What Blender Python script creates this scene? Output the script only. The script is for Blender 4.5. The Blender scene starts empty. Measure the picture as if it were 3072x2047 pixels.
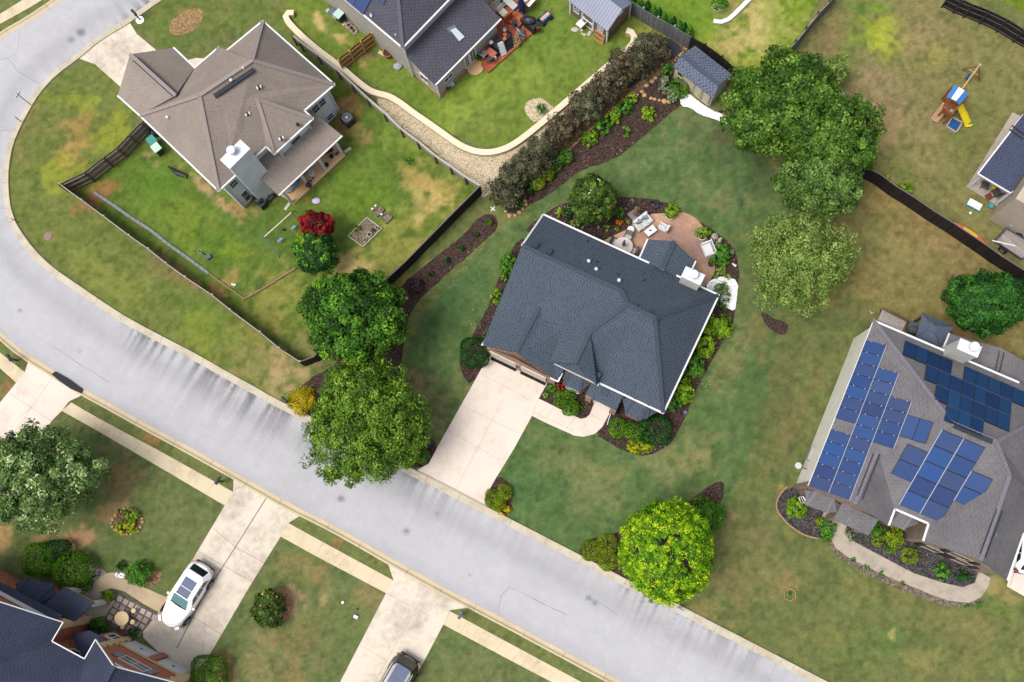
import bpy,bmesh,math,random
import numpy as np
from mathutils import Vector,Matrix
from mathutils.geometry import delaunay_2d_cdt
random.seed(7)
SC=bpy.context.scene
COL=SC.collection
PI=math.pi
# ---------------------------------------------------------------- drone camera
CAM_H,CAM_F,IW,IH=72.0,3150.0,3072.0,2047.0
_n=np.array([1690 -IW/2,1600 -IH/2,CAM_F]);_n/=np.linalg.norm(_n)
_x=np.array([1.,0,0])-_n*_n[0];_x/=np.linalg.norm(_x)
_y=np.cross(-_n,_x)
RW=np.array([_x,_y,-_n])            # rows: world axes seen in camera axes (x right, y down, z ahead)
def ray(u,v):
    return RW@np.array([u-IW/2,v-IH/2,CAM_F])
def P(u,v,z=0.0):
    """surveyed point of the site: where the sight line of photo point (u, v) is z metres above ground"""
    d=ray(u,v);t=(z-CAM_H)/d[2]
    return Vector((d[0]*t,d[1]*t,z))
def on_plane(u,v,p0,n):
    d=Vector(ray(u,v));c=Vector((0,0,CAM_H))
    t=(Vector(p0)-c).dot(n)/d.dot(n)
    return c+d*t
def cr(x0,y0,pts,k=800 /1792):
    return[(x0+a*k,y0+b*k)for a,b in pts]
cd=bpy.data.cameras.new("drone_camera")
cam=bpy.data.objects.new("drone_camera",cd);COL.objects.link(cam)
cd.sensor_width=36;cd.lens=CAM_F/IW*36;cd.clip_end=3000;cd.clip_start=0.5
rt=RW@np.array([1,0,0]);up=RW@np.array([0,-1,0]);bk=RW@np.array([0,0,-1])
m=Matrix.Identity(4)
for i in range(3):
    m[i][0]=rt[i];m[i][1]=up[i];m[i][2]=bk[i]
m[2][3]=CAM_H
cam.matrix_world=m
SC.camera=cam
# ---------------------------------------------------------------- light
w=bpy.data.worlds.new("World");SC.world=w;w.use_nodes=True
nt=w.node_tree;bg=nt.nodes["Background"]
sky=nt.nodes.new("ShaderNodeTexSky");sky.sky_type='NISHITA';sky.sun_disc=False
SUN_EL,SUN_AZ=math.radians(66),math.radians(-115)      # azimuth measured from +y towards +x
sky.sun_elevation=SUN_EL;sky.sun_rotation=SUN_AZ
sky.dust_density=4.0;sky.air_density=0.9;sky.ozone_density=0.6
hsv=nt.nodes.new('ShaderNodeHueSaturation');hsv.inputs['Saturation'].default_value=0.45      # thin overcast
nt.links.new(sky.outputs[0],hsv.inputs['Color']);nt.links.new(hsv.outputs[0],bg.inputs[0]);bg.inputs[1].default_value=0.125
sd=bpy.data.lights.new("sun",'SUN');sd.energy=1.45;sd.angle=math.radians(24);sd.color=(1,0.95,0.88)
so=bpy.data.objects.new("sun",sd);COL.objects.link(so)
sv=Vector((math.sin(SUN_AZ)*math.cos(SUN_EL),math.cos(SUN_AZ)*math.cos(SUN_EL),math.sin(SUN_EL)))
so.rotation_euler=sv.to_track_quat('Z','Y').to_euler();so.location=(-60,20,90)
SC.view_settings.view_transform='Standard';SC.view_settings.look='None'
SC.view_settings.exposure=1.06
KEXP=1.9
def C(r,g,b,k=KEXP):
    """albedo of a level open surface that photographs as this sRGB value"""
    o=[]
    for c in(r,g,b):
        c/=255
        c=c/12.92 if c<=.04045 else((c+.055)/1.055)**2.4
        o.append(min(c/k,.9))
    return(o[0],o[1],o[2],1)
# ---------------------------------------------------------------- materials
class N:
    def __init__(s,name):
        s.m=bpy.data.materials.new(name);s.m.use_nodes=True
        s.t=s.m.node_tree;s.b=s.t.nodes["Principled BSDF"]
    def n(s,ty,**kw):
        x=s.t.nodes.new(ty)
        for k,v in kw.items():
            if k.startswith('i_'):x.inputs[k[2:].replace('_',' ')].default_value=v
            else:setattr(x,k,v)
        return x
    def l(s,a,b):s.t.links.new(a,b)
    def noise(s,vec,scale,detail=4,rough=.6):
        x=s.n('ShaderNodeTexNoise');x.inputs['Scale'].default_value=scale
        x.inputs['Detail'].default_value=detail;x.inputs['Roughness'].default_value=rough
        if vec is not None:s.l(vec,x.inputs['Vector'])
        return x.outputs['Fac']
    def ramp(s,fac,stops):
        x=s.n('ShaderNodeValToRGB');e=x.color_ramp.elements
        while len(e)>1:e.remove(e[-1])
        e[0].position,e[0].color=stops[0]
        for p,c in stops[1:]:
            q=e.new(p);q.color=c
        s.l(fac,x.inputs[0]);return x.outputs[0]
    def mix(s,fac,a,b,mode='MIX'):
        x=s.n('ShaderNodeMix',data_type='RGBA',blend_type=mode)
        for v,i in((fac,0),(a,6),(b,7)):
            if isinstance(v,(int,float)):x.inputs[i].default_value=v
            elif isinstance(v,tuple):x.inputs[i].default_value=v
            else:s.l(v,x.inputs[i])
        return x.outputs[2]
    def math(s,op,a,b=0.0):
        x=s.n('ShaderNodeMath',operation=op)
        for v,i in((a,0),(b,1)):
            if isinstance(v,(int,float)):x.inputs[i].default_value=v
            else:s.l(v,x.inputs[i])
        return x.outputs[0]
    def bump(s,h,st=.3,d=.02):
        x=s.n('ShaderNodeBump');x.inputs['Strength'].default_value=st;x.inputs['Distance'].default_value=d
        s.l(h,x.inputs['Height']);s.l(x.outputs[0],s.b.inputs['Normal'])
    def out(s,col,rough=.85,spec=.25,metal=0):
        if isinstance(col,tuple):s.b.inputs['Base Color'].default_value=col
        else:s.l(col,s.b.inputs['Base Color'])
        s.b.inputs['Roughness'].default_value=rough;s.b.inputs['Metallic'].default_value=metal
        s.b.inputs['Specular IOR Level'].default_value=spec
        return s.m
    @property
    def pos(s):return s.n('ShaderNodeNewGeometry').outputs['Position']
    @property
    def uv(s):return s.n('ShaderNodeTexCoord').outputs['UV']
def sc(c,f):return(c[0]*f,c[1]*f,c[2]*f,1)
_mc={}
def plain(name,c,var=.18,scale=3.0,rough=.8,spec=.3,metal=0,fine=30,bump=.0):
    """weathered single-colour surface: broad and fine unevenness"""
    if name in _mc:return _mc[name]
    s=N(name);p=s.pos
    a=s.noise(p,scale,3);b=s.noise(p,fine,2)
    f=s.math('ADD',s.math('MULTIPLY',a,.65),s.math('MULTIPLY',b,.35))
    col=s.ramp(f,[(.3,sc(c,1 -var)),(.7,sc(c,1 +var))])
    if bump:s.bump(b,bump,.02)
    _mc[name]=s.out(col,rough,spec,metal);return _mc[name]
def shingle(name,c,c2,w=.34,h=.19,dark=.72,patch=.16):
    """laid courses: tabs of two tones, staggered and jittered from row to row"""
    s=N(name);sep=s.n('ShaderNodeSeparateXYZ');s.l(s.uv,sep.inputs[0]);p=s.pos
    q=s.math('DIVIDE',sep.outputs[1],h);row=s.math('FLOOR',q);fr=s.math('FRACT',q)
    wn=s.n('ShaderNodeTexWhiteNoise',noise_dimensions='1D');s.l(row,wn.inputs['W'])
    wob=s.math('MULTIPLY',s.noise(p,1.6,2),.5)
    t=s.math('ADD',s.math('ADD',s.math('DIVIDE',sep.outputs[0],w),s.math('MULTIPLY',row,.5)),s.math('ADD',s.math('MULTIPLY',wn.outputs['Value'],.3),wob))
    cell=s.math('FLOOR',t);w2=s.n('ShaderNodeTexWhiteNoise',noise_dimensions='2D')
    cv=s.n('ShaderNodeCombineXYZ');s.l(cell,cv.inputs[0]);s.l(row,cv.inputs[1]);s.l(cv.outputs[0],w2.inputs['Vector'])
    tab=s.ramp(s.math('FRACT',t),[(0,(0,0,0,1)),(.08,(1,1,1,1)),(.5,(1,1,1,1)),(.58,(0,0,0,1))])
    tab=s.math('MULTIPLY',tab,s.math('ADD',s.math('MULTIPLY',w2.outputs['Value'],.6),.45))
    col=s.mix(tab,c,c2)
    line=s.ramp(fr,[(0,(dark,dark,dark,1)),(.16,(dark*.5 +.5,)*3 +(1,)),(.3,(1,1,1,1))])
    a=s.noise(p,.5,4,.65);b=s.noise(p,14,3)
    v=s.ramp(s.math('ADD',s.math('MULTIPLY',a,.6),s.math('MULTIPLY',b,.4)),[(.3,(1 -patch,)*3 +(1,)),(.7,(1 +patch,)*3 +(1,))])
    s.bump(s.math('ADD',fr,s.math('MULTIPLY',b,.6)),.3,.015)
    return s.out(s.mix(1.0,s.mix(1.0,col,line,'MULTIPLY'),v,'MULTIPLY'),.92,.15)
def brick(name,c,c2,mort):
    s=N(name);br=s.n('ShaderNodeTexBrick');s.l(s.uv,br.inputs['Vector'])
    br.inputs['Scale'].default_value=1;br.inputs['Brick Width'].default_value=.26;br.inputs['Row Height'].default_value=.09
    br.inputs['Mortar Size'].default_value=.012;br.inputs['Color1'].default_value=c;br.inputs['Color2'].default_value=c2;br.inputs['Mortar'].default_value=mort
    v=s.ramp(s.noise(s.pos,3,5,.7),[(.3,(.75,.75,.75,1)),(.7,(1.2,1.2,1.2,1))])
    s.bump(br.outputs['Fac'],.3,-.01)
    return s.out(s.mix(1.0,br.outputs['Color'],v,'MULTIPLY'),.9,.15)
def siding(name,c,row=.16,vertical=False):
    s=N(name);sep=s.n('ShaderNodeSeparateXYZ');s.l(s.uv,sep.inputs[0])
    f=s.math('FRACT',s.math('DIVIDE',sep.outputs[0 if vertical else 1],row))
    g=s.ramp(f,[(0,(.7,.7,.7,1)),(.12,(.97,.97,.97,1)),(1,(1.03,1.03,1.03,1))])
    n_=s.ramp(s.noise(s.pos,1.2,4),[(.3,(.9,.9,.9,1)),(.7,(1.08,1.08,1.08,1))])
    col=s.mix(1.0,s.mix(1.0,g,n_,'MULTIPLY'),c,'MULTIPLY')
    return s.out(col,.7,.3)
def boards(name,c,c2,row=.14,axis=0,gap=.3):
    """planks running along one UV axis, each of its own tone"""
    s=N(name);sep=s.n('ShaderNodeSeparateXYZ');s.l(s.uv,sep.inputs[0])
    q=s.math('DIVIDE',sep.outputs[axis],row)
    f=s.math('FRACT',q);fl=s.math('FLOOR',q)
    wn=s.n('ShaderNodeTexWhiteNoise',noise_dimensions='1D');s.l(fl,wn.inputs['W'])
    tone=s.mix(wn.outputs['Value'],c,c2)
    g=s.ramp(f,[(0,(gap,gap,gap,1)),(.1,(1,1,1,1)),(.9,(1,1,1,1)),(1,(gap,gap,gap,1))])
    n_=s.ramp(s.noise(s.pos,5,4),[(.3,(.78,.78,.78,1)),(.7,(1.18,1.18,1.18,1))])
    return s.out(s.mix(1.0,s.mix(1.0,tone,g,'MULTIPLY'),n_,'MULTIPLY'),.85,.2)
def painted(name,fine=9.0,amp=.22,bump=.35,rough=.95,sc2=2.2):
    """surface whose broad colour is the mesh's own albedo attribute, with procedural grain"""
    s=N(name);at=s.n('ShaderNodeAttribute');at.attribute_name='albedo'
    p=s.pos
    a=s.noise(p,fine,4,.7);b=s.noise(p,sc2,5,.65)
    f=s.math('ADD',s.math('MULTIPLY',a,.55),s.math('MULTIPLY',b,.45))
    v=s.ramp(f,[(.32,(1 -amp,)*3 +(1,)),(.68,(1 +amp,)*3 +(1,))])
    s.bump(a,bump,.04)
    return s.out(s.mix(1.0,at.outputs['Color'],v,'MULTIPLY'),rough,.1)
def grains(name,c,c2,c3,scale=14,rough=.95,bump=.6):
    """chips or stones: voronoi cells of mixed tone"""
    s=N(name);v=s.n('ShaderNodeTexVoronoi');v.inputs['Scale'].default_value=scale;s.l(s.pos,v.inputs['Vector'])
    sep=s.n('ShaderNodeSeparateColor');s.l(v.outputs['Color'],sep.inputs[0])
    n_=s.noise(s.pos,1.3,4)
    f=s.math('ADD',s.math('MULTIPLY',sep.outputs[0],.7),s.math('MULTIPLY',n_,.3))
    col=s.ramp(f,[(.15,c),(.5,c2),(.85,c3)])
    s.bump(v.outputs['Distance'],bump,-.03)
    return s.out(col,rough,.15)
LEAF_K=1.75
def leafmat(name,ca,cb,cc=None,trans=.28):
    s=N(name);at=s.n('ShaderNodeAttribute');at.attribute_name='tint'
    ca,cb,cc=[sc(q_,LEAF_K)if q_ else None for q_ in(ca,cb,cc)]
    st=[(0,ca),(.7,cb)]+([(1,cc)]if cc else[])
    col=s.ramp(at.outputs['Fac'],st)
    s.out(col,.6,.25)
    tr=s.n('ShaderNodeBsdfTranslucent');s.l(s.mix(1.0,col,(1.15,1.2,.6,1),'MULTIPLY'),tr.inputs[0])
    mx=s.n('ShaderNodeMixShader');mx.inputs[0].default_value=trans
    s.l(s.b.outputs[0],mx.inputs[1]);s.l(tr.outputs[0],mx.inputs[2])
    s.l(mx.outputs[0],s.t.nodes['Material Output'].inputs[0])
    return s.m
def glass(name,c,rough=.12):
    if name in _mc:return _mc[name]
    s=N(name);f=s.noise(s.pos,.8,3)
    col=s.ramp(f,[(.35,sc(c,.7)),(.65,sc(c,1.3))])
    _mc[name]=s.out(col,rough,.5);return _mc[name]
# ---------------------------------------------------------------- mesh building
class MB:
    def __init__(s):s.v=[];s.f=[];s.sm=[]
    def face(s,pts,smooth=False):
        i=len(s.v);s.v+=[Vector(p)for p in pts];s.f.append(list(range(i,i+len(pts))));s.sm.append(smooth);return s
    def prism(s,pts,z0,z1,bottom=False):
        a=[Vector((p[0],p[1],z0))for p in pts];b=[Vector((p[0],p[1],z1))for p in pts]
        ar=sum(a[i].x*a[(i+1)%len(a)].y-a[(i+1)%len(a)].x*a[i].y for i in range(len(a)))
        if ar<0:a.reverse();b.reverse()
        s.face(b)
        n=len(a)
        for i in range(n):s.face([a[i],a[(i+1)%n],b[(i+1)%n],b[i]])
        if bottom:s.face(a[::-1])
        return s
    def box(s,c,sx,sy,sz,rot=0.0,tilt=None):
        """c = centre of the box's base"""
        R=Matrix.Rotation(rot,3,'Z')
        if tilt is not None:R=R@tilt
        q=[]
        for dz in(0,sz):
            for dx,dy in((-1,-1),(1,-1),(1,1),(-1,1)):
                q.append(Vector(c)+R@Vector((dx*sx/2,dy*sy/2,dz)))
        for f in((3,2,1,0),(4,5,6,7),(0,1,5,4),(1,2,6,5),(2,3,7,6),(3,0,4,7)):
            s.face([q[i]for i in f])
        return s
    def beam(s,a,b,w,h=None,upv=None):
        """rectangular bar from a to b"""
        a=Vector(a);b=Vector(b);h=h or w;d=(b-a).normalized()
        u=Vector(upv)if upv else Vector((0,0,1))
        if abs(d.dot(u))>.98:u=Vector((0,1,0))
        sd_=d.cross(u).normalized();u=sd_.cross(d).normalized()
        q=[]
        for e in(a,b):
            for x,y in((-1,-1),(1,-1),(1,1),(-1,1)):q.append(e+sd_*x*w/2 +u*y*h/2)
        for f in((0,1,2,3),(7,6,5,4),(4,5,1,0),(5,6,2,1),(6,7,3,2),(7,4,0,3)):s.face([q[i]for i in f])
        return s
    def tube(s,pts,r,n=8,cap=True):
        pts=[Vector(p)for p in pts];rs=r if isinstance(r,(list,tuple))else[r]*len(pts)
        rings=[];side=None
        for i,p in enumerate(pts):
            d=(pts[min(i+1,len(pts)-1)]-pts[max(i-1,0)]).normalized()
            if side is None:
                side=d.orthogonal().normalized()
            side=(side-d*side.dot(d)).normalized();o=d.cross(side)
            rings.append([p+(side*math.cos(2 *PI*k/n)+o*math.sin(2 *PI*k/n))*rs[i]for k in range(n)])
        for i in range(len(rings)-1):
            for k in range(n):
                s.face([rings[i][k],rings[i][(k+1)%n],rings[i+1][(k+1)%n],rings[i+1][k]],True)
        if cap:s.face(rings[0][::-1]);s.face(rings[-1])
        return s
    def lathe(s,c,prof,n=16,close=True):
        c=Vector(c);rings=[[c+Vector((r*math.cos(2 *PI*k/n),r*math.sin(2 *PI*k/n),z))for k in range(n)]for r,z in prof]
        for i in range(len(rings)-1):
            for k in range(n):s.face([rings[i][k],rings[i][(k+1)%n],rings[i+1][(k+1)%n],rings[i+1][k]],n>10)
        if close:s.face(rings[-1]);s.face(rings[0][::-1])
        return s
    def blob(s,c,rx,ry,rz,seed=0,n=10,m_=6,rough=.12):
        rnd=random.Random(seed);c=Vector(c);rings=[]
        for j in range(1,m_):
            th=PI*j/m_
            rings.append([c+Vector((rx*math.sin(th)*math.cos(2 *PI*k/n),ry*math.sin(th)*math.sin(2 *PI*k/n),rz*math.cos(th)))*1 +Vector((rnd.uniform(-1,1)*rx,rnd.uniform(-1,1)*ry,rnd.uniform(-1,1)*rz))*rough for k in range(n)])
        t=c+Vector((0,0,rz));b=c-Vector((0,0,rz))
        for k in range(n):s.face([rings[0][k],rings[0][(k+1)%n],t]);s.face([rings[-1][(k+1)%n],rings[-1][k],b])
        for i in range(len(rings)-1):
            for k in range(n):s.face([rings[i+1][k],rings[i+1][(k+1)%n],rings[i][(k+1)%n],rings[i][k]])
        return s
    def shell(s,facets,th=.14):
        """roof skin: facets share corners; underside and fascia are added along the open edges"""
        key=lambda p:(round(p[0],2),round(p[1],2),round(p[2],2))
        ed={};fs=[]
        for f in facets:
            f=[Vector(p)for p in f]
            nrm=Vector((0,0,0))
            for i in range(len(f)):nrm+=f[i].cross(f[(i+1)%len(f)])
            if nrm.z<0:f.reverse()
            fs.append(f)
            for i in range(len(f)):
                a,b=f[i],f[(i+1)%len(f)]
                ed.setdefault(frozenset((key(a),key(b))),[]).append((a,b))
        dz=Vector((0,0,-th))
        for f in fs:
            s.face(f);s.face([p+dz for p in reversed(f)])
        for k_,l_ in ed.items():
            if len(l_)==1:
                a,b=l_[0];s.face([b,a,a+dz,b+dz])
        return s
    def build(s,name,mat,parent=None,origin=None):
        if origin is None:origin=ORG.get(parent.name,Vector((0,0,0)))if parent else Vector((0,0,0))
        me=bpy.data.meshes.new(name)
        nv=len(s.v)
        co=np.array([v[:]for v in s.v],dtype=np.float64).reshape(-1,3)-np.array(origin[:])
        me.from_pydata(co.tolist(),[],s.f)
        uvl=me.uv_layers.new(name="UVMap");uv=np.zeros((len(me.loops),2),dtype=np.float32)
        li=0
        for f in s.f:
            nrm=Vector((0,0,0))
            for i in range(len(f)):nrm+=s.v[f[i]].cross(s.v[f[(i+1)%len(f)]])
            if nrm.length<1e-12:nrm=Vector((0,0,1))
            nrm.normalize()
            if abs(nrm.z)>.98:ux,uy=UDIR.get('d',Vector((1,0,0))),None;uy=Vector((0,0,1)).cross(ux)
            else:
                ux=Vector((0,0,1)).cross(nrm).normalized();uy=nrm.cross(ux)
            for i in f:
                p=s.v[i];uv[li]=(p.dot(ux),p.dot(uy));li+=1
        uvl.data.foreach_set('uv',uv.ravel())
        me.polygons.foreach_set('use_smooth',s.sm)
        me.materials.append(mat);me.update()
        o=bpy.data.objects.new(name,me);COL.objects.link(o)
        if parent:o.parent=parent
        else:o.location=origin
        ORG[o.name]=Vector(origin)
        return o
ORG={}
UDIR={}
def thing(name,label,cat,loc=(0,0,0),group=None,rz=0.0):
    o=bpy.data.objects.new(name,None);COL.objects.link(o);o.location=loc;o.rotation_euler=(0,0,rz)
    o.empty_display_size=.3
    o['label']=label;o['category']=cat
    if group:o['group']=group
    ORG[o.name]=Vector(loc)
    return o
def tag(o,label,cat,group=None):
    o['label']=label;o['category']=cat
    if group:o['group']=group
    return o
def dup(root,loc,rz,label,group=None):
    r=root.copy();COL.objects.link(r);r.location=loc;r.rotation_euler=(0,0,rz);r['label']=label
    if group:r['group']=group
    for ch in list(root.children):
        c=ch.copy();COL.objects.link(c);c.parent=r
        for g in ch.children:
            d=g.copy();COL.objects.link(d);d.parent=c
    return r
def solo(name,mb,mat,label,cat,group=None,origin=None):
    if origin is None:
        xs=[v.x for v in mb.v];ys=[v.y for v in mb.v];zs=[v.z for v in mb.v]
        origin=Vector(((min(xs)+max(xs))/2,(min(ys)+max(ys))/2,min(zs)))
    return tag(mb.build(name,mat,None,origin),label,cat,group)
# ---------------------------------------------------------------- numpy noise
def vnoise(x,y,scale,seed=0,octs=3):
    r=np.random.RandomState(seed);g=r.rand(257,257);t=np.zeros_like(x);amp=1.;tot=0
    for o in range(octs):
        fx=x*scale*2 **o+1000.37;fy=y*scale*2 **o+1000.11
        ix=np.floor(fx).astype(int);iy=np.floor(fy).astype(int);ax=fx-ix;ay=fy-iy
        ax=ax*ax*(3 -2 *ax);ay=ay*ay*(3 -2 *ay);ix%=256;iy%=256
        t+=amp*((g[ix,iy]*(1 -ax)+g[ix+1,iy]*ax)*(1 -ay)+(g[ix,iy+1]*(1 -ax)+g[ix+1,iy+1]*ax)*ay)
        tot+=amp;amp*=.55
    return t/tot
def inside(x,y,poly):
    r=np.zeros(x.shape,bool);n=len(poly);j=n-1
    for i in range(n):
        xi,yi=poly[i][0],poly[i][1];xj,yj=poly[j][0],poly[j][1]
        if yi!=yj:
            c=((yi>y)!=(yj>y))&(x<(xj-xi)*(y-yi)/(yj-yi)+xi)
            r^=c
        j=i
    return r
def pxs(x,y):
    """photo position of ground points (used to look up surveyed colour patches)"""
    d=np.stack([x,y,np.full_like(x,-CAM_H)],0)
    c=RW.T@d.reshape(3,-1)
    return(c[0]/c[2]*CAM_F+IW/2).reshape(x.shape),(c[1]/c[2]*CAM_F+IH/2).reshape(x.shape)
def set_albedo(me,cols):
    a=me.color_attributes.new('albedo','FLOAT_COLOR','POINT')
    full=np.ones((len(me.vertices),4),dtype=np.float32);full[:,:3]=cols
    a.data.foreach_set('color',full.ravel())
def densify(poly,d=1.0,jit=0.0,seed=1):
    rnd=random.Random(seed);out=[]
    n=len(poly)
    for i in range(n):
        a=Vector(poly[i][:2]);b=Vector(poly[(i+1)%n][:2]);k=max(1,int((b-a).length/d))
        for j in range(k):
            p=a.lerp(b,j/k)
            if jit and j:p+=Vector((rnd.uniform(-jit,jit),rnd.uniform(-jit,jit)))
            out.append(p)
    return out
def smooth_poly(poly,it=2,closed=True):
    """Chaikin corner cutting"""
    for _ in range(it):
        o=[];n=len(poly)
        rng=range(n if closed else n-1)
        if not closed:o.append(Vector(poly[0][:2]))
        for i in rng:
            a=Vector(poly[i][:2]);b=Vector(poly[(i+1)%n][:2])
            o+=[a*.75 +b*.25,a*.25 +b*.75]
        if not closed:o.append(Vector(poly[-1][:2]))
        poly=o
    return poly
def sheet(name,px,z,mat,res=None,colfn=None,smooth=0,jit=0.0,edge=.5,label=None,struct=True,world=False,udir=None):
    """level ground sheet with the outline px"""
    poly=[Vector(p[:2])for p in px]if world else[P(u,v,z).to_2d()for u,v in px]
    if smooth:poly=smooth_poly(poly,smooth)
    if jit:poly=densify(poly,edge,jit,len(name)+len(poly))
    elif res:poly=densify(poly,res)
    n=len(poly);vs=list(poly)
    if res:
        xs=[p.x for p in poly];ys=[p.y for p in poly]
        gx,gy=np.meshgrid(np.arange(min(xs),max(xs),res),np.arange(min(ys),max(ys),res))
        rr=np.random.RandomState(3);gx=gx+rr.uniform(-.2,.2,gx.shape)*res;gy=gy+rr.uniform(-.2,.2,gy.shape)*res
        ins=inside(gx,gy,poly);vs+=[Vector((a,b))for a,b in zip(gx[ins],gy[ins])]
    r=delaunay_2d_cdt(vs,[(i,(i+1)%n)for i in range(n)],[],1,1e-5)
    v3=[(p.x,p.y,z)for p in r[0]]
    me=bpy.data.meshes.new(name);fs=[]
    for f in r[2]:
        a,b,c=[r[0][i]for i in f[:3]]
        ar=(b.x-a.x)*(c.y-a.y)-(c.x-a.x)*(b.y-a.y)
        fs.append(list(f)if ar>0 else list(f)[::-1])
    me.from_pydata(v3,[],fs)
    if udir is not None:
        ux=Vector(udir).normalized();uy=Vector((-ux.y,ux.x));uvl=me.uv_layers.new(name='UVMap')
        for l_ in me.loops:
            p=Vector(v3[l_.vertex_index][:2]);uvl.data[l_.index].uv=(p.dot(ux),p.dot(uy))
    if colfn is not None:
        xy=np.array(v3);set_albedo(me,colfn(xy[:,0],xy[:,1]))
    me.materials.append(mat)
    o=bpy.data.objects.new(name,me);COL.objects.link(o)
    if struct:o['kind']='structure'
    ORG[o.name]=Vector((0,0,0))
    return o
# ================================================================ GROUND
def lin(rgb):return np.array(C(*rgb)[:3])
def turf(rgb):
    g=.3 *rgb[0]+.55 *rgb[1]+.15 *rgb[2]
    return lin([c*.96 +g*.04 for c in rgb])*1.03
REG=[  # lawns: outline, turf colour, dryness
    ([(-300,-300),(3400,-300),(3400,2400),(-300,2400)],(112,122,68),.5),
    ([(-200,900),(300,1300),(1200,1800),(2100,2300),(-300,2400)],(106,119,70),.5),
    ([(1190,1130),(1260,960),(1500,690),(1680,560),(2060,300),(2230,370),(2330,520),(2420,640),(2330,1000),(2330,1290),(2160,1560),(2060,1810),(1900,1770),(1500,1550),(1240,1420)],(92,117,66),.5),
    ([(2590,500),(2750,590),(3100,830),(3150,1100),(2620,960),(2420,980),(2420,640)],(134,124,74),.9),
    ([(2330,900),(2620,960),(2380,1460),(2500,1700),(3100,1830),(3100,2200),(2400,2020),(2060,1810),(2160,1560),(2300,1250)],(106,116,66),.6),
    ([(500,-40),(690,-40),(850,40),(1000,260),(790,60),(520,150),(440,100),(400,40)],(104,122,58),.5),
    ([(20,420),(180,220),(300,190),(440,340),(180,560),(900,1090),(900,1280),(300,900),(20,650)],(112,124,60),.6),
    ([(176,556),(430,365),(660,590),(900,150),(1440,560),(1140,865),(900,1085)],(100,124,48),.5),
    ([(860,-60),(1560,-60),(1900,-60),(2060,110),(1900,130),(1780,260),(1560,420),(1440,440),(1300,370),(1160,280),(1000,170),(860,60)],(116,138,54),.45),
    ([(1880,-60),(2500,-60),(2340,180),(2230,230),(2070,105),(1900,10)],(122,146,48),.5),
    ([(2500,-40),(2850,-40),(3150,150),(3150,900),(2860,680),(2600,500),(2450,420),(2330,200)],(132,128,78),.8),
    ([(2850,-80),(3200,-80),(3200,110)],(110,132,32),.3),
]
TAN,STRAW,CLAY,LIME,GRN,DGR=(168,150,98),(206,180,118),(176,126,82),(156,168,40),(84,132,34),(62,98,56)
OLV,BRN=(126,116,70),(142,118,84)
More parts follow.
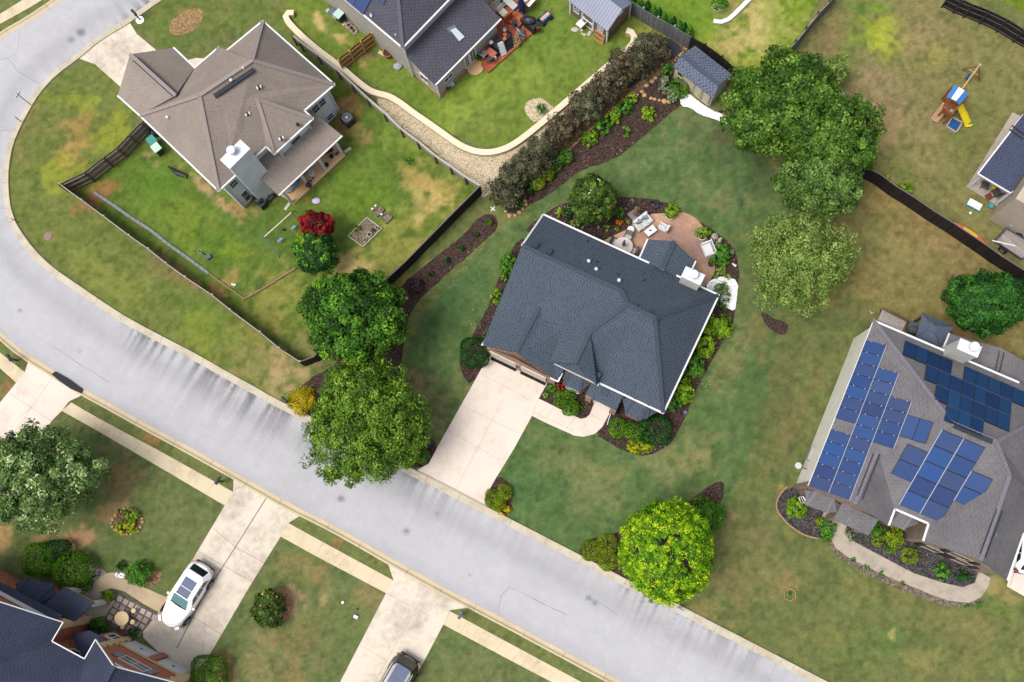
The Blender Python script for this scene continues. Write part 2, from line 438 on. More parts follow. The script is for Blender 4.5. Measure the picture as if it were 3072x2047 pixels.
PATCH=[  # measured bare, dry, lush spots and painted-in tree shade: centre, radii, turn, colour, strength
    (230,400,42,60,20,(182,140,84),.6),(210,470,36,45,0,(190,142,88),.6),(290,590,60,26,-30,(164,112,76),.9),(230,300,60,30,0,LIME,.5),
    (190,520,70,60,0,LIME,.55),(340,400,60,55,0,LIME,.6),(370,360,34,40,0,(140,148,46),.8),(90,330,40,120,25,BRN,.45),(130,290,40,30,0,LIME,.4),
    (145,705,20,28,0,(192,150,105),.9),(330,840,120,50,30,(140,148,66),.5),(500,800,40,60,-50,BRN,.5),(660,880,40,14,35,CLAY,.8),(570,830,60,12,38,CLAY,.7),(520,800,90,12,35,BRN,.6),
    (700,1020,60,80,0,(146,144,72),.5),(620,960,120,50,30,GRN,.4),(760,1100,70,50,0,TAN,.5),(850,1130,60,46,-30,(196,166,122),.7),(600,1010,60,60,0,LIME,.3),
    (830,880,60,70,0,(162,152,78),.6),(800,960,70,50,0,(148,140,70),.6),(900,900,60,80,0,(150,148,72),.5),(940,1040,70,60,0,TAN,.6),(700,760,40,40,0,LIME,.5),
    (560,660,90,70,30,LIME,.25),(470,560,80,60,0,GRN,.6),(700,830,26,30,0,(186,150,96),.6),(760,690,90,50,0,(78,112,48),.5),(640,740,80,40,40,GRN,.4),
    (1050,800,66,34,0,STRAW,.95),(1100,870,50,34,0,(198,170,100),.7),(1000,840,50,30,0,(190,168,90),.6),(1190,780,90,90,0,(162,156,78),.6),(1260,640,60,90,25,(172,160,84),.6),(1300,560,60,34,20,(206,176,100),.75),(1250,530,50,40,0,(196,160,100),.6),(1290,600,40,30,0,STRAW,.6),(1265,655,24,18,0,STRAW,.8),(1100,590,120,90,0,(118,150,42),.5),(1100,480,70,60,0,(96,124,46),.5),
    (1045,315,34,44,-15,(176,134,84),1.),(1090,410,26,30,0,(170,142,90),.8),(1030,380,24,30,0,(150,110,70),.7),(1340,520,60,40,0,(122,132,60),.5),(860,565,40,50,-45,(140,104,74),.8),(930,530,30,20,-30,(134,100,72),.6),(730,620,26,40,-45,(172,130,90),.7),(640,585,90,14,42,(190,152,116),.9),(440,470,30,18,0,(170,150,100),.7),
    (960,50,12,30,-25,(216,188,128),.95),(1022,108,18,12,0,(216,186,122),.95),(1050,128,28,6,30,(186,160,100),.8),(1108,170,26,6,15,(200,170,110),.8),(1080,185,14,16,0,(196,164,104),.8),(1110,160,30,14,0,(104,86,62),.8),(1000,250,40,60,-40,(104,118,44),.5),(870,60,40,30,0,(140,144,62),.5),(560,30,160,20,0,OLV,.4),(640,60,60,40,0,(124,132,66),.5),(490,150,50,30,0,(84,112,42),.5),
    (1330,330,170,50,-35,(150,172,60),.5),(1500,250,180,60,-35,(146,166,66),.55),(1600,150,120,30,-38,GRN,.5),(1500,420,90,14,0,(104,136,38),.6),(1250,300,70,60,0,(94,128,36),.6),(1400,240,120,20,-38,(96,134,38),.5),(1640,60,60,80,0,(112,136,50),.5),(1900,75,80,40,20,(146,148,66),.6),(1950,110,40,20,20,(172,150,90),.6),
    (2270,90,110,70,-20,(204,186,118),.9),(2160,150,80,40,10,(196,178,108),.8),(2230,30,80,40,0,(196,180,110),.8),(2110,100,36,50,20,(148,172,34),.7),(2050,40,110,60,20,(96,142,36),.7),(2360,60,50,100,25,(124,152,40),.7),(2240,180,60,30,10,(170,172,70),.6),
    (2640,95,60,62,0,(164,174,52),.95),(2660,150,46,40,0,(166,174,48),.7),(2560,130,40,110,15,(104,136,46),.6),(2600,20,70,24,0,(92,132,48),.6),(2800,155,56,34,-15,(156,152,74),.75),(2800,80,80,60,20,(150,130,92),.6),(2740,120,50,50,0,(156,134,92),.6),(2620,250,60,60,0,(164,140,106),.7),(2660,360,60,60,0,(176,144,104),.75),(2740,380,70,50,0,(156,136,98),.6),(2720,300,80,60,0,(142,130,92),.6),(2480,110,40,40,0,BRN,.6),(2700,450,50,40,0,(160,144,96),.6),(2720,445,22,14,0,(88,112,46),.7),(2800,500,70,60,0,(150,142,86),.5),(2980,260,110,90,0,(122,126,74),.6),(2900,420,50,120,30,(104,116,58),.6),(2860,400,14,8,0,(84,124,40),.8),(2760,600,60,50,0,(112,118,62),.5),(2980,120,80,40,20,(132,134,80),.5),(2700,520,50,40,40,(98,116,52),.6),
    (2650,600,60,60,20,(166,138,88),.7),(2720,700,120,60,15,(150,132,84),.6),(2640,760,100,60,0,(140,130,78),.5),(2820,720,120,30,35,(158,130,88),.7),(2600,700,60,90,20,(100,112,62),.5),(2560,560,40,70,30,(84,104,60),.6),(2860,1010,70,30,-20,(150,116,82),.8),(3000,1000,70,30,0,(150,130,78),.6),(2780,800,120,60,0,(140,128,80),.5),(2520,850,60,70,0,(124,120,72),.5),(2560,930,60,40,0,(86,106,58),.6),(2450,960,70,40,0,(86,104,58),.5),  # darker greens round the willow are tree shade put into the turf colour
    (1500,740,34,110,40,(108,130,72),.4),(1350,920,60,120,30,(62,100,58),.75),(1300,1020,40,80,10,(64,98,56),.7),(1390,1110,30,90,10,(132,132,82),.6),(1290,1220,40,90,-10,(136,130,84),.7),(1330,1300,40,40,0,(120,122,76),.5),(1370,870,90,30,-45,(80,114,68),.5),(1540,650,90,16,-28,(126,134,84),.5),(1240,1150,26,30,0,(156,134,96),.7),  # darkest greens paint the shade of the big round tree onto the lawn
    (1960,470,130,40,-35,(110,130,82),.5),(2080,370,70,60,0,(122,122,84),.55),(2180,440,90,60,20,(76,96,58),.55),(2170,600,60,40,10,(140,136,92),.6),(2090,560,50,40,0,(120,132,84),.5),(2240,560,60,120,0,(70,104,64),.6),(1890,560,120,26,-20,(78,110,64),.5),(2260,680,50,90,0,(110,118,70),.5),(2220,410,60,30,20,(86,82,56),.6),(2290,520,40,60,0,(66,82,52),.6),  # dark tones by the back corner trees hold their shade as turf colour
    (2240,900,40,160,0,(116,120,72),.6),(2190,1100,40,90,25,(136,132,86),.65),(2250,1200,40,160,15,(74,104,60),.6),(2120,1330,60,40,0,(132,132,84),.55),(2350,1150,40,200,15,(96,100,58),.6),(2290,1020,30,80,0,(118,112,66),.6),(2060,1390,70,40,0,(150,142,92),.5),(1900,1390,100,40,20,(98,120,72),.5),(1700,1400,120,40,20,(132,132,84),.5),(1620,1480,90,60,20,(82,116,66),.5),(1780,1500,70,50,0,(128,130,84),.5),(1960,1450,60,40,0,(76,110,66),.5),(1560,1440,40,70,20,(72,112,66),.6),(1660,1560,70,30,30,(78,110,62),.5),(1980,1380,60,60,0,(136,134,86),.5),(1860,1420,60,30,0,(140,138,88),.5),(1580,1290,40,30,20,(118,126,72),.5),(1700,1340,100,20,25,(116,124,72),.4),
    (2180,1560,40,26,0,(150,132,92),.65),(2250,1620,70,40,0,(128,122,78),.55),(2200,1750,80,50,30,(140,124,80),.6),(2130,1830,60,30,30,(146,132,80),.6),(2350,1780,50,40,0,(142,128,80),.6),(2300,1700,60,60,0,(122,120,74),.5),(2600,1850,120,50,10,(110,124,66),.5),(2680,1920,40,60,0,(90,122,58),.6),(2850,1870,160,60,10,(132,126,76),.55),(2680,1905,12,16,0,(188,172,110),.9),(2580,1960,100,60,0,(98,122,58),.5),(2950,1990,140,40,0,(128,130,70),.5),(2780,1990,60,40,20,(146,136,82),.5),(3000,1830,80,22,20,(104,128,56),.6),(2980,1750,26,26,0,(176,150,96),.7),(3040,1800,30,14,30,(160,134,88),.7),(2600,1760,80,30,25,(128,128,70),.6),(2480,1900,70,40,0,(126,128,70),.5),(2400,1560,50,40,0,(124,122,70),.5),(2370,1750,26,26,0,(160,138,88),.6),(2330,1500,12,40,0,(176,146,96),.7),(2390,1260,30,160,25,(122,108,68),.5),
    (360,1480,40,90,-10,BRN,.7),(380,1420,60,30,0,(150,120,84),.5),(230,1620,56,26,-15,(186,142,106),.9),(150,1610,50,22,0,(168,130,92),.7),(340,1540,40,30,0,(176,136,98),.7),(470,1500,70,60,0,(112,120,66),.5),(300,1680,60,30,0,(84,114,48),.6),(420,1650,70,40,0,(82,112,56),.5),(470,1690,40,40,0,(82,112,40),.6),(560,1560,60,60,0,(120,124,76),.4),(10,1610,20,40,0,(190,150,100),.8),(20,1130,20,40,0,(156,112,76),.8),(60,1090,30,12,40,(110,92,66),.7),(450,1310,20,12,30,(176,122,80),.7),(530,1390,30,10,30,(170,130,84),.6),
    (880,1820,26,40,10,(176,138,108),.95),(970,1790,16,34,10,(184,160,112),.8),(880,1690,60,24,20,(152,128,84),.6),(960,1720,20,30,0,(160,130,88),.6),(1100,1790,40,40,0,(154,132,88),.6),(900,1930,80,60,20,(128,116,74),.6),(870,2020,40,50,20,(150,122,78),.6),(800,1900,40,60,20,(120,120,74),.5),(770,1990,60,60,0,(150,136,90),.6),(660,1990,34,40,20,(168,124,90),.8),(1040,1900,60,80,20,(92,116,60),.5),(940,1650,40,20,25,(100,122,58),.4),(1450,2000,80,40,25,(116,120,76),.5),(1380,1930,40,40,0,(92,118,62),.5),(1015,1630,16,14,0,(176,128,76),.6),
]
def lawn(x,y):
    u,v=pxs(x,y)
    wu=(vnoise(x,y,.5,1)-.5)*46;wv=(vnoise(x,y,.5,2)-.5)*46
    n1=vnoise(x,y,.22,3,4);n2=vnoise(x,y,.9,4,4);n3=vnoise(x,y,.12,5,3);n4=vnoise(x,y,1.7,6,4);n5=vnoise(x,y,3.1,7,2)
    col=np.zeros((len(x),3));dry=np.zeros(len(x))
    for poly,c,d in REG:
        k=inside(u+wu*.5,v+wv*.5,poly)if d!=.5 or c[0]!=112 else np.ones(len(x),bool)
        col[k]=turf(c);dry[k]=d
    t=np.clip((n1*.6 +n2*.4 -.5)*3.4,0,1)*dry
    col=col*(1 -t[:,None]*.4)+lin((158,144,90))*(t[:,None]*.4)
    g=np.clip((n3*.55 +n2*.45 -.5)*3.2,0,1)
    col=col*(1 -g[:,None]*.3)+col*np.array([.76,.88,.8])*(g[:,None]*.3)
    for pu,pv,ru,rv,rot,c,st in PATCH:
        k=np.where((np.abs(u-pu)<2.2 *max(ru,rv))&(np.abs(v-pv)<2.2 *max(ru,rv)))[0]
        if not len(k):continue
        a=math.radians(rot);du=u[k]+wu[k]*.6 -pu;dv=v[k]+wv[k]*.6 -pv
        q=((du*math.cos(a)+dv*math.sin(a))/ru)**2 +((-du*math.sin(a)+dv*math.cos(a))/rv)**2
        mk=np.clip(1.45 -np.sqrt(q)+(n2[k]-.5)*1.6 +(n4[k]-.5)*2.2,0,1);mk=mk*mk*(3 -2 *mk)*st*.86
        col[k]=col[k]*(1 -mk[:,None])+turf(c)*mk[:,None]
    md=np.clip((n4-.48)*3,0,1)*(.12 +.24 *dry)
    col=col*(1 -md[:,None])+(col*.45 +lin((160,148,96))*.6)*md[:,None]
    dk=np.clip((.5 -n4*.5 -n5*.5)*3.4,0,1)*.26
    col=col*(1 -dk[:,None]*np.array([1,.8,1]))
    mow=np.sin((x*.89 +y*.45 +(n3-.5)*9)*2 *np.pi/1.15)*np.clip((u-1500)/300,0,1)
    col=col*(1 +.055 *mow)[:,None]
    sp=np.clip((n5-.5)*2,-1,1)
    return np.clip(col*(1 +.2 *sp)[:,None],.004,.9)
def make_ground():
    fx=np.arange(-47,38.5,.17);fy=np.arange(-13,48,.17)
    far=np.array([3,8,16,40,90,200,420,800.])
    X=np.concatenate([fx[0]-far[::-1],fx,fx[-1]+far]);Y=np.concatenate([fy[0]-far[::-1],fy,fy[-1]+far])
    gx,gy=np.meshgrid(X,Y);nx,ny=len(X),len(Y)
    v=np.stack([gx.ravel(),gy.ravel(),np.zeros(gx.size)],1)
    i=np.arange(nx*ny).reshape(ny,nx)
    q=np.stack([i[:-1,:-1].ravel(),i[:-1,1:].ravel(),i[1:,1:].ravel(),i[1:,:-1].ravel()],1)
    me=bpy.data.meshes.new('ground')
    me.vertices.add(len(v));me.vertices.foreach_set('co',v.ravel())
    me.loops.add(q.size);me.loops.foreach_set('vertex_index',q.ravel().astype(np.int32))
    me.polygons.add(len(q));me.polygons.foreach_set('loop_start',np.arange(0,q.size,4,dtype=np.int32));me.polygons.foreach_set('loop_total',np.full(len(q),4,dtype=np.int32))
    me.update()
    set_albedo(me,lawn(v[:,0].clip(-60,60),v[:,1].clip(-30,60)))
    me.materials.append(painted('lawn_turf',13,.36,.7,.95,3.2))
    o=bpy.data.objects.new('ground',me);COL.objects.link(o);o['kind']='structure'
make_ground()
# ---------------------------------------------------------------- road and kerbs (surveyed kerb lines)
KERB_N=[(560,-52),(473,0),(388,62),(295,116),(230,172),(165,219),(116,272),(85,321),(56,375),(31,433),(18,504),(17,563),(22,616),(33,656),(47,688),(94,755),(152,811),(232,866),(308,918),(384,967),(518,1038),(576,1067),(705,1141),(759,1170),(817,1204),(915,1253),(1060,1328),(1210,1405),(1301,1450),(1404,1503),(1504,1556),(1609,1610),(1717,1666),(1821,1720),(1893,1758),(2022,1820),(2143,1883),(2299,1963),(2460,2047),(2680,2160),(3000,2320)]
KERB_S=[(2300,2290),(2050,2155),(1826,2037),(1647,1941),(1549,1888),(1451,1836),(1350,1784),(1246,1726),(1154,1675),(1058,1619),(960,1566),(871,1523),(750,1454),(554,1344),(433,1279),(339,1226),(248,1177),(156,1119),(62,1061),(0,1007),(-90,930),(-170,820),(-210,650),(-200,480),(-150,280),(-70,160),(0,109),(89,58),(161,9),(260,-60)]
def road_col(x,y):
    u,v=pxs(x,y)
    base=lin((200,200,204))
    n1=vnoise(x,y,.3,11,4);n2=vnoise(x,y,1.6,12,3)
    f=1 +(n1-.5)*.1 +(n2-.5)*.09 +(vnoise(x,y,3.0,15,2)-.5)*.1
    # tyre-worn centre and oil-stained, water-streaked lane along the north kerb
    kx=[P(a,b).x for a,b in KERB_N];ky=[P(a,b).y for a,b in KERB_N]
    d=np.full(len(x),99.);sa=np.zeros(len(x));acc=0
    for i in range(len(kx)-1):
        ax,ay,bx,by=kx[i],ky[i],kx[i+1],ky[i+1];L=math.hypot(bx-ax,by-ay)
        t=np.clip(((x-ax)*(bx-ax)+(y-ay)*(by-ay))/L**2,0,1)
        dd=np.hypot(x-ax-t*(bx-ax),y-ay-t*(by-ay));k=dd<d
        d[k]=dd[k];sa[k]=acc+t[k]*L;acc+=L
    s_=vnoise(sa,d*.04,4.2,13,2);s2=vnoise(sa*.25,d*0,1.,14,2)
    along=np.clip((u-330)/90,0,1)*np.clip((1080 -u)/120,0,1)+.55 *np.clip((u-1180)/60,0,1)*np.clip((1420 -u)/90,0,1)+.6 *np.clip((u-1830)/60,0,1)*np.clip((2350 -u)/160,0,1)+.14
    m_=np.clip((s_-.36)*3.2,0,1)*np.exp(-np.maximum(d-.2,0)/1.25)*along*(.5 +s2)
    f*=1 -.62 *np.clip(m_,0,1)
    f*=1 -.14 *np.exp(-((d-1.6)/.7)**2)-.1 *np.exp(-((d-5.6)/.5)**2)
    e=np.clip(1 -np.abs(d-7.3)/.8,0,1)
    col=base[None,:]*f[:,None]
    col=col*(1 -.3 *e[:,None])+lin((196,182,172))*.3 *e[:,None]*f[:,None]
    for pu,pv,r,st in((243,98,9,.5),(214,120,9,.35),(1024,1497,8,.5),(1219,1594,8,.5),(1766,1795,7,.5),(1785,1809,7,.5),(60,932,6,.4),(240,1054,6,.25),(1410,1724,4,.3),(1310,1544,4,.3)):
        q=np.hypot((u-pu)*.8,v-pv)/r+(n2-.5)*.6;k=np.clip(1.5 -q,0,1)*st
        col*=(1 -k)[:,None]
    return np.clip(col,.02,.8)
road_px=KERB_N+KERB_S
road_w=[P(a,b).to_2d()for a,b in KERB_N[:]]
road=sheet('road',road_px,.004,painted('road_asphalt',34,.1,.3,.9,6),res=.17,colfn=road_col)
def cracks(pxlines,w=.035):
    mb=MB()
    for ln in pxlines:
        pts=[P(a,b,.0085)for a,b in ln];rnd=random.Random(len(ln)+int(ln[0][0]))
        fine=[]
        for a,b in zip(pts[:-1],pts[1:]):
            k=max(1,int((b-a).length/.5))
            fine+=[a.lerp(b,j/k)+Vector((rnd.uniform(-.05,.05),rnd.uniform(-.05,.05),0))for j in range(k)]
        fine.append(pts[-1])
        for a,b in zip(fine[:-1],fine[1:]):
            d=(b-a).normalized();s_=Vector((-d.y,d.x,0))*w*rnd.uniform(.3,.7)
            mb.face([a-s_,b-s_,b+s_,a+s_])
    return mb
o=cracks([[(0,178),(28,173),(50,160),(60,92)],[(24,175),(60,217),(110,246),(130,255)],[(-20,392),(50,391)],[(-10,626),(20,625)],[(1500,1790),(1530,1760),(1700,1846)],[(1490,1860),(1504,1790)],[(160,1040),(230,1085),(330,1150)],[(1800,1810),(1855,1846)]]).build('road_cracks',plain('crack_tar',C(150,150,158),.2))
o['kind']='structure'
def offset_line(pts,d):
    out=[]
    for i,p in enumerate(pts):
        a=pts[max(i-1,0)];b=pts[min(i+1,len(pts)-1)];t=(b-a).normalized()
        out.append(p+Vector((-t.y,t.x))*d)
    return out
CONC=N('kerb_concrete');_p=CONC.pos
kerb_mat=CONC.out(CONC.ramp(CONC.math('ADD',CONC.math('MULTIPLY',CONC.noise(_p,.7,5,.7),.7),CONC.math('MULTIPLY',CONC.noise(_p,18,3),.3)),[(.3,C(178,164,138)),(.52,C(214,204,182)),(.72,C(228,220,202))]),.9,.2)
kerb_mat2=plain('kerb_concrete_warm',C(218,202,168),.14,.8,.9,.2)
def kerb(name,px,mat,side):
    """cast kerb and gutter with joints: gutter pan, rounded lip and back"""
    pts=smooth_poly([P(a,b).to_2d()for a,b in px],1,False)
    fine=[]
    for a,b in zip(pts[:-1],pts[1:]):
        k=max(1,int((b-a).length/.8));fine+=[a.lerp(b,j/k)for j in range(k)]
    fine.append(pts[-1])
    prof=[(-.24,.006),(-.23,.016),(.0,.018),(.06,.045),(.12,.11),(.16,.12),(.25,.12),(.255,-.02)]
    rows=[[(q,z)for q in offset_line(fine,side*d)]for d,z in prof]
    mb=MB();acc=0;nxt=3.05
    for i in range(len(fine)-1):
        for j in range(len(prof)-1):
            q=[rows[j][i],rows[j][i+1],rows[j+1][i+1],rows[j+1][i]]
            q=[Vector((a.x,a.y,z))for a,z in q]
            mb.face(q if side>0 else q[::-1])
    o=mb.build(name,mat);o['kind']='structure'
    jm=MB()
    for i in range(len(fine)-1):
        acc+=(fine[i+1]-fine[i]).length
        if acc>nxt:
            nxt+=3.05;d=(fine[i+1]-fine[i]).normalized()*.012
            for j in range(1,len(prof)-2):
                a,za=rows[j][i];b,zb=rows[j+1][i]
                q=[Vector((a.x-d.x,a.y-d.y,za+.003)),Vector((a.x+d.x,a.y+d.y,za+.003)),Vector((b.x+d.x,b.y+d.y,zb+.003)),Vector((b.x-d.x,b.y-d.y,zb+.003))]
                jm.face(q if side>0 else q[::-1])
    o=jm.build(name+'_joints',plain('joint_dark',C(128,116,98),.2));o['kind']='structure'
kerb('kerb',KERB_N,kerb_mat,1)
kerb('kerb_south',KERB_S[:16]+KERB_S[16:],kerb_mat2,1)
# ---------------------------------------------------------------- concrete drives and pavements
def conc(name,c,cd,st=.5,scale=.45):
    s=N(name);p=s.pos
    a=s.noise(p,scale,5,.65);b=s.noise(p,22,3);c3=s.noise(p,2.2,4)
    f=s.math('ADD',s.math('ADD',s.math('MULTIPLY',a,.6),s.math('MULTIPLY',c3,.28)),s.math('MULTIPLY',b,.12))
    s.bump(b,.15,.01)
    return s.out(s.ramp(f,[(.36,cd),(st,c),(.7,sc(c,1.06))]),.88,.2)
C_NEW=conc('drive_concrete_clean',C(244,230,216),C(228,210,194),.5)
C_MID=conc('drive_concrete_worn',C(238,226,208),C(190,175,157),.54,.3)
C_OLD=conc('walk_concrete_grey',C(196,184,168),C(164,154,140),.52,1.)
C_YEL=conc('walk_concrete_yellow',C(232,216,184),C(208,186,152),.5,.35)
JM=plain('saw_joint',C(200,184,166),.15)
JD=plain('saw_joint_dark',C(120,108,96),.15)
def joints(name,z,lines,mat,w=.02):
    mb=MB()
    for a,b in lines:
        a=P(*a,z+.0045);b=P(*b,z+.0045);d=(b-a).normalized();s_=Vector((-d.y,d.x,0))*w
        mb.face([a-s_,b-s_,b+s_,a+s_])
    o=mb.build(name,mat);o['kind']='structure'
D4=[(1473,1066),(1452,1092),(1415,1159),(1315,1337),(1286,1392),(1252,1410),(1262,1424),(1466,1528),(1452,1499),(1487,1436),(1540,1350),(1596,1248),(1646,1273),(1692,1293),(1722,1307),(1751,1311),(1784,1302),(1807,1281),(1823,1251),(1832,1235),(1860,1190),(1800,1160),(1774,1196),(1782,1211),(1770,1242),(1758,1254),(1742,1257),(1729,1251),(1687,1231),(1616,1196),(1638,1157),(1650,1130),(1560,1070),(1490,1030)]
sheet('driveway',D4,.016,C_NEW)
joints('driveway_joints',.016,[((1512,1195),(1366,1470)),((1437,1118),(1590,1200)),((1382,1215),(1555,1300)),((1340,1290),(1500,1380)),((1500,1085),(1640,1160)),((1596,1248),(1616,1196)),((1640,1255),(1660,1222)),((1700,1285),(1728,1252)),((1600,1237),(1720,1292)),((1770,1242),(1802,1262))],JM,.012)
D1=[(85,1085),(160,1128),(250,1184),(208,1204),(185,1233),(154,1264),(20,1480),(-120,1700),(-300,1600),(-110,1380),(0,1208),(74,1117)]
sheet('driveway_west',D1,.017,C_NEW)
joints('driveway_west_joints',.017,[((160,1130),(95,1222)),((95,1222),(0,1360)),((28,1180),(155,1264)),((95,1222),(60,1250))],JM,.014)
D2=[(701,1436),(806,1496),(900,1548),(866,1569),(842,1610),(750,1758),(625,1972),(598,2003),(560,2040),(429,1912),(429,1895),(473,1842),(498,1793),(576,1682),(674,1517),(699,1476)]
sheet('driveway_middle',D2,.018,C_MID)
joints('driveway_middle_joints',.018,[((799,1494),(706,1642)),((706,1642),(604,1800)),((604,1800),(530,1945))],JD,.03)
joints('driveway_middle_seams',.018,[((640,1585),(706,1642)),((706,1642),(795,1690)),((596,1655),(760,1748)),((560,1840),(668,1905)),((700,1470),(740,1455)),((545,1735),(620,1782))],JD,.012)
D3=[(1160,1680),(1246,1730),(1350,1787),(1412,1822),(1350,1831),(1330,1874),(1239,2047),(1180,2160),(960,2160),(1020,2047),(1158,1780),(1181,1742)]
sheet('driveway_south',D3,.019,C_MID)
joints('driveway_south_joints',.019,[((1286,1761),(1246,1833)),((1246,1833),(1110,2070)),((1158,1780),(1290,1850)),((1080,1936),(1160,1980))],JM,.014)
sheet('driveway_north',[(388,66),(411,103),(464,147),(560,230),(440,330),(357,257),(286,194),(232,174),(300,118)],.016,C_MID)
joints('driveway_north_joints',.016,[((326,110),(380,162)),((286,194),(411,103)),((350,235),(380,162)),((250,160),(286,194))],JM,.014)
sheet('driveway_east',[(3055,1646),(3020,1759),(3072,1789),(3200,1860),(3240,1760),(3200,1640)],.016,C_NEW)
joints('driveway_east_joints',.016,[((3066,1650),(3030,1757))],JD,.012)
sheet('front_walk_north',[(565,180),(590,174),(612,176),(640,190),(640,230),(580,205)],.022,C_MID)
def walk(name,upper,lower,mat,z,slabs):
    o=sheet(name,upper+lower[::-1],z,mat)
    up=[P(*a).to_2d()for a in upper];lo=[P(*a).to_2d()for a in lower]
    mb=MB()
    for i in range(1,slabs):
        t=i/slabs
        def at(l_):
            tot=sum((b-a).length for a,b in zip(l_[:-1],l_[1:]));s_=t*tot
            for a,b in zip(l_[:-1],l_[1:]):
                L=(b-a).length
                if s_<=L:return a.lerp(b,s_/L)
                s_-=L
            return l_[-1]
        a,b=at(up),at(lo);d=(b-a).normalized();s_=Vector((-d.y,d.x))*.014
        mb.face([(*(a-s_),z+.0045),(*(b-s_),z+.0045),(*(b+s_),z+.0045),(*(a+s_),z+.0045)])
    o=mb.build(name+'_joints',JM);o['kind']='structure'
walk('pavement',[(214,1208),(295,1255),(384,1303),(473,1350),(699,1476)],[(185,1233),(277,1284),(390,1350),(674,1517)],C_YEL,.022,9)
walk('pavement_middle',[(866,1570),(960,1622),(1181,1742)],[(842,1610),(935,1662),(1158,1780)],C_YEL,.023,6)
walk('pavement_south',[(1350,1834),(1500,1915),(1745,2047),(1900,2130)],[(1330,1874),(1500,1965),(1652,2045),(1850,2150)],C_YEL,.024,10)
walk('pavement_west',[(-60,990),(0,1058),(74,1117)],[(-80,1040),(0,1105),(50,1150)],C_YEL,.022,3)
walk('pavement_north',[(-20,55),(0,42),(60,5),(110,-30)],[(-20,80),(0,72),(80,28),(160,-20)],C_YEL,.022,3)
WO=[(2493,1578),(2491,1615),(2509,1646),(2549,1675),(2660,1729),(2794,1784),(2843,1802),(2906,1809),(2942,1793),(2964,1762),(2973,1735)]
WI=[(2545,1570),(2535,1590),(2544,1615),(2593,1642),(2650,1672),(2741,1720),(2830,1749),(2888,1762),(2924,1749),(2933,1724),(2938,1715)]
walk('front_walk',WO,WI,C_OLD,.03,9)
# ---------------------------------------------------------------- planting beds, gravel, patio
MULCH=grains('mulch_bark',C(44,34,32),C(72,56,51),C(104,84,76),16)
MULCH_B=grains('mulch_black',C(44,43,45),C(70,68,70),C(112,106,104),16)
DIRT=grains('bare_dirt',C(94,72,54),C(128,100,78),C(160,130,102),11)
GRAVEL=grains('pea_gravel',C(170,150,120),C(214,196,164),C(236,222,194),13)
WROCK=grains('white_rock',C(186,186,192,1.4),C(244,244,247,1.25),C(255,255,255,1.15),14,.95,.3)
def bed(name,px,mat=MULCH,z=.012,sm=1,jit=.05):
    return sheet(name,px,z,mat,smooth=sm,jit=jit,edge=.3)
bed('gravel_bed',cr(750,0,[(845,675),(870,650),(940,650),(1020,710),(1110,800),(1250,890),(1400,1005),(1500,1045),(1600,1055),(1720,1030),(1792,990)])+cr(1500,0,[(100,990),(250,880),(400,750),(550,620),(700,490),(830,380),(900,310),(930,260),(1040,270),(1000,400),(600,700),(200,1060),(0,1200),(-60,1300),(-130,1340)])+cr(750,0,[(1560,1250),(1440,1180),(1140,940),(900,760)]),GRAVEL,.010,1)
bed('dirt_bed',cr(1500,0,[(1260,290),(1270,330),(1180,420),(1060,520),(910,650),(740,760),(540,960),(470,1010),(330,1120),(160,1260),(20,1370),(-60,1330),(100,1180),(300,980),(520,800),(700,640),(900,480),(1060,380),(1100,280),(1190,250)]),DIRT,.014,1)
bed('mulch_bed',cr(1500,0,[(1215,715),(1120,780),(1010,880),(900,970),(800,1050),(700,1100),(580,1130),(490,1180),(400,1260),(280,1340),(200,1375),(120,1440),(40,1430),(30,1380),(80,1330),(160,1270),(230,1130),(330,1030),(480,1010),(540,930),(650,840),(760,740),(900,650),(940,620),(990,570),(1060,520),(1100,470),(1180,500),(1250,640)]),MULCH,.018,1)
FAB=plain('landscape_fabric',C(42,46,58),.35,6,.6,.4,0,40,.4)
bed('weed_fabric',cr(1500,0,[(1060,260),(1130,250),(1190,290),(1230,330),(1200,380),(1130,410),(1080,380),(1110,330)]),FAB,.022,1,.03)
bed('weed_fabric_edge',cr(1500,0,[(1090,400),(1050,450),(960,520),(900,580),(840,600),(850,560),(960,470),(1060,400)]),FAB,.022,1,.03)
bed('weed_fabric_scrap',cr(1500,0,[(560,860),(520,900),(490,910),(500,870)]),FAB,.022,1,.02)
bed('side_bed',cr(750,650,[(1660,20),(1668,60),(1640,110),(1400,320),(1150,545),(1100,610),(1060,700),(1040,820),(1020,960),(1000,1060),(900,1075),(700,1060),(520,1080),(400,1140),(330,1150),(420,1080),(600,980),(800,700),(985,520),(1040,440),(1260,260),(1450,110),(1520,20),(1590,-20),(1640,-10)]),MULCH,.013,1)
bed('house_bed_west',cr(750,650,[(1760,200),(1690,370),(1640,500),(1590,640),(1500,770),(1480,860),(1405,950),(1420,1060),(1490,1140),(1610,920),(1800,800),(2000,300),(1850,130)]),MULCH,.013,1)
bed('house_bed_north',cr(1500,0,[(150,1568),(240,1480),(370,1390),(480,1350),(620,1330),(790,1320),(900,1330),(1060,1340),(1190,1400),(1230,1440),(1150,1440),(1000,1440),(880,1560),(830,1568),(760,1640),(560,1700)]),MULCH,.013,1)
bed('house_bed_east',cr(1500,650,[(1180,20),(1340,30),(1430,90),(1540,170),(1590,260),(1612,400),(1600,440),(1590,560),(1560,760),(1515,815),(1430,960),(1330,1130),(1250,1340),(1200,1440),(1150,1525),(1100,1560),(980,1612),(900,1600),(800,1562),(720,1510),(640,1470),(700,1400),(730,1310),(760,1200),(1000,1250),(1300,500),(1420,330)]),MULCH,.0135,1)
bed('entry_bed',[(1638,1160),(1616,1196),(1687,1231),(1729,1251),(1742,1257),(1758,1254),(1770,1242),(1782,1211),(1765,1190),(1700,1130),(1660,1110)],MULCH,.015,0,0)
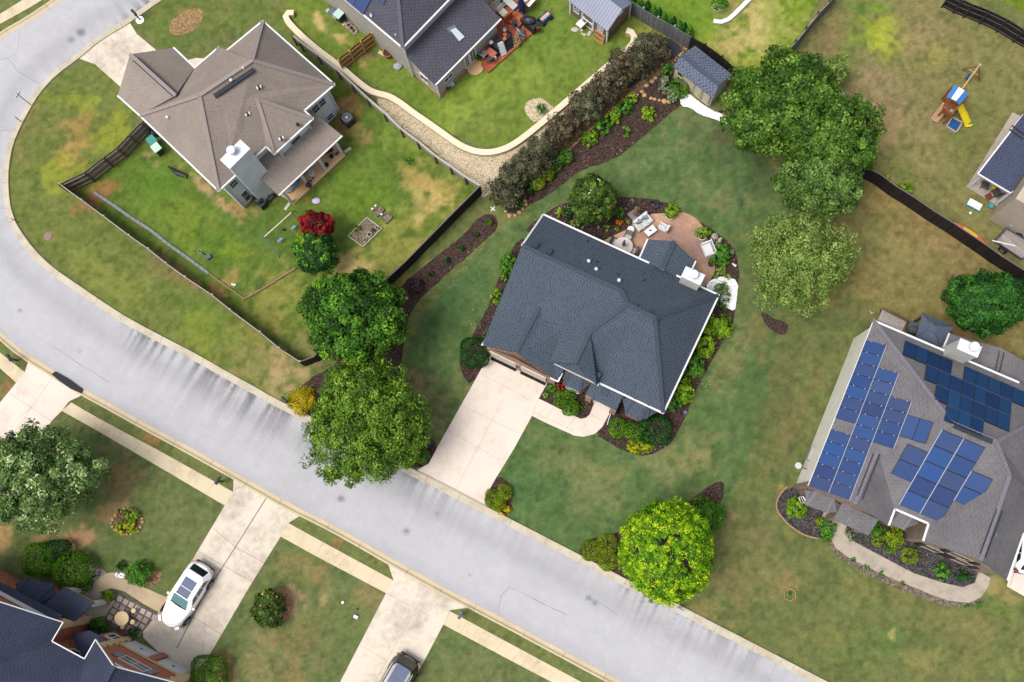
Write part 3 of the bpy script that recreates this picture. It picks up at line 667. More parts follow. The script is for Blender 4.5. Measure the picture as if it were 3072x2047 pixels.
bed('mailbox_bed',cr(750,1347,[(1650,188),(1700,190),(1740,230),(1772,320),(1745,430),(1705,458),(1640,420),(1580,355),(1590,290),(1640,220)]),MULCH,.014,1)
bed('maple_bed',cr(1500,1347,[(515,695),(580,630),(640,590),(800,565),(1000,500),(1225,390),(1330,310),(1430,230),(1500,215),(1508,250),(1500,330),(1450,400),(1420,560),(1300,900),(1232,1000),(1195,1045),(1080,1010),(880,910),(720,820),(600,755)]),MULCH,.014,1)
bed('curb_bed',[(1262,1300),(1290,1312),(1315,1334),(1290,1388),(1256,1408),(1210,1385),(1100,1330),(1000,1280),(900,1236),(905,1190),(960,1130),(1100,1110),(1250,1180)],MULCH,.0145,1)
bed('willow_bed',cr(2272,650,[(20,640),(60,650),(110,690),(150,690),(212,730),(200,770),(185,795),(140,790),(100,770),(50,720)]),MULCH,.014,1,.12)
bed('willow_scatter_bed',cr(2272,650,[(250,560),(290,560),(300,590),(260,600)]),MULCH,.014,1)
bed('black_mulch_bed',cr(2272,1347,[(200,258),(130,340),(128,400),(200,500),(320,580),(410,602),(500,580),(560,400),(350,250)]),MULCH_B,.014,1)
bed('black_mulch_bed_front',WI[2:9]+[(2928,1740),(2930,1716),(2800,1640),(2700,1590),(2600,1560),(2540,1575)],MULCH_B,.014,0)
bed('dry_mulch_strip',[(2488,1600),(2482,1625),(2500,1660),(2545,1695),(2650,1748),(2780,1802),(2850,1822),(2940,1818),(2958,1800),(2942,1793),(2906,1809),(2843,1802),(2794,1784),(2660,1729),(2549,1675),(2509,1646),(2495,1610)],grains('dry_mulch',C(84,78,74),C(122,110,98),C(156,142,122),12),.014,1)
bed('tree_trio_bed',cr(1500,0,[(1420,735),(1520,780),(1640,860),(1792,960)])+[(2340,470),(2420,420),(2300,330)],MULCH,.013,1)
bed('white_rock_bed',cr(1500,0,[(1205,655),(1262,622),(1330,680),(1410,735),(1520,780),(1620,830),(1600,862),(1440,800),(1340,770),(1280,722),(1218,715)]),WROCK,.022,1)
bed('white_rock_bed_patio',cr(1500,650,[(1375,480),(1420,420),(1500,400),(1605,430),(1590,560),(1578,642),(1500,600),(1440,500)]),WROCK,.022,1)
bed('gravel_island',cr(1500,0,[(250,658),(290,665),(330,700),(365,722),(330,760),(240,832),(190,790),(160,730),(180,680)]),GRAVEL,.014,1)
bed('stump_ring',cr(0,0,[(1190,110),(1250,65),(1340,55),(1370,90),(1350,160),(1290,215),(1210,238),(1150,235),(1135,190),(1150,140)]),grains('stump_gravel',C(118,100,66),C(158,130,92),C(192,158,116),12),.014,1)
bed('tree_ring_far',cr(1500,0,[(1420,60),(1470,85),(1510,60),(1500,30),(1460,20),(1425,30)]),GRAVEL,.014,1)
# stamped patio
s=N('stamped_patio');br=s.n('ShaderNodeTexBrick');s.l(s.uv,br.inputs['Vector'])
br.inputs['Scale'].default_value=1;br.inputs['Brick Width'].default_value=.5;br.inputs['Row Height'].default_value=.32;br.inputs['Mortar Size'].default_value=.012
br.inputs['Color1'].default_value=(1,1,1,1);br.inputs['Color2'].default_value=(.86,.84,.86,1);br.inputs['Mortar'].default_value=(.72,.7,.7,1)
cc=s.ramp(s.noise(s.pos,.42,4,.6),[(.36,C(172,140,132)),(.5,C(196,154,130)),(.64,C(222,180,146))])
PATIO=s.out(s.mix(1.,cc,br.outputs['Color'],'MULTIPLY'),.7,.3)
PAT_PX=cr(1500,650,[(560,210),(690,165),(800,110),(870,80)])+[(1900,668),(1947,642),(1991,640),(2034,637),(2061,639),(2090,657),(2112,684),(2128,735),(2143,780),(2146,810),(2136,836),(2110,866),(2060,880),(1900,800)]
sheet('patio',PAT_PX,.02,PATIO,smooth=1,udir=(1,-.5))
# ================================================================ HOUSES
class Fr:
    """house frame: x along one eave, y to the left of it"""
    def __init__(s,a,b,z):
        p=P(*a,z);q=P(*b,z);d=(q-p).to_2d().normalized()
        s.o=p.to_2d();s.x=d;s.y=Vector((-d.y,d.x));s.ang=math.atan2(d.y,d.x)
    def w(s,x,y,z=0.0):
        q=s.o+s.x*x+s.y*y
        return Vector((q.x,q.y,z))
    def L(s,u,v,z=0.0):
        p=P(u,v,z).to_2d()-s.o
        return p.dot(s.x),p.dot(s.y)
def walls(f,outline,z1,z0=-.05):
    mb=MB();pts=[f.w(x,y)for x,y in outline]
    mb.prism(pts,z0,z1);return mb
def wall_line(parent,a,b,mat_frame,mat_glass,wins,name='window',proud=.03,toward=None):
    """windows on the wall a-b (base points). wins: (s0, s1, z0, z1, columns, rows) along the wall in metres"""
    a=Vector(a);b=Vector(b);d=(b-a).normalized();n=Vector((-d.y,d.x,0))
    t=toward if toward is not None else-a
    if n.dot(t)<0:n=-n
    res=[]
    for wdef in wins:
        s0,s1,z0,z1=wdef[:4];cols=wdef[4]if len(wdef)>4 else 1;rows=wdef[5]if len(wdef)>5 else 2
        fm=MB();e=.055
        q=lambda s_,z,o=proud:a+d*s_+n*o+Vector((0,0,z))
        for(u0,u1,w0,w1)in((s0-e,s1+e,z1,z1+e),(s0-e,s1+e,z0-e,z0),(s0-e,s0,z0,z1),(s1,s1+e,z0,z1)):
            fm.beam(q((u0+u1)/2,w0),q((u0+u1)/2,w1),u1-u0,.07,n)if(w1-w0)>(u1-u0)else fm.beam(q(u0,(w0+w1)/2),q(u1,(w0+w1)/2),.07,w1-w0,(0,0,1))
        for c_ in range(1,cols):
            s_=s0+(s1-s0)*c_/cols;fm.beam(q(s_,z0),q(s_,z1),.04,.04,n)
        for r_ in range(1,rows):
            z_=z0+(z1-z0)*r_/rows;fm.beam(q(s0,z_),q(s1,z_),.035,.035)
        fo=fm.build(name,mat_frame,parent)
        gm=MB();o=proud*.4
        gm.beam(q((s0+s1)/2,z0,o),q((s0+s1)/2,z1,o),s1-s0,.03,n)
        gm.build('pane',mat_glass,fo)
        res.append(fo)
    return res
class Caps:
    def __init__(s,ms):s.ms=ms
    def build(s,name,mat,parent):
        for m_ in s.ms:m_.build(name,mat,parent)
def caps(lines,r=.11,lift=.02):
    out=[]
    for a,b in lines:
        mb=MB()
        a=Vector(a)+Vector((0,0,lift));b=Vector(b)+Vector((0,0,lift))
        n=max(2,int((b-a).length/.24));d=(b-a)/n
        for i in range(n):
            p=a+d*i;q=a+d*(i+1.08)
            mb.beam(p+Vector((0,0,.015)),q-Vector((0,0,.01)),r*2,.05)
        out.append(mb)
    return Caps(out)
def gutters(lines,w_=.11,h=.12,dz=-.012):
    mb=MB()
    for a,b in lines:mb.beam(Vector(a)+Vector((0,0,dz)),Vector(b)+Vector((0,0,dz)),w_,h)
    return mb
def pipe_vent(parent,p,r=.05,h=.35,mat=None,cap=False):
    mb=MB().lathe(Vector(p)-Vector((0,0,.1)),[(r*2.2,0),(r*2,.12),(r,.16),(r,h)]+([(r*2,h+.02),(r*2.1,h+.1),(r*.6,h+.17)]if cap else[(r*.9,h+.02)]),10)
    return mb.build('roof_vent',mat,parent)
def box_vent(parent,p,ang,mat,s_=.4,h=.14):
    return MB().box(Vector(p)-Vector((0,0,.12)),s_,s_,h+.12,ang).build('box_vent',mat,parent)
def chimney(parent,corners,z0s,z1,body,capm,flue,flue_at=(.5,.5)):
    pts=[Vector((c.x,c.y,0))for c in corners]
    mb=MB().prism(pts,z0s,z1);ch=mb.build('chimney',body,parent)
    ce=sum(pts,Vector())/4
    out=[ce+(p-ce)*1.05 for p in pts]
    MB().prism(out,z1,z1+.06,True).build('chimney_cap',capm,ch)
    fl=ce+Vector((0,0,z1+.05));fl=fl+(pts[1]-pts[0])*(flue_at[0]-.5)+(pts[3]-pts[0])*(flue_at[1]-.5)
    MB().lathe(fl,[(.2,0),(.2,.3),(.3,.32),(.31,.5),(.26,.56)],16).build('flue',flue,ch)
    return ch
WHITE=plain('white_trim',C(250,250,252),.05,2,.5,.4)
WHITE_P=plain('white_panel',C(238,238,242),.06,2,.5,.4)
METAL_W=plain('galvanised_cap',C(240,244,252),.06,1.5,.45,.5)
GREYTRIM=plain('grey_trim',C(196,196,192),.08)
PANE=glass('window_pane',C(70,92,90))
PANE_D=glass('window_pane_dark',C(46,58,66))
DARKV=plain('dark_vent',C(52,56,66),.2)
BLACK=plain('black_plastic',C(34,36,42),.25,4,.5,.4)
# ---- central house
SH_C=shingle('shingle_slate_blue',C(91,102,116),C(69,79,93),.23,.155,.82,.09)
RC_C=plain('ridge_cap_slate',C(72,80,94),.18,5,.92)
BR_C=brick('brick_tan',C(196,150,122),C(172,128,104),C(206,190,176))
CREAM=siding('cream_trim',C(226,212,198),.5)
f=Fr((1632,645),(2155,885),2.9);UDIR['d']=Vector((f.x.x,f.x.y,0))
hs=thing('central_house','single storey house with slate blue shingle hip roof, white chimney and pale double garage','house',f.w(6.5,-4.5))
A=f.w(-.05,0,2.9);D=f.w(13,0,2.9);Fq=f.w(13,-8.83,2.9);Fl=f.w(8.36,-8.85,2.9);B=f.w(0,-3.18,5.45);G=f.w(7.19,-3.13,5.42)
Hh=f.w(7.89,-3.88,5.98);E=f.w(9.86,-3.96,6.06);Cc=f.w(.22,-9.97,2.9);Gr=f.w(5.88,-9.95,2.9);gt=f.w(2.72,-6.23,4.3);gp=f.w(2.66,-9.57,4.3)
VB=f.w(4.81,-6.83,4.08);DL=f.w(4.9,-9.13,4.02);DT=f.w(6.46,-6.36,5.02);DP=f.w(6.49,-8.69,5.0);DR=f.w(8.3,-9.18,3.9)
DR2=f.w(8.34,-8.86,3.3)
roof=MB().shell([[A,D,E,Hh,G,B],[B,G,VB,gt,Cc],[Cc,gt,gp],[gt,VB,f.w(5.0,-7.4,3.82),f.w(5.88,-9.1,3.15),Gr,gp],[G,Hh,DT,DP,DL,VB],[D,Fq,E]],.16)
roof.shell([[Hh,E,Fq,Fl,DT],[DT,Fl,DR2,DR,DP]],.16)
ro=roof.build('roof',SH_C,hs)
caps([(B,G),(G,Hh),(Hh,E),(E,D),(E,Fq),(gt,gp),(DT,DP),(Hh,DT)],.13).build('ridge_cap',RC_C,ro)
gutters([(A,D),(D,Fq),(Fl,Fq),(Fl,f.w(8.34,-9.05,2.9)),(A,B)],.12,.13).build('gutter',WHITE,hs)
gutters([(f.w(5.88,-9.3,3.0),Gr),(Cc,f.w(.25,-9.6,2.9)),(Gr,f.w(5.3,-9.97,3.0))],.1,.12).build('garage_gutter',WHITE,hs)
gutters([(f.w(5.15,-9.0,3.2),f.w(8.3,-9.02,3.2))],.12,.2).build('dormer_trim',CREAM,hs)
mb=walls(f,[(.5,-.5),(12.6,-.5),(12.6,-8.5),(8.2,-8.5),(8.2,-8.9),(5.6,-8.9),(5.6,-9.95),(.55,-9.95),(.55,-8)],2.8)
mb.face([f.w(.52,-9.94,2.75),f.w(5.6,-9.94,2.75),f.w(2.68,-9.94,4.1)]);mb.face([f.w(.5,-.6,2.75),f.w(.5,-9.9,2.75),f.w(.5,-3.2,5.2)])
mb.face([f.w(5.0,-8.4,2.7),f.w(8.2,-8.4,2.7),f.w(8.2,-8.4,3.7),f.w(6.5,-8.4,4.85),f.w(5.0,-8.4,3.85)])
MB().shell([[f.w(5.1,-8.35,3.75),f.w(5.1,-9.0,3.3),f.w(8.25,-9.0,3.3),f.w(8.25,-8.35,3.75)]],.08).build('pent_roof',SH_C,hs)
mb.build('wall',BR_C,hs)
for x0,x1 in((.78,2.72),(3.06,4.98)):
    gd=MB()
    for k in range(4):gd.beam(f.w(x0,-9.99 -.005 *(k%2),.32 +k*.54),f.w(x1,-9.99 -.005 *(k%2),.32 +k*.54),.08,.535)
    g_=gd.build('garage_door',plain('garage_cream',C(232,220,206),.05),hs)
    MB().beam(f.w(x0,-10.13,.05),f.w(x1,-10.13,.05),.2,.07).build('door_seal',plain('rubber_black',C(8,9,11),.2),g_)
MB().beam(f.w(2.89,-9.98,0),f.w(2.89,-9.98,2.5),.34,.2,f.y.to_3d()).build('garage_pier',BR_C,hs)
MB().beam(f.w(2.89,-10.15,1.8),f.w(2.89,-10.15,2.1),.14,.14).build('wall_lantern',BLACK,hs)
def bay(parent,f,base,rim,top,zr,zt,rm,cm,wm,ov=.12,wz=None):
    """bay: wall polygon base, roof rim and top line"""
    mb=MB();pts=[f.w(x,y)for x,y in base];mb.prism(pts,0,zr-.05);b_=mb.build('bay_wall',wm,parent)
    R=[f.w(x,y,zr)for x,y in rim];T=[f.w(x,y,zt)for x,y in top]
    fac=[[R[0],R[1],T[0]]]+[[R[i],R[i+1],T[min(i,len(T)-1)],T[min(i-1,len(T)-1)]]if min(i,len(T)-1)!=min(i-1,len(T)-1)else[R[i],R[i+1],T[min(i,len(T)-1)]]for i in range(1,len(R)-1)]
    o=MB().shell(fac,.12).build('bay_roof',rm,parent)
    caps([(R[i],T[min(max(i-1,0),len(T)-1)])for i in range(1,len(R)-1)],.1).build('ridge_cap',cm,o)
    return b_
bay(hs,f,[(5.6,-8.7),(6.3,-9.78),(7.45,-9.78),(7.8,-9.0),(7.8,-8.6)],[(5.55,-8.95),(6.28,-9.92),(7.42,-9.92),(7.86,-9.1),(7.86,-8.8)],[(6.3,-8.9),(7.2,-8.9)],2.55,3.0,SH_C,RC_C,BR_C)
wall_line(hs,f.w(6.3,-9.78),f.w(7.45,-9.78),WHITE,PANE_D,[(.15,1.0,.7,2.3,1,2)])
b2=bay(hs,f,[(10.3,-8.5),(10.85,-9.7),(11.75,-9.7),(12.15,-9.4),(12.5,-8.5)],[(10.14,-9.0),(10.78,-9.83),(11.8,-9.85),(12.17,-9.55),(12.68,-8.75)],[(10.9,-8.7),(11.9,-8.7)],2.45,2.95,SH_C,RC_C,BR_C)
pr=MB().shell([[f.w(7.9,-8.6,2.85),f.w(7.88,-9.9,2.5),f.w(10.13,-9.98,2.5),f.w(10.17,-8.6,2.85)]],.14).build('porch_roof',SH_C,hs)
caps([(f.w(8.95,-8.75,2.84),f.w(8.98,-9.4,2.67))],.24).build('ridge_cap',RC_C,pr)
for x,y in((8.12,-9.75),(9.95,-9.8)):MB().box(f.w(x,y),.42,.42,2.45,f.ang).build('porch_column',BR_C,hs)
# rear sunroom
sr=[f.w(7.14,-.1,2.7),f.w(7.07,1.55,2.6),f.w(8.77,2.0,3.25),f.w(10.65,1.55,2.6),f.w(10.66,-.1,2.7),f.w(8.85,-.1,3.3)]
o=MB().shell([[sr[0],sr[1],sr[2],sr[5]],[sr[5],sr[2],sr[3],sr[4]]],.12).build('sunroom_roof',SH_C,hs)
caps([(sr[5],sr[2])],.17).build('ridge_cap',RC_C,o)
gutters([(sr[0],sr[1]),(sr[3],f.w(10.66,.4,2.65))],.1,.11).build('sunroom_gutter',WHITE,hs)
walls(f,[(7.35,-.6),(7.35,1.35),(10.4,1.35),(10.4,-.6)],2.5).build('sunroom_wall',BR_C,hs)
MB().box(f.w(7.5,1.75),.3,.5,.3,f.ang).build('sunroom_step',CREAM,hs)
chimney(hs,[f.w(10.24,-.47),f.w(11.55,-.47),f.w(11.55,.27),f.w(10.24,.27)],0,4.9,siding('chimney_white',C(238,234,226),.15),METAL_W,METAL_W)
kk=.8
rz=lambda y:2.9 +kk*abs(y)
for u,v in((1766,785),(1788,812),(1856,846)):
    p=on_plane(u,v,A,Vector((0,0,1)));x,y=f.L(u,v,4.7);pipe_vent(hs,f.w(x,y,rz(y)),.055,.34,METAL_W,True)
for u,v in((1763,716),(1791,789),(1854,827),(1932,842)):
    x,y=f.L(u,v,4.1);pipe_vent(hs,f.w(x,y,rz(y)),.045,.28,BLACK)
for u,v,z in((1606,735),(1647,756),(1904,918),(1950,938))and((1606,735,5.3),(1647,756,5.3),(1904,918,5.9),(1950,938,5.9)):
    x,y=f.L(u,v,z);box_vent(hs,f.w(x,y,z),f.ang,DARKV,.36,.1)
x,y=f.L(1968,966,5.8);box_vent(hs,f.w(x,y,5.8),f.ang,DARKV,.34,.1)
# ---- left (north-west) house
SH_L=shingle('shingle_brown',C(162,150,141),C(153,141,132),.5,.14,.9,.18)
RC_L=plain('ridge_cap_brown',C(164,152,147),.1,5,.92)
SD_G=siding('siding_grey',C(194,197,200,1.1),.18)
f=Fr((353,288),(656,574),4.9);UDIR['d']=Vector((f.x.x,f.x.y,0))
hs=thing('grey_house','two storey grey house with brown hip roof, tall chimney and a covered rear porch','house',f.w(6,5))
ze=4.9
q=lambda u,v,z:P(u,v,z)
S_=f.w(10.24,0,ze);mc=f.w(2.21,.05,ze);Aw=f.w(6.15,3.65,8.2);Bn=f.w(7.0,7.72,8.2);Nfl=f.w(2.5,4.55,ze);Nfp=f.w(2.7,7.28,ze);n1=f.w(3.28,7.33,ze);Nn=f.w(3.6,10.7,ze);En=f.w(10.7,10.75,ze)
se1=f.w(10.5,8.0,ze);b3=f.w(10.4,4.4,ze);bap=f.w(8.4,6.2,6.75);b1=f.w(11.36,8.0,ze);b2_=f.w(11.2,4.4,ze)
ga=f.w(0,0,ze);gpk=f.w(-.5,2.6,6.6);ggr=f.w(.33,5.1,ze);gr2=f.w(2.5,5.07,ze);gre=f.w(4.0,2.65,6.6)
rf=MB().shell([[mc,S_,Aw],[mc,Aw,Nfp,Nfl],[Aw,Bn,Nn,n1,Nfp],[Nn,En,Bn],[S_,b3,bap,se1,En,Bn,Aw],[b3,b2_,bap],[b2_,b1,bap],[b1,se1,bap]],.18)
rf.shell([[ga,mc,gre,gpk],[gpk,gre,gr2,ggr]],.18)
ro=rf.build('roof',SH_L,hs)
caps([(Aw,Bn),(Aw,S_),(Aw,mc),(Bn,Nn),(Bn,En),(bap,b2_),(bap,b1),(gpk,gre),(Aw,Nfp)],.13).build('ridge_cap',RC_L,ro)
gutters([(ga,mc),(mc,S_),(S_,b3),(b3,b2_),(b2_,b1),(b1,se1),(se1,En),(Nn,En),(Nfl,Nfp),(ggr,gr2),(Nn,n1)],.11,.13).build('gutter',WHITE,hs)
vn=(Vector((0,0,1)))
MB().beam(f.w(6.75,4.3,7.85),f.w(7.35,7.4,7.85),.3,.12).build('ridge_vent',DARKV,hs)
MB().beam(f.w(.0,2.45,6.6),f.w(3.9,2.5,6.6),.07,.1).beam(f.w(.1,2.8,6.6),f.w(4.0,2.85,6.6),.07,.1).build('garage_ridge_vent',DARKV,hs)
walls(f,[(10.15,.4),(10.15,4.8),(10.95,4.8),(10.95,7.65),(10.15,7.65),(10.15,10.35),(3.9,10.35),(3.9,7),(3.0,7),(3.0,4.7),(.6,4.7),(.6,.4)],4.85).build('wall',SD_G,hs)
for x,y in((10.25,.45),(10.25,10.3),(11.05,4.85),(11.05,7.6)):MB().beam(f.w(x,y,.1),f.w(x,y,4.8),.09,.09).build('downspout',WHITE_P,hs)
def wins_px(parent,f,const,quads,fm,gm,cols=1,rows=2,axis='x'):
    """windows measured on the wall x=const (or y=const) from their photo corners"""
    for qd in quads:
        c=rws=None
        if len(qd)==6:c,rws=qd[4:];qd=qd[:4]
        n=(f.x if axis=='x' else f.y).to_3d();p0=f.w(const,0)if axis=='x' else f.w(0,const)
        ss=[];zz=[]
        for u,v in qd:
            p=on_plane(u,v,p0,n);r=p.to_2d()-f.o;ss.append(r.dot(f.y if axis=='x' else f.x));zz.append(p.z)
        ss.sort();zz.sort()
        s0,s1=(ss[0]+ss[1])/2,(ss[2]+ss[3])/2;z0,z1=(zz[0]+zz[1])/2,(zz[2]+zz[3])/2
        if axis=='x':a,b=f.w(const,0),f.w(const,1)
        else:a,b=f.w(0,const),f.w(1,const)
        wall_line(parent,a,b,fm,gm,[(s0,s1,max(z0,.3),z1,c or cols,rws or rows)])
k1=200 /1307;k2=200 /1845
wins_px(hs,f,10.15,[cr(640,410,[(300,940),(410,820),(490,910),(375,1020)],k1),cr(640,410,[(530,1130),(615,1045),(745,1185),(655,1270)],k1)],WHITE_P,PANE)
wins_px(hs,f,10.15,[cr(750,0,[(405,730),(450,695),(475,730),(430,765)]),cr(750,0,[(455,690),(490,655),(512,690),(470,722)]),cr(960,220,[(160,1210),(305,1090),(420,1270),(290,1400)],k2)],WHITE_P,PANE)
wins_px(hs,f,10.95,[cr(820,380,[(300,275),(460,145),(505,215),(350,355)],.1659)],WHITE_P,PANE,1,1)
k1=200 /1307
# chimney chase runs the full height of the south-east wall
chimney(hs,[f.w(10.1,1.55),f.w(11.0,1.55),f.w(11.0,3.35),f.w(10.1,3.35)],0,7.6,SD_G,METAL_W,METAL_W,(.3,.5))
# porch
po=[P(960,353,3.5),P(1027,408,2.75),P(837,587,2.75),P(783,542,3.45)]
pw0=f.w(10.15,8.5,3.75);pw1=f.w(10.15,2.6,3.75)
pr=MB().shell([[pw0,po[1],po[2],pw1]],.16).build('porch_roof',SH_L,hs)
gutters([(po[1],po[2])],.1,.12).build('porch_gutter',WHITE,pr)
slab=[P(1030,455,.12),P(1036,464,.12),P(879,612,.12),f.w(10.15,2.4),f.w(10.15,8.9),P(1003,430,.12)]
MB().prism([f.w(10.1,2.5),P(855,594,.12),P(879,614,.12),P(1036,466,.12),P(1012,440,.12),f.w(10.1,8.8)],0,.12).build('porch_slab',plain('porch_tan',C(240,196,148),.14,1.2,.8),hs)
for u,v in((1032,462),(980,510),(922,552),(876,612)):
    b=P(u,v,.12);t=b.lerp(f.w(10,5),.03)
    MB().beam(t,Vector((t.x,t.y,2.65)),.2,.2,f.x.to_3d()).build('porch_post',WHITE_P,hs)
MB().beam(po[1].lerp(pw0,.06)-Vector((0,0,.25)),po[2].lerp(pw1,.06)-Vector((0,0,.25)),.14,.24).build('porch_beam',SD_G,hs)
for u,v,z in((731,207,8.0),(695,243,7.9),(504,354,6.0)):
    p=P(u,v,z);pipe_vent(hs,p-Vector((0,0,.3)),.055,.5,METAL_W,True)
for u,v,z in((666,282,7.6),(750,321,6.6),(891,371,5.6)):
    pipe_vent(hs,P(u,v,z)-Vector((0,0,.15)),.06,.3,BLACK)
for u,v,z in((778,264,7.0),(744,344,6.4),(845,417,5.5)):
    MB().box(P(u,v,z)-Vector((0,0,.1)),.34,.2,.24,f.ang+1.2).build('box_vent',WHITE_P,hs)
    MB().box(P(u,v,z)-Vector((0,0,.05)),.14,.24,.24,f.ang+1.2).build('box_vent',BLACK,hs)
# ---- upper house
SH_U=shingle('shingle_charcoal',C(96,95,106),C(80,80,92),.34,.14,.84,.14)
RC_U=plain('ridge_cap_charcoal',C(104,102,112),.14,5,.92)
SD_U=siding('siding_greige',C(204,198,190),.18)
f=Fr((1036,0),(1208,145),5.0);f.o=P(1208,145,5.0).to_2d();UDIR['d']=Vector((f.x.x,f.x.y,0))
hs=thing('greige_house','two storey greige house with charcoal roof, skylight addition and solar panels','house',f.w(-4,4))
z5=5.0;c1=f.w(0,0,z5);hp=f.w(-4,4,8.0);e2=f.w(0,9,z5)
rf=MB().shell([[f.w(-14,0,z5),c1,hp,f.w(-14,4,8.0)],[c1,e2,f.w(-4,9,8.0),hp],[hp,f.w(-4,9,8.0),f.w(-8,9,5),f.w(-14,8,5),f.w(-14,4,8.0)]],.18)
ro=rf.build('roof',SH_U,hs);caps([(c1,hp),(hp,f.w(-14,4,8))],.13).build('ridge_cap',RC_U,ro)
gutters([(f.w(-14,0,z5),c1),(c1,f.w(0,9,z5))],.11,.13).build('gutter',WHITE,hs)
walls(f,[(-14,.25),(-.25,.25),(-.25,9),(-14,9)],4.95).build('wall',SD_U,hs)
walls(f,[(-.5,6.3),(.55,6.3),(.55,9.5),(-.5,9.5)],4.8).build('wall_bay',SD_U,hs)
ad=[f.w(-.25,.1,3.75),f.w(2.62,.1,2.6),f.w(3.14,6.87,2.6),f.w(.25,6.9,3.75)]
ad[2]=f.w(2.75,6.87,2.6);ad[3]=f.w(-.25,6.9,3.75)
pr=MB().shell([ad],.15).build('addition_roof',SH_U,hs)
gutters([(ad[1],ad[2])],.1,.12).build('addition_gutter',WHITE,pr)
adw=walls(f,[(-.25,.3),(2.4,.3),(2.45,6.6),(-.25,6.6)],2.55)
adw.face([f.w(-.25,.29,2.5),f.w(2.4,.29,2.5),f.w(-.25,.29,3.6)]);adw.build('addition_wall',SD_U,hs)
MB().prism([f.w(0,.27),f.w(2.55,.2),f.w(2.6,3.0),f.w(2.35,3.0),f.w(2.3,.36),f.w(0,.4)],0,.22).build('brick_footing',brick('brick_orange',C(190,120,88),C(168,100,74),C(190,170,150)),hs)
MB().beam(f.w(-.1,.12,.1),f.w(-.1,.12,4.85),.11,.11).build('downspout',WHITE,hs);MB().beam(f.w(2.5,.25,.1),f.w(2.5,.25,2.5),.1,.1).build('downspout',WHITE,hs)
wins_px(hs,f,.29,[cr(1180,120,[(745,920),(930,1060),(985,1210),(795,1070)],k2)],WHITE,PANE_D,2,1,'y')
wins_px(hs,f,2.42,[cr(1180,120,[(1395,1110),(1610,910),(1640,980),(1420,1180)],k2)],WHITE,PANE_D,2,1)
wins_px(hs,f,-.25,[cr(1360,0,[(40,100),(140,10),(165,110),(70,200)],.153)],WHITE,PANE)
fd=[on_plane(u,v,f.w(2.43,0),f.x.to_3d())for u,v in cr(1360,0,[(225,1300),(310,1230),(340,1200),(430,1120)],.153)]
ys=sorted((p.to_2d()-f.o).dot(f.y)for p in fd)
for y0,y1 in((ys[0],ys[1]+.05),(ys[2]-.1,ys[3]+.1)):
    dm=MB().beam(f.w(2.47,y0,1.05),f.w(2.47,y1,1.05),.06,2.05).build('patio_door',WHITE,hs)
    gm=MB()
    for i in range(2):
        for j in range(4):
            yy=y0+(y1-y0)*(.18 +.36 *i);gm.beam(f.w(2.495,yy,.5 +j*.38),f.w(2.495,yy+(y1-y0)*.28,.5 +j*.38),.03,.28)
    gm.build('pane',PANE_D,dm)
# skylight
zs=lambda x:3.75 -.4 *(x+.25)
mbs=MB();sk=MB();pl=Vector(f.w(0,0,3.65));nn=(ad[1]-ad[0]).cross(ad[3]-ad[0]).normalized()
sp=[on_plane(u,v,ad[0],nn)for u,v in cr(750,0,[(1345,205),(1380,190),(1440,250),(1405,280)])]
def extr(mb,pts,n,h):
    t=[p+n*h for p in pts];mb.face(t)
    for i in range(len(pts)):mb.face([pts[i],pts[(i+1)%len(pts)],t[(i+1)%len(pts)],t[i]])
if nn.z<0:nn=-nn
ce=sum(sp,Vector())/4
extr(mbs,[ce+(p-ce)*1.5 for p in sp],nn,.02);fo=mbs.build('skylight_flashing',plain('flashing_blue',C(112,126,146),.2,3,.6,.4),hs)
extr(sk,sp,nn,.14);sk.build('skylight',plain('skylight_dome',C(216,228,240),.06,1,.25,.5),hs)
# solar panels
PVM=None
def pv_mat():
    s=N('solar_cells');uv=s.uv;sep=s.n('ShaderNodeSeparateXYZ');s.l(uv,sep.inputs[0])
    oi=s.n('ShaderNodeObjectInfo')
    g=s.math('MAXIMUM',s.math('GREATER_THAN',s.math('FRACT',s.math('DIVIDE',sep.outputs[0],.13)),.93),s.math('GREATER_THAN',s.math('FRACT',s.math('DIVIDE',sep.outputs[1],.13)),.93))
    base=s.ramp(oi.outputs['Random'],[(0,C(44,62,112)),(.3,C(42,74,134)),(.55,C(62,78,120)),(.8,C(40,84,150)),(1,C(72,88,132))])
    n_=s.noise(s.pos,1.1,4,.7)
    col=s.mix(s.math('MULTIPLY',n_,.35),base,C(84,98,128))
    col=s.mix(s.math('MULTIPLY',g,.25),col,C(80,100,150))
    return s.out(col,.45,.12)
def pv_mat2():
    s=N('solar_cells_rear');oi=s.n('ShaderNodeObjectInfo')
    base=s.ramp(oi.outputs['Random'],[(0,C(22,52,96)),(.4,C(24,66,112)),(.7,C(20,46,92)),(1,C(30,76,120))])
    col=s.mix(s.math('MULTIPLY',s.noise(s.pos,1.1,4,.7),.3),base,C(50,84,120))
    return s.out(col,.4,.15)
PV=pv_mat();PV2=pv_mat2();PVF=plain('panel_edge',C(30,34,50),.2,3,.4,.5);RAIL=plain('panel_rail',C(176,184,202),.1,3,.4,.5)
def panel(parent,c4,n,mat,h=.09,lbl=None):
    ce=sum(c4,Vector())/4
    inner=[ce+(p-ce)*.98 for p in c4]
    fm=MB();extr(fm,inner,n,h);o=fm.build('solar_panel',PVF,parent)
    gm=MB();gm.face([ce+(p-ce)*.93 +n*(h+.004)for p in c4]);gm.build('solar_cell_sheet',mat,o)
    cm_=MB()
    return o
def grid(parent,org,ex,ey,cells,n,mat,w_=1,h_=1):
    for i,j in cells:
        a=org+ex*i+ey*j
        panel(parent,[a,a+ex*w_,a+ex*w_+ey*h_,a+ey*h_],n,mat)
pls=c1;n5=(c1-f.w(-14,0,z5)).cross(hp-c1).normalized()
if n5.z<0:n5=-n5
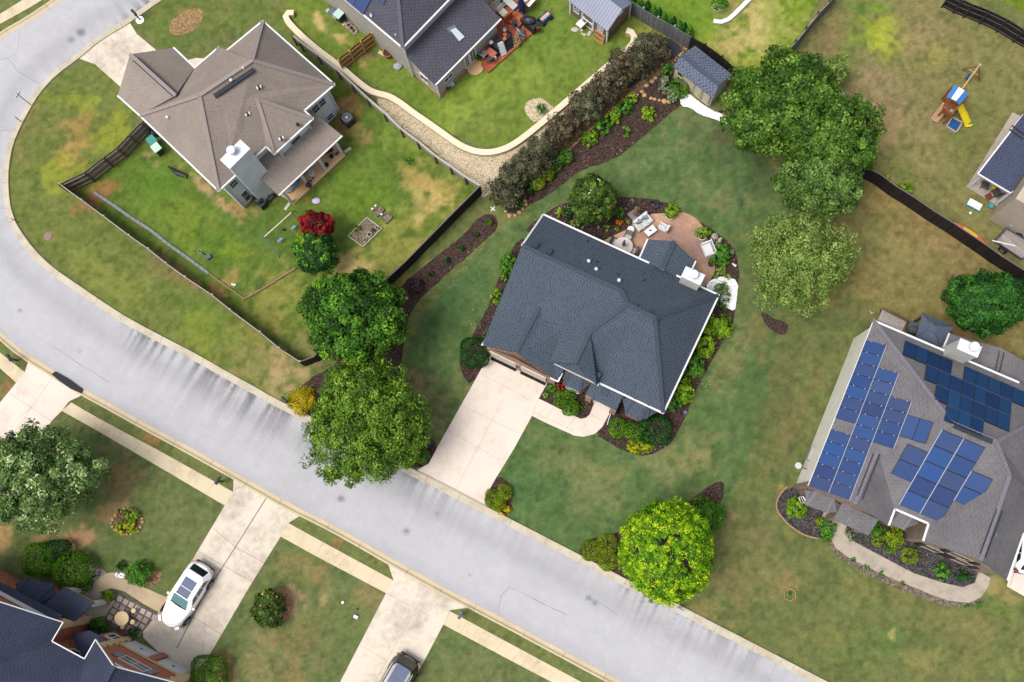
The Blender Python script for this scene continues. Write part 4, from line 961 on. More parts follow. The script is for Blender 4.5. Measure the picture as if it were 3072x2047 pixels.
# joints in the photo: the panel corner nearest the hip and its row directions
o0=on_plane(1139,49,c1,n5);ex=on_plane(1104,19,c1,n5)-o0;ey=on_plane(1168,-6,c1,n5)-o0
ex=-f.x.to_3d()*.99;sl=(hp-c1);upd=(f.w(-14,4,8.0)-f.w(-14,0,5.0)).normalized();ey=upd*1.55
oq=on_plane(1091,46,c1,n5)
grid(hs,oq,ex,ey,[(i,j)for i in range(0,4)for j in range(0,3)]+[(-1,1),(-1,2),(-1.0,0)][:2],n5,PV)
for u,v,z in((1112,42,5.6),(1186,104,5.3)):pipe_vent(hs,P(u,v,z)-Vector((0,0,.2)),.05,.3,METAL_W)
# ---- right (solar) house
SH_R=shingle('shingle_weathered',C(128,125,128),C(118,115,118),.6,.14,.9,.24)
RC_R=plain('ridge_cap_weathered',C(128,124,134),.16,5,.92)
SD_R=siding('siding_cream',C(236,232,218,1.35),.2)
BR_R=brick('brick_buff',C(168,142,122),C(146,122,106),C(186,170,156))
f=Fr((2620,962),(2424,1457),4.2);UDIR['d']=Vector((f.x.x,f.x.y,0))
hs=thing('solar_house','cream sided house with weathered grey roof covered in blue solar panels','house',f.w(6,6))
W=f.w;z4=4.2
H1=W(5.1,5.85,7.6);H2=W(5.1,8.6,7.6);rT=W(8.1,2.78,5.85);fp=W(11.72,2.68,5.85);f0=W(11.62,0,z4);fr_=W(11.9,5.45,z4);fv=W(10.8,5.45,z4);r0=W(10.8,7.66,z4);r1=W(11.94,7.72,z4)
wp=W(11.95,10.4,6.75);wt=W(6.52,10.3,6.75);wR=W(12.1,13.2,z4);wR2=W(6.5,13.15,z4);bk0=W(0,0,z4);bk1=W(.2,13.1,z4)
rf=MB().shell([[bk0,f0,fp,rT,H1],[rT,fp,fr_,fv],[H1,rT,fv,r0,wt,H2],[r0,r1,wp,wt],[wt,wp,wR,wR2,H2],[bk0,H1,H2,bk1],[bk1,H2,wR2]],.18)
ro=rf.build('roof',SH_R,hs)
caps([(bk0,H1),(H1,H2),(rT,fp),(wt,wp),(H2,bk1),(H2,wt)],.13).build('ridge_cap',RC_R,ro)
gutters([(fv,fr_),(fv,r0),(r0,r1),(wR,W(9,13.17,z4))],.13,.13).build('gutter',WHITE,hs)
gutters([(bk0,f0)],.06,.1).build('rake_trim',WHITE_P,hs)
gutters([(bk0,W(.16,9.8,z4))],.13,.13).build('rear_gutter',WHITE,hs)
MB().beam(W(5.2,6.0,7.62),W(5.2,8.4,7.62),.3,.1).build('ridge_vent',DARKV,hs)
MB().beam(W(8.4,2.62,5.93),W(11.2,2.62,5.93),.05,.08).beam(W(8.3,2.98,5.93),W(11.3,2.98,5.93),.05,.08).build('ridge_vent',DARKV,hs)
MB().beam(W(8.7,10.25,6.8),W(11.6,10.25,6.8),.05,.08).beam(W(8.7,10.6,6.8),W(11.7,10.6,6.8),.05,.08).build('ridge_vent',DARKV,hs)
walls(f,[(.4,.04),(11.45,.04),(11.45,.3),(11.45,5.2),(10.45,5.2),(10.45,7.9),(11.6,7.9),(11.7,12.95),(.4,12.95)],4.1).build('wall',SD_R,hs)
MB().prism([W(11.3,-.02),W(11.62,-.02),W(11.62,5.3),W(10.62,5.35),W(10.62,7.8),W(11.8,7.8),W(11.86,13.0),W(11.5,13),W(11.45,8.1),W(10.4,8.1),W(10.4,5.1),W(11.3,5.1)],-.05,4.05).build('brick_front',BR_R,hs)
gt_=MB();gt_.face([W(11.8,7.9,4.0),W(11.8,13,4.0),W(11.8,10.4,6.5)]);gt_.face([W(11.6,.1,4.0),W(11.6,5.3,4.0),W(11.6,2.7,5.7)]);gt_.build('gable_wall',BR_R,hs)
FRB=plain('frame_buff',C(176,160,144),.1)
SHUT=plain('shutter_black',C(40,42,48),.2)
for y0,y1,z0,z1 in((8.7,9.7,.8,2.2),(10.7,11.7,.8,2.2)):
    wall_line(hs,W(11.82,0),W(11.82,1),FRB,PANE_D,[(y0,y1,z0,z1,1,1)],toward=f.x.to_3d())
    for y in(y0-.3,y1+.3):MB().beam(W(11.9,y,z0),W(11.9,y,z1),.34,.06,f.x.to_3d()).build('shutter',SHUT,hs)
wall_line(hs,W(11.82,0),W(11.82,1),FRB,PANE_D,[(9.7,10.9,3.0,4.2,1,1)],toward=f.x.to_3d())
for y in(9.35,11.25):MB().beam(W(11.9,y,3.0),W(11.9,y,4.2),.34,.06,f.x.to_3d()).build('shutter',SHUT,hs)
wall_line(hs,W(12.1,.35),W(12.45,.75),WHITE,PANE_D,[(.05,.4,.9,2.2,1,2)])
bay(hs,f,[(11.5,.35),(12.35,.75),(12.35,1.9),(11.9,2.4),(11.5,2.4)],[(11.75,.2),(12.62,.62),(12.56,2.0),(12.3,2.45),(11.75,2.6)],[(11.62,.8),(11.62,1.9)],2.75,3.25,SH_R,RC_R,BR_R)
MB().shell([[W(11.6,2.55,3.3),W(12.77,2.5,2.75),W(12.84,4.9,2.75),W(11.7,5.0,3.3)]],.14).build('porch_roof',SH_R,hs)
for y in(2.75,4.6):MB().box(W(12.5,y),.36,.36,2.7,f.ang).build('porch_column',BR_R,hs)
bay(hs,f,[(10.6,5.6),(11.4,6.0),(11.4,6.9),(10.6,7.4)],[(10.6,5.4),(11.62,5.85),(11.62,6.7),(10.85,7.5)],[(10.6,6.2),(10.6,6.8)],2.9,3.5,SH_R,RC_R,BR_R)
MB().prism([W(11.2,2.4),W(13.0,2.35),W(13.05,4.0),W(11.2,4.2)],0,.1).build('porch_slab',C_OLD,hs)
# rear lean-to
la=[W(.02,5.0,3.0),W(-1.6,5.1,2.7),W(-1.85,8.4,3.2),W(-1.6,11.5,2.7),W(.1,11.6,3.0),W(.1,8.5,3.5)]
lo=MB().shell([[la[0],la[1],la[2],la[5]],[la[5],la[2],la[3],la[4]]],.14).build('rear_roof',SH_R,hs)
gutters([(la[0],la[1])],.1,.12).build('rear_roof_gutter',WHITE,lo)
MB().beam(W(-1.6,8.3,3.27),W(-.1,8.4,3.55),.04,.06).beam(W(-1.6,8.6,3.27),W(-.1,8.7,3.52),.04,.06).build('ridge_vent',DARKV,lo)
walls(f,[(.4,5.2),(-1.4,5.3),(-1.4,11.3),(.4,11.3)],2.6).build('rear_wall',SD_R,hs)
chimney(hs,[W(-.25,4.78),W(-.25,6.12),W(.47,6.08),W(.44,4.8)],0,6.8,siding('chimney_cream',C(224,222,214),.2),METAL_W,METAL_W,(.62,.4))
# panels on the west slope
nw=(f0-bk0).cross(H1-bk0).normalized();nw=-nw if nw.z<0 else nw
ux=f.x.to_3d();upw=nw.cross(ux).normalized();upw=-upw if upw.z<0 else upw
pz=(11.62 -1.42)/13
og=W(1.42,.06,z4+.035)+Vector((0,0,.0));og=bk0+ux*1.42 +upw*.06
cells=[(i,0)for i in list(range(0,7))+list(range(8,13))]+[(i,1)for i in range(2,13)]+[(i,2)for i in range(4,8)]
grid(hs,og,ux*pz,upw*1.36,cells,nw,PV)
grid(hs,og+ux*pz*5.05 +upw*1.36 *3.02,ux*1.45,upw*.8,[(0,0),(0,1)],nw,PV)
rm=MB()
for j,(i0,i1)in((1,(0,13)),(2,(2,13)),(3,(4,8))):
    a=og+ux*pz*i0+upw*1.36 *j+nw*.085;b=og+ux*pz*i1+upw*1.36 *j+nw*.085
    rm.beam(a,b,.04,.05,nw)
rm.build('panel_rail',RAIL,hs)
cl=MB()
for i,j in cells:
    for t in(.25,.8):
        p=og+ux*pz*i+upw*1.36 *(j+t)+nw*.1;cl.beam(p-upw*.03,p+upw*.03,.06,.03,nw)
cl.build('panel_clamps',RAIL,hs)
# rear slope
nr=(bk1-bk0).cross(H1-bk0).normalized();nr=-nr if nr.z<0 else nr
uy=(bk1-bk0).normalized();upr=nr.cross(uy).normalized();upr=-upr if upr.z<0 else upr
o2=on_plane(*cr(2600,900,[(570,620)],.2006)[0],bk0,nr);e1=on_plane(*cr(2600,900,[(1280,925)],.2006)[0],bk0,nr)
exr=(e1-o2)/4;o3=on_plane(*cr(2600,900,[(1270,1110)],.2006)[0],bk0,nr)
eyr=upr*1.36
grid(hs,o2,exr,eyr,[(i,0)for i in(0,1,2,3,5,6,7,8,9,10)]+[(i,1)for i in range(2,9)]+[(i,2)for i in range(3,9)]+[(i,3)for i in(4,5,6)],nr,PV2)
rm=MB()
for j,(i0,i1)in((1,(2,9)),(2,(3,9)),(3,(4,7))):
    rm.beam(o2+exr*i0+eyr*j+nr*.085,o2+exr*i1+eyr*j+nr*.085,.025,.04,nr)
rm.build('panel_rail',plain('rail_blue',C(84,104,134),.1),hs)
# front slope
nf=(r0-fv).cross(H1-fv).normalized();nf=-nf if nf.z<0 else nf
uf=(r0-fv).normalized();upf=nf.cross(uf).normalized();upf=-upf if upf.z<0 else upf
of_=on_plane(2825.6,1287.7,fv,nf);e3=on_plane(2888.5,1317.6,fv,nf)-of_;e4=(on_plane(2693,1511,fv,nf)-of_)/5
e3=uf*e3.length*(1 if e3.dot(uf)>0 else-1);e4=-upf*e4.length
grid(hs,of_,e3,e4,[(i,j)for i in(0,1)for j in range(5)]+[(-1,1.5),(-1,2.5),(2,1.5),(2,2.5)],nf,PV)
for i,(j0,j1)in((0,(0,5)),(1,(0,5)),(2,(1.5,3.5))):MB().beam(of_+e3*i+e4*j0+nf*.085,of_+e3*i+e4*j1+nf*.085,.05,.05,nf).build('panel_rail',RAIL,hs)
for u,v,z in((3038,1532,5.2),(2982,1605,6.0)):MB().box(P(u,v,z)-Vector((0,0,.2)),.16,.16,.4,f.ang).build('roof_vent',WHITE,hs)
MB().lathe(W(10.3,-.55,1.5),[(.03,0),(.1,.02),(.19,.07),(.22,.11)],16).build('dish_antenna',plain('dish_grey',C(214,214,216),.08),hs)
MB().beam(W(10.3,.02,1.6),W(10.3,-.55,1.55),.05).build('antenna_arm',BLACK,hs)
for x in(8.9,9.5,9.2):MB().beam(W(x,-.06,.9),W(x,-.06,1.5),.3,.18,f.y.to_3d()).build('meter_box',plain('meter_grey',C(186,186,184),.1),hs)
# ---- brick house, lower left
SH_B=shingle('shingle_navy',C(70,76,98),C(60,66,88),.3,.16,.88,.24)
RC_B=plain('ridge_cap_navy',C(62,68,88),.16,5,.92)
BR_B=brick('brick_red',C(206,118,86),C(180,96,70),C(206,168,142))
QUOIN=plain('quoin_peach',C(244,206,162),.14,4,.85)
f=Fr((156,1924),(252,1976),5.0);UDIR['d']=Vector((f.x.x,f.x.y,0));W=f.w
hs=thing('brick_house','two storey red brick house with navy shingle roof and peach quoins','house',W(0,-4))
z5=5.0
o_=W(0,0,z5);a_=W(.06,1.32,z5);b_=W(2.42,0,z5);c_=W(2.46,1.33,z5);d_=W(5.3,1.33,8.0);e_=W(8.2,1.3,z5);r_=W(-4.6,1.32,8.6);rl=W(-9.2,1.32,z5)
V1=W(-4.6,-5.93,8.56);V2=W(5.3,-5.07,8.04)
rf=MB().shell([[r_,a_,o_,V1],[o_,b_,V2,W(5.3,-7,9.2),W(-4.6,-7,9.2),V1],[b_,c_,d_,V2],[d_,e_,W(8.2,-5.07,5),V2],[V2,W(8.2,-5.07,5),W(8.2,-7,5),W(5.3,-7,9.2)],[rl,r_,V1,W(-9.2,-5.93,z5)]],.16)
ro=rf.build('roof',SH_B,hs);caps([(d_,V2)],.12).build('ridge_cap',RC_B,ro)
gutters([(o_,a_),(o_,b_),(b_,c_),(c_,d_),(d_,e_),(r_,a_)],.06,.1).build('gutter',WHITE,hs)
wl=walls(f,[(-9,1.0),(-.2,1.0),(-.2,-.3),(2.75,-.3),(2.75,1.0),(7.9,1.0),(7.9,-8),(-9,-8)],4.95)
wl.face([W(2.75,1.0,4.9),W(7.9,1.0,4.9),W(5.3,1.0,7.7)]);wl.face([W(-9,1.0,4.9),W(-.2,1.0,4.9),W(-4.6,1.0,8.3)])
wl.build('wall',BR_B,hs)
for x,y in((-.2,1.0),(2.75,1.0),(7.9,1.0)):
    qm=MB()
    for k in range(10):
        w_=.5 if k%2 else .34
        qm.box(W(x+(w_/2 -.12 if x==2.75 else-w_/2 +.12),y-.05,.1 +k*.48),w_,.4,.42,f.ang)
    qm.build('quoin',QUOIN,hs)
pm=MB().shell([[W(-9,1.02,5.3),W(-9,1.6,4.85),W(-.3,1.6,4.85),W(-.3,1.02,5.3)]],.1);po_=pm.build('pent_roof',SH_B,hs)
MB().beam(W(-9,1.15,5.3),W(-1.0,1.15,5.3),.22,.1).build('pent_flashing',WHITE,po_)
for x0,x1 in((3.2,5.2),(5.75,7.6)):
    gd=MB()
    for k in range(4):gd.beam(W(x0,1.06,.3 +.54 *k),W(x1,1.06,.3 +.54 *k),.07,.535)
    g_=gd.build('garage_door',WHITE_P,hs)
    MB().beam(W((x0+x1)/2 -.1,1.12,1.2),W((x0+x1)/2 +.1,1.12,1.2),.05,.08).build('handle',BLACK,g_)
MB().beam(W(3.1,1.1,2.42),W(7.7,1.1,2.42),.12,.1).build('lintel',QUOIN,hs)
MB().beam(W(5.47,1.14,0),W(5.47,1.14,2.4),.5,.22,f.y.to_3d()).build('garage_pier',BR_B,hs)
wall_line(hs,W(0,1.0),W(1,1.0),WHITE,PANE,[(4.4,6.2,3.9,5.1,2,2),(-6.3,-5.3,3.6,4.7,1,2),(-4.9,-4.2,3.6,4.7,1,2),(-2.6,-1.2,3.3,4.5,2,1)],toward=f.y.to_3d())
SHB=plain('shutter_grey',C(150,152,164),.1)
for x in(4.1,6.5,-6.6,-3.95):MB().beam(W(x,1.06,3.9 if x>0 else 3.55),W(x,1.06,5.1 if x>0 else 4.75),.4,.07,f.y.to_3d()).build('shutter',SHB,hs)
for x,z in((5.15,6.3),(-3.6,6.5)):
    hm=MB();pts=[W(x+.42 *math.cos(t*PI/8),1.05,z+.42 *math.sin(t*PI/8))for t in range(9)]
    hm.face(pts[::-1]);hm.tube(pts,.05,6);hm.build('arched_vent',WHITE,hs)
wall_line(hs,W(0,-.3),W(1,-.3),WHITE,PANE,[(.9,2.3,3.4,4.5,2,1)],toward=f.y.to_3d())
wall_line(hs,W(0,1.05),W(1,1.05),WHITE,PANE,[(2.0,2.72,1.0,2.3,2,1)],toward=f.y.to_3d())
MB().prism([W(1.7,-.3),W(1.7,1.05),W(2.8,1.05),W(2.8,-.3)],0,2.7).build('entry_wall',BR_B,hs)
pr=MB().shell([[W(-2.31,1.2,3.3),W(-1.9,2.65,2.75),W(.4,2.65,2.75),W(.02,1.2,3.3)]],.14).build('porch_roof',SH_B,hs)
MB().beam(W(-1.9,2.6,2.55),W(.4,2.6,2.55),.1,.3).build('porch_beam',plain('porch_trim_tan',C(222,190,132),.08),hs)
for x in(-1.7,.2):MB().box(W(x,2.45),.28,.28,2.5,f.ang).build('porch_column',WHITE_P,hs)
MB().prism([W(-2.2,1.0),W(-2.1,2.75),W(.7,2.75),W(.5,1.0)],0,.14).build('porch_slab',C_OLD,hs)
bay(hs,f,[(-4.7,1.0),(-4.2,1.7),(-3.0,2.1),(-2.4,1.8),(-2.4,1.0)],[(-4.9,1.4),(-4.4,2.05),(-2.65,2.5),(-2.2,1.95),(-2.1,1.3)],[(-4.2,1.1),(-2.9,1.1)],2.8,3.5,SH_B,RC_B,BR_B)
R=[P(*p,3.0)for p in cr(200,1820,[(80,500),(130,450),(380,405),(540,480),(690,600),(690,700)],.1785)];tp=[W(1.6,-.2,3.7),W(2.7,-.2,3.7)]
MB().shell([[R[0],R[1],tp[0]],[R[1],R[2],tp[1],tp[0]],[R[2],R[3],tp[1]],[R[3],R[4],R[5],tp[1]]],.12).build('entry_roof',SH_B,hs)
# ---- far right house
SH_F=shingle('shingle_blue_grey',C(80,88,112),C(66,74,98),.3,.14,.84,.16)
f=Fr((2933,522),(3031,580),2.8);UDIR['d']=Vector((f.x.x,f.x.y,0));W=f.w
hs=thing('far_house','house corner with blue grey shingle porch roof and pale beige walls beside a patio','house',W(4,3))
MB().shell([[W(0,0,2.8),W(2.5,0,2.8),W(2.4,6,3.6),W(.4,6,3.6)]],.15).build('porch_roof',SH_F,hs)
MB().beam(W(.1,3.6,3.35),W(1.2,3.5,3.33),.06,.08).beam(W(.1,3.9,3.4),W(1.2,3.8,3.37),.06,.08).build('roof_seam',DARKV,hs)
gutters([(W(0,0,2.8),W(2.5,0,2.8)),(W(0,0,2.8),W(.35,5,3.4))],.1,.12).build('gutter',WHITE_P,hs)
MB().shell([[W(2.6,1.5,4.6),W(9,1.5,4.6),W(9,7,7.5),W(2.6,7,7.5)]],.16).build('roof',SH_F,hs)
walls(f,[(2.65,-1.0),(9,-1.0),(9,7),(2.65,7)],4.5).build('wall',siding('siding_beige',C(206,192,172),.2),hs)
MB().prism([P(2899,562),P(2980,613),W(3,0),W(2.7,7),P(3036,339)],0,.1).build('patio_slab',C_OLD,hs)
for x,y in((.3,.25),(2.5,.2)):MB().box(W(x,y),.18,.18,2.7,f.ang).build('porch_post',WHITE_P,hs)
# ---- metal roofed shed
f=Fr((1709,3),(1822,92),2.0);f.o=P(1822,92,2.0).to_2d();UDIR['d']=Vector((f.x.x,f.x.y,0));W=f.w
s=N('metal_roof_blue');sep=s.n('ShaderNodeSeparateXYZ');s.l(s.uv,sep.inputs[0])
fr=s.math('FRACT',s.math('DIVIDE',sep.outputs[0],.23));g=s.ramp(fr,[(0,C(158,166,190)),(.2,C(132,140,166)),(.3,C(92,98,122)),(.42,C(120,128,154)),(1,C(132,140,166))])
MROOF=s.out(s.mix(1.,g,s.ramp(s.noise(s.pos,1,3),[(.3,(.9,.9,.9,1)),(.7,(1.08,1.08,1.08,1))]),'MULTIPLY'),.42,.5)
hs=thing('metal_roof_shed','brown garden shed with blue grey metal roof and white trimmed windows','shed',W(-1.8,1.3))
L0=-3.66
ra=W(L0,-.05,2.0);rb=W(.05,-.05,2.0);rc=W(.05,1.5,2.95);rd=W(L0,1.5,2.95);re=W(.05,2.68,2.15);rg=W(L0,2.68,2.15)
MB().shell([[ra,rb,rc,rd],[rd,rc,re,rg]],.08).build('roof',MROOF,hs)
BRN_S=siding('shed_brown',C(136,118,104),.2,True)
wl=walls(f,[(L0+.1,.1),(-.05,.1),(-.05,2.6),(L0+.1,2.6)],1.98);wl.face([W(-.05,.1,1.95),W(-.05,2.6,1.95),W(-.05,1.5,2.85)]);wl.build('wall',BRN_S,hs)
cm=MB()
for x,y in((-.05,.1),(L0+.1,.1),(-.05,2.6)):cm.beam(W(x,y,0),W(x,y,1.98),.12,.12,f.x.to_3d())
cm.beam(W(.0,.1,1.93),W(.0,1.5,2.83),.05,.1);cm.beam(W(.0,1.5,2.83),W(.0,2.62,2.05),.05,.1);cm.beam(W(.01,1.2,2.45),W(.01,1.65,2.45),.05,.22)
cm.build('corner_trim',WHITE,hs)
wall_line(hs,W(0,.1),W(1,.1),WHITE,PANE_D,[(-3.2,-2.75,.95,1.65,2,2),(-.9,-.45,.95,1.65,2,3)],toward=(-f.y).to_3d())
dm=MB()
for a,b in(((-2.4,.05),(-2.4,1.85)),((-1.35,.05),(-1.35,1.85))):dm.beam(W(a[0],.07,a[1]),W(b[0],.07,b[1]),.12,.05,f.y.to_3d())
for z in(.08,.95,1.82):dm.beam(W(-2.4,.07,z),W(-1.35,.07,z),.05,.1)
for sx,cx in((1,-2.34),(-1,-1.41)):
    for z0,z1 in((.12,.32),(.9,.72),(1.0,1.18),(1.78,1.6)):dm.beam(W(cx,.07,z1),W(cx+sx*.18,.07,z0),.05,.06)
dm.build('door',WHITE,hs)
# ---- tan shed with shingles
f=Fr((2022,199),(2137,292),2.0);UDIR['d']=Vector((f.x.x,f.x.y,0));W=f.w
SH_T=shingle('shingle_shed',C(122,130,150),C(84,92,116),.3,.17,.5,.12)
SD_T=plain('shed_tan_paint',C(218,208,186),.06,2,.7)
hs=thing('tan_shed','tan garden shed with grey blue shingle roof and double doors beside the white rocks','shed',W(1.8,1.1))
ra=W(-.05,.0,1.95);rb=W(3.62,.0,1.95);rc=W(3.62,.7,2.5);rd=W(-.05,.7,2.5);re=W(3.62,2.25,1.9);rg=W(-.05,2.2,1.9)
rc=W(3.4,.78,2.55);rd=W(-.02,.78,2.55);re=W(3.5,2.2,2.0);rg=W(.1,2.15,2.0)
o=MB().shell([[ra,rb,rc,rd],[rd,rc,re,rg]],.1).build('roof',SH_T,hs)
caps([(rd,rc)],.13).build('ridge_cap',plain('ridge_cap_shed',C(78,86,106),.15),o)
wl=walls(f,[(.08,.14),(3.5,.14),(3.4,2.05),(.15,2.0)],1.95);wl.face([W(3.49,.14,1.9),W(3.39,2.05,1.9),W(3.42,.8,2.45)]);wl.face([W(.09,.14,1.9),W(.16,2,1.9),W(.1,.8,2.45)]);wl.build('wall',SD_T,hs)
wall_line(hs,W(0,.14),W(1,.14),SD_T,PANE_D,[(.38,.8,1.0,1.55,1,1)],toward=(-f.y).to_3d())
TRT=plain('shed_trim_khaki',C(176,164,132),.08)
for x0,x1 in((1.95,2.62),(2.72,3.35)):
    d_m=MB().beam(W(x0,.1,.95),W(x1,.1,.95),.05,1.7).build('door',SD_T,hs)
    am=MB()
    for x in(x0,x1):am.beam(W(x,.07,.1),W(x,.07,1.8),.1,.04,f.y.to_3d())
    cx=(x0+x1)/2;am.tube([W(cx+(x1-x0)*.42 *math.cos(t*PI/8),.06,.35 +.3 *math.sin(t*PI/8))for t in range(9)],.03,6)
    am.build('door_trim',TRT,d_m)
# ================================================================ FENCES AND WALLS
FW_GREY=boards('fence_weathered',C(164,142,118),C(132,114,96),.14,0,.5)
FW_BLACK=boards('fence_black',C(56,48,48),C(34,30,32),.14,0,.35)
FW_GRAY2=boards('fence_silver',C(136,138,138),C(112,114,116),.14,0,.5)
FW_NEW=boards('fence_new_pine',C(186,142,72),C(160,118,54),.14,0)
FR_GREY=plain('rail_weathered',C(172,166,150),.16,4)
FR_BLACK=plain('rail_black',C(60,54,54),.2,4)
FR_NEW=plain('rail_pine',C(214,184,120),.12,4)
FR_LIGHT=plain('rail_light',C(190,186,176),.14,4)
CAPG=plain('cap_rail_grey',C(118,112,110),.2,4)
def board_fence(label,px,h,bm,rm,rail_side=0,posts=2.4,pm=None,name='board_fence',group=None,rails=(.25,.9,1.5),wave=0.0,nopost=False):
    """privacy fence along the surveyed top line px; rails and posts stand on the rail_side (+1 left of travel)"""
    top=[P(u,v,h).to_2d()for u,v in px]
    pts=[]
    for a,b in zip(top[:-1],top[1:]):
        n=max(1,round((b-a).length/posts));pts+=[a.lerp(b,i/n)for i in range(n)]
    pts.append(top[-1])
    t=thing(name,label,'fence',(*pts[len(pts)//2],0),group)
    mb=MB()
    for i,(a,b)in enumerate(zip(pts[:-1],pts[1:])):
        d=(b-a).normalized();s_=Vector((-d.y,d.x))*.02
        L=(b-a).length;n=max(1,int(L/.15))
        hh=h+(wave*math.sin(i*1.7)if wave else 0)
        q=[a+s_,b+s_,b-s_,a-s_]
        mb.prism(q,.02,hh-.03)
        for k in range(n):                      # dog-eared tops
            p0=a+d*(k*L/n+.012);p1=a+d*((k+1)*L/n-.012)
            z_=hh+random.uniform(-.012,.012)
            mb.prism([p0+s_*.9,p1+s_*.9,p1-s_*.9,p0-s_*.9],hh-.04,z_)
    mb.build('board_panel',bm,t)
    if nopost:
        for a,b in zip(pts[:-1],pts[1:]):MB().beam((*a,h+.02),(*b,h+.02),.07,.03).build('cap_rail',CAPG,t)
    if rail_side:
        for z in rails:
            for a,b in zip(pts[:-1],pts[1:]):
                d=(b-a).normalized();s_=Vector((-d.y,d.x))*.05 *rail_side
                MB().beam((*(a+s_),z),(*(b+s_),z),.05,.09).build('rail',rm,t)
    if not nopost:
        for i,p in enumerate(pts):
            d=(pts[min(i+1,len(pts)-1)]-pts[max(i-1,0)]).normalized();s_=Vector((-d.y,d.x))*.09 *(rail_side or 1)
            MB().box((*(p+s_),0),.1,.1,h+.04,math.atan2(d.y,d.x)).build('post',pm or rm,t)
    return t
board_fence('weathered brown board fence with pale rails between the street lawn and grey house',cr(100,340,[(1790,60),(1680,140),(1490,335),(1300,540),(1085,692),(790,925),(400,1112)],400 /2091),1.8,FW_GREY,FR_GREY,1,2.3,plain('post_dark',C(104,88,70),.2))
board_fence('long weathered fence seen almost edge on along the street side lawn',[(176,553),(308,650),(384,708),(442,748),(495,791),(553,833),(634,887),(687,931),(777,998),(835,1047),(897,1087)],1.8,FW_GREY,FR_LIGHT,1,2.4,FR_LIGHT,rails=(.25,1.0,1.74))
board_fence('dark brown board fence running from the white gravel corner to the big round tree',[(897,1087),(942,1070),(1000,1010),(1136,860),(1219,782),(1348,650),(1440,558)],1.8,FW_BLACK,FR_GREY,0,2.4,FR_BLACK,nopost=True)
board_fence('silver grey privacy fence behind the metal roofed shed',cr(1500,0,[(800,-40),(870,0),(960,60),(1060,120),(1170,180),(1282,248)]),1.85,FW_GRAY2,FR_LIGHT,1,2.3,FR_LIGHT,nopost=False)
board_fence('black board fence behind the tan shed and trees',cr(1500,0,[(1282,248),(1380,300),(1490,380),(1580,460)])+[(2260,240),(2320,300)],1.85,FW_BLACK,FR_BLACK,1,2.4,FR_BLACK)
board_fence('grey fence between the two big back yards running up to the photo top',cr(2272,0,[(100,480),(205,345),(270,275),(340,185),(420,85),(500,0),(560,-70)]),1.8,FW_GRAY2,FR_LIGHT,1,2.4,FR_BLACK)
board_fence('black board fence behind the solar house lawn with an orange kayak against it',[(2330,310),(2450,420),(2589,498),(2643,525),(2687,558),(2745,594),(2803,634),(2861,670),(2852,666)][:8]+[(2964,739),(3004,768),(3072,811),(3180,880)],1.85,FW_BLACK,FR_BLACK,0,2.4,FR_BLACK,nopost=True)
board_fence('black weathered fence with rails in the top right corner of the photo',cr(2272,0,[(1300,-40),(1380,0),(1450,30),(1560,72),(1680,130),(1792,200),(1950,290)]),1.8,FW_BLACK,plain('rail_dark',C(84,80,80),.2),-1,2.4,FR_BLACK)
ft=[cr(980,0,[(870,630)],280 /1829)[0],cr(980,0,[(215,1155)],280 /1829)[0]]
tf=board_fence('new yellow pine fence panel with gate between greige house and cream wall',[ft[0],cr(980,0,[(650,800)],280 /1829)[0],cr(980,0,[(430,985)],280 /1829)[0],ft[1]],1.85,FW_NEW,FR_NEW,1,1.3,FR_NEW)
# ranch rail fence
top=[P(u,v,1.35).to_2d()for u,v in[(880,108),(900,125),(955,165),(1013,210),(1058,252),(1103,295),(1154,339),(1205,388),(1254,424),(1306,467),(1353,500),(1397,531),(1441,557)]]
t=thing('rail_fence','three rail wooden fence beside the long pale gravel bed','fence',(*top[5],0))
for a,b in zip(top[:-1],top[1:]):
    d=(b-a).normalized();s_=Vector((-d.y,d.x))*-.06
    for z in(.45,.85,1.25):MB().beam((*(a-s_*0),z),(*b,z),.05,.14).build('rail',plain('rail_old',C(146,138,122),.18,4),t)
    MB().beam((*a,1.34),(*b,1.34),.15,.04).build('cap_rail',FR_LIGHT,t)
for i,p in enumerate(top):
    d=(top[min(i+1,len(top)-1)]-top[max(0,i-1)]).normalized();s_=Vector((-d.y,d.x))*-.1
    MB().box((*(p+s_),0),.12,.12,1.38,math.atan2(d.y,d.x)).build('post',plain('post_brown',C(126,108,90),.2,4),t)
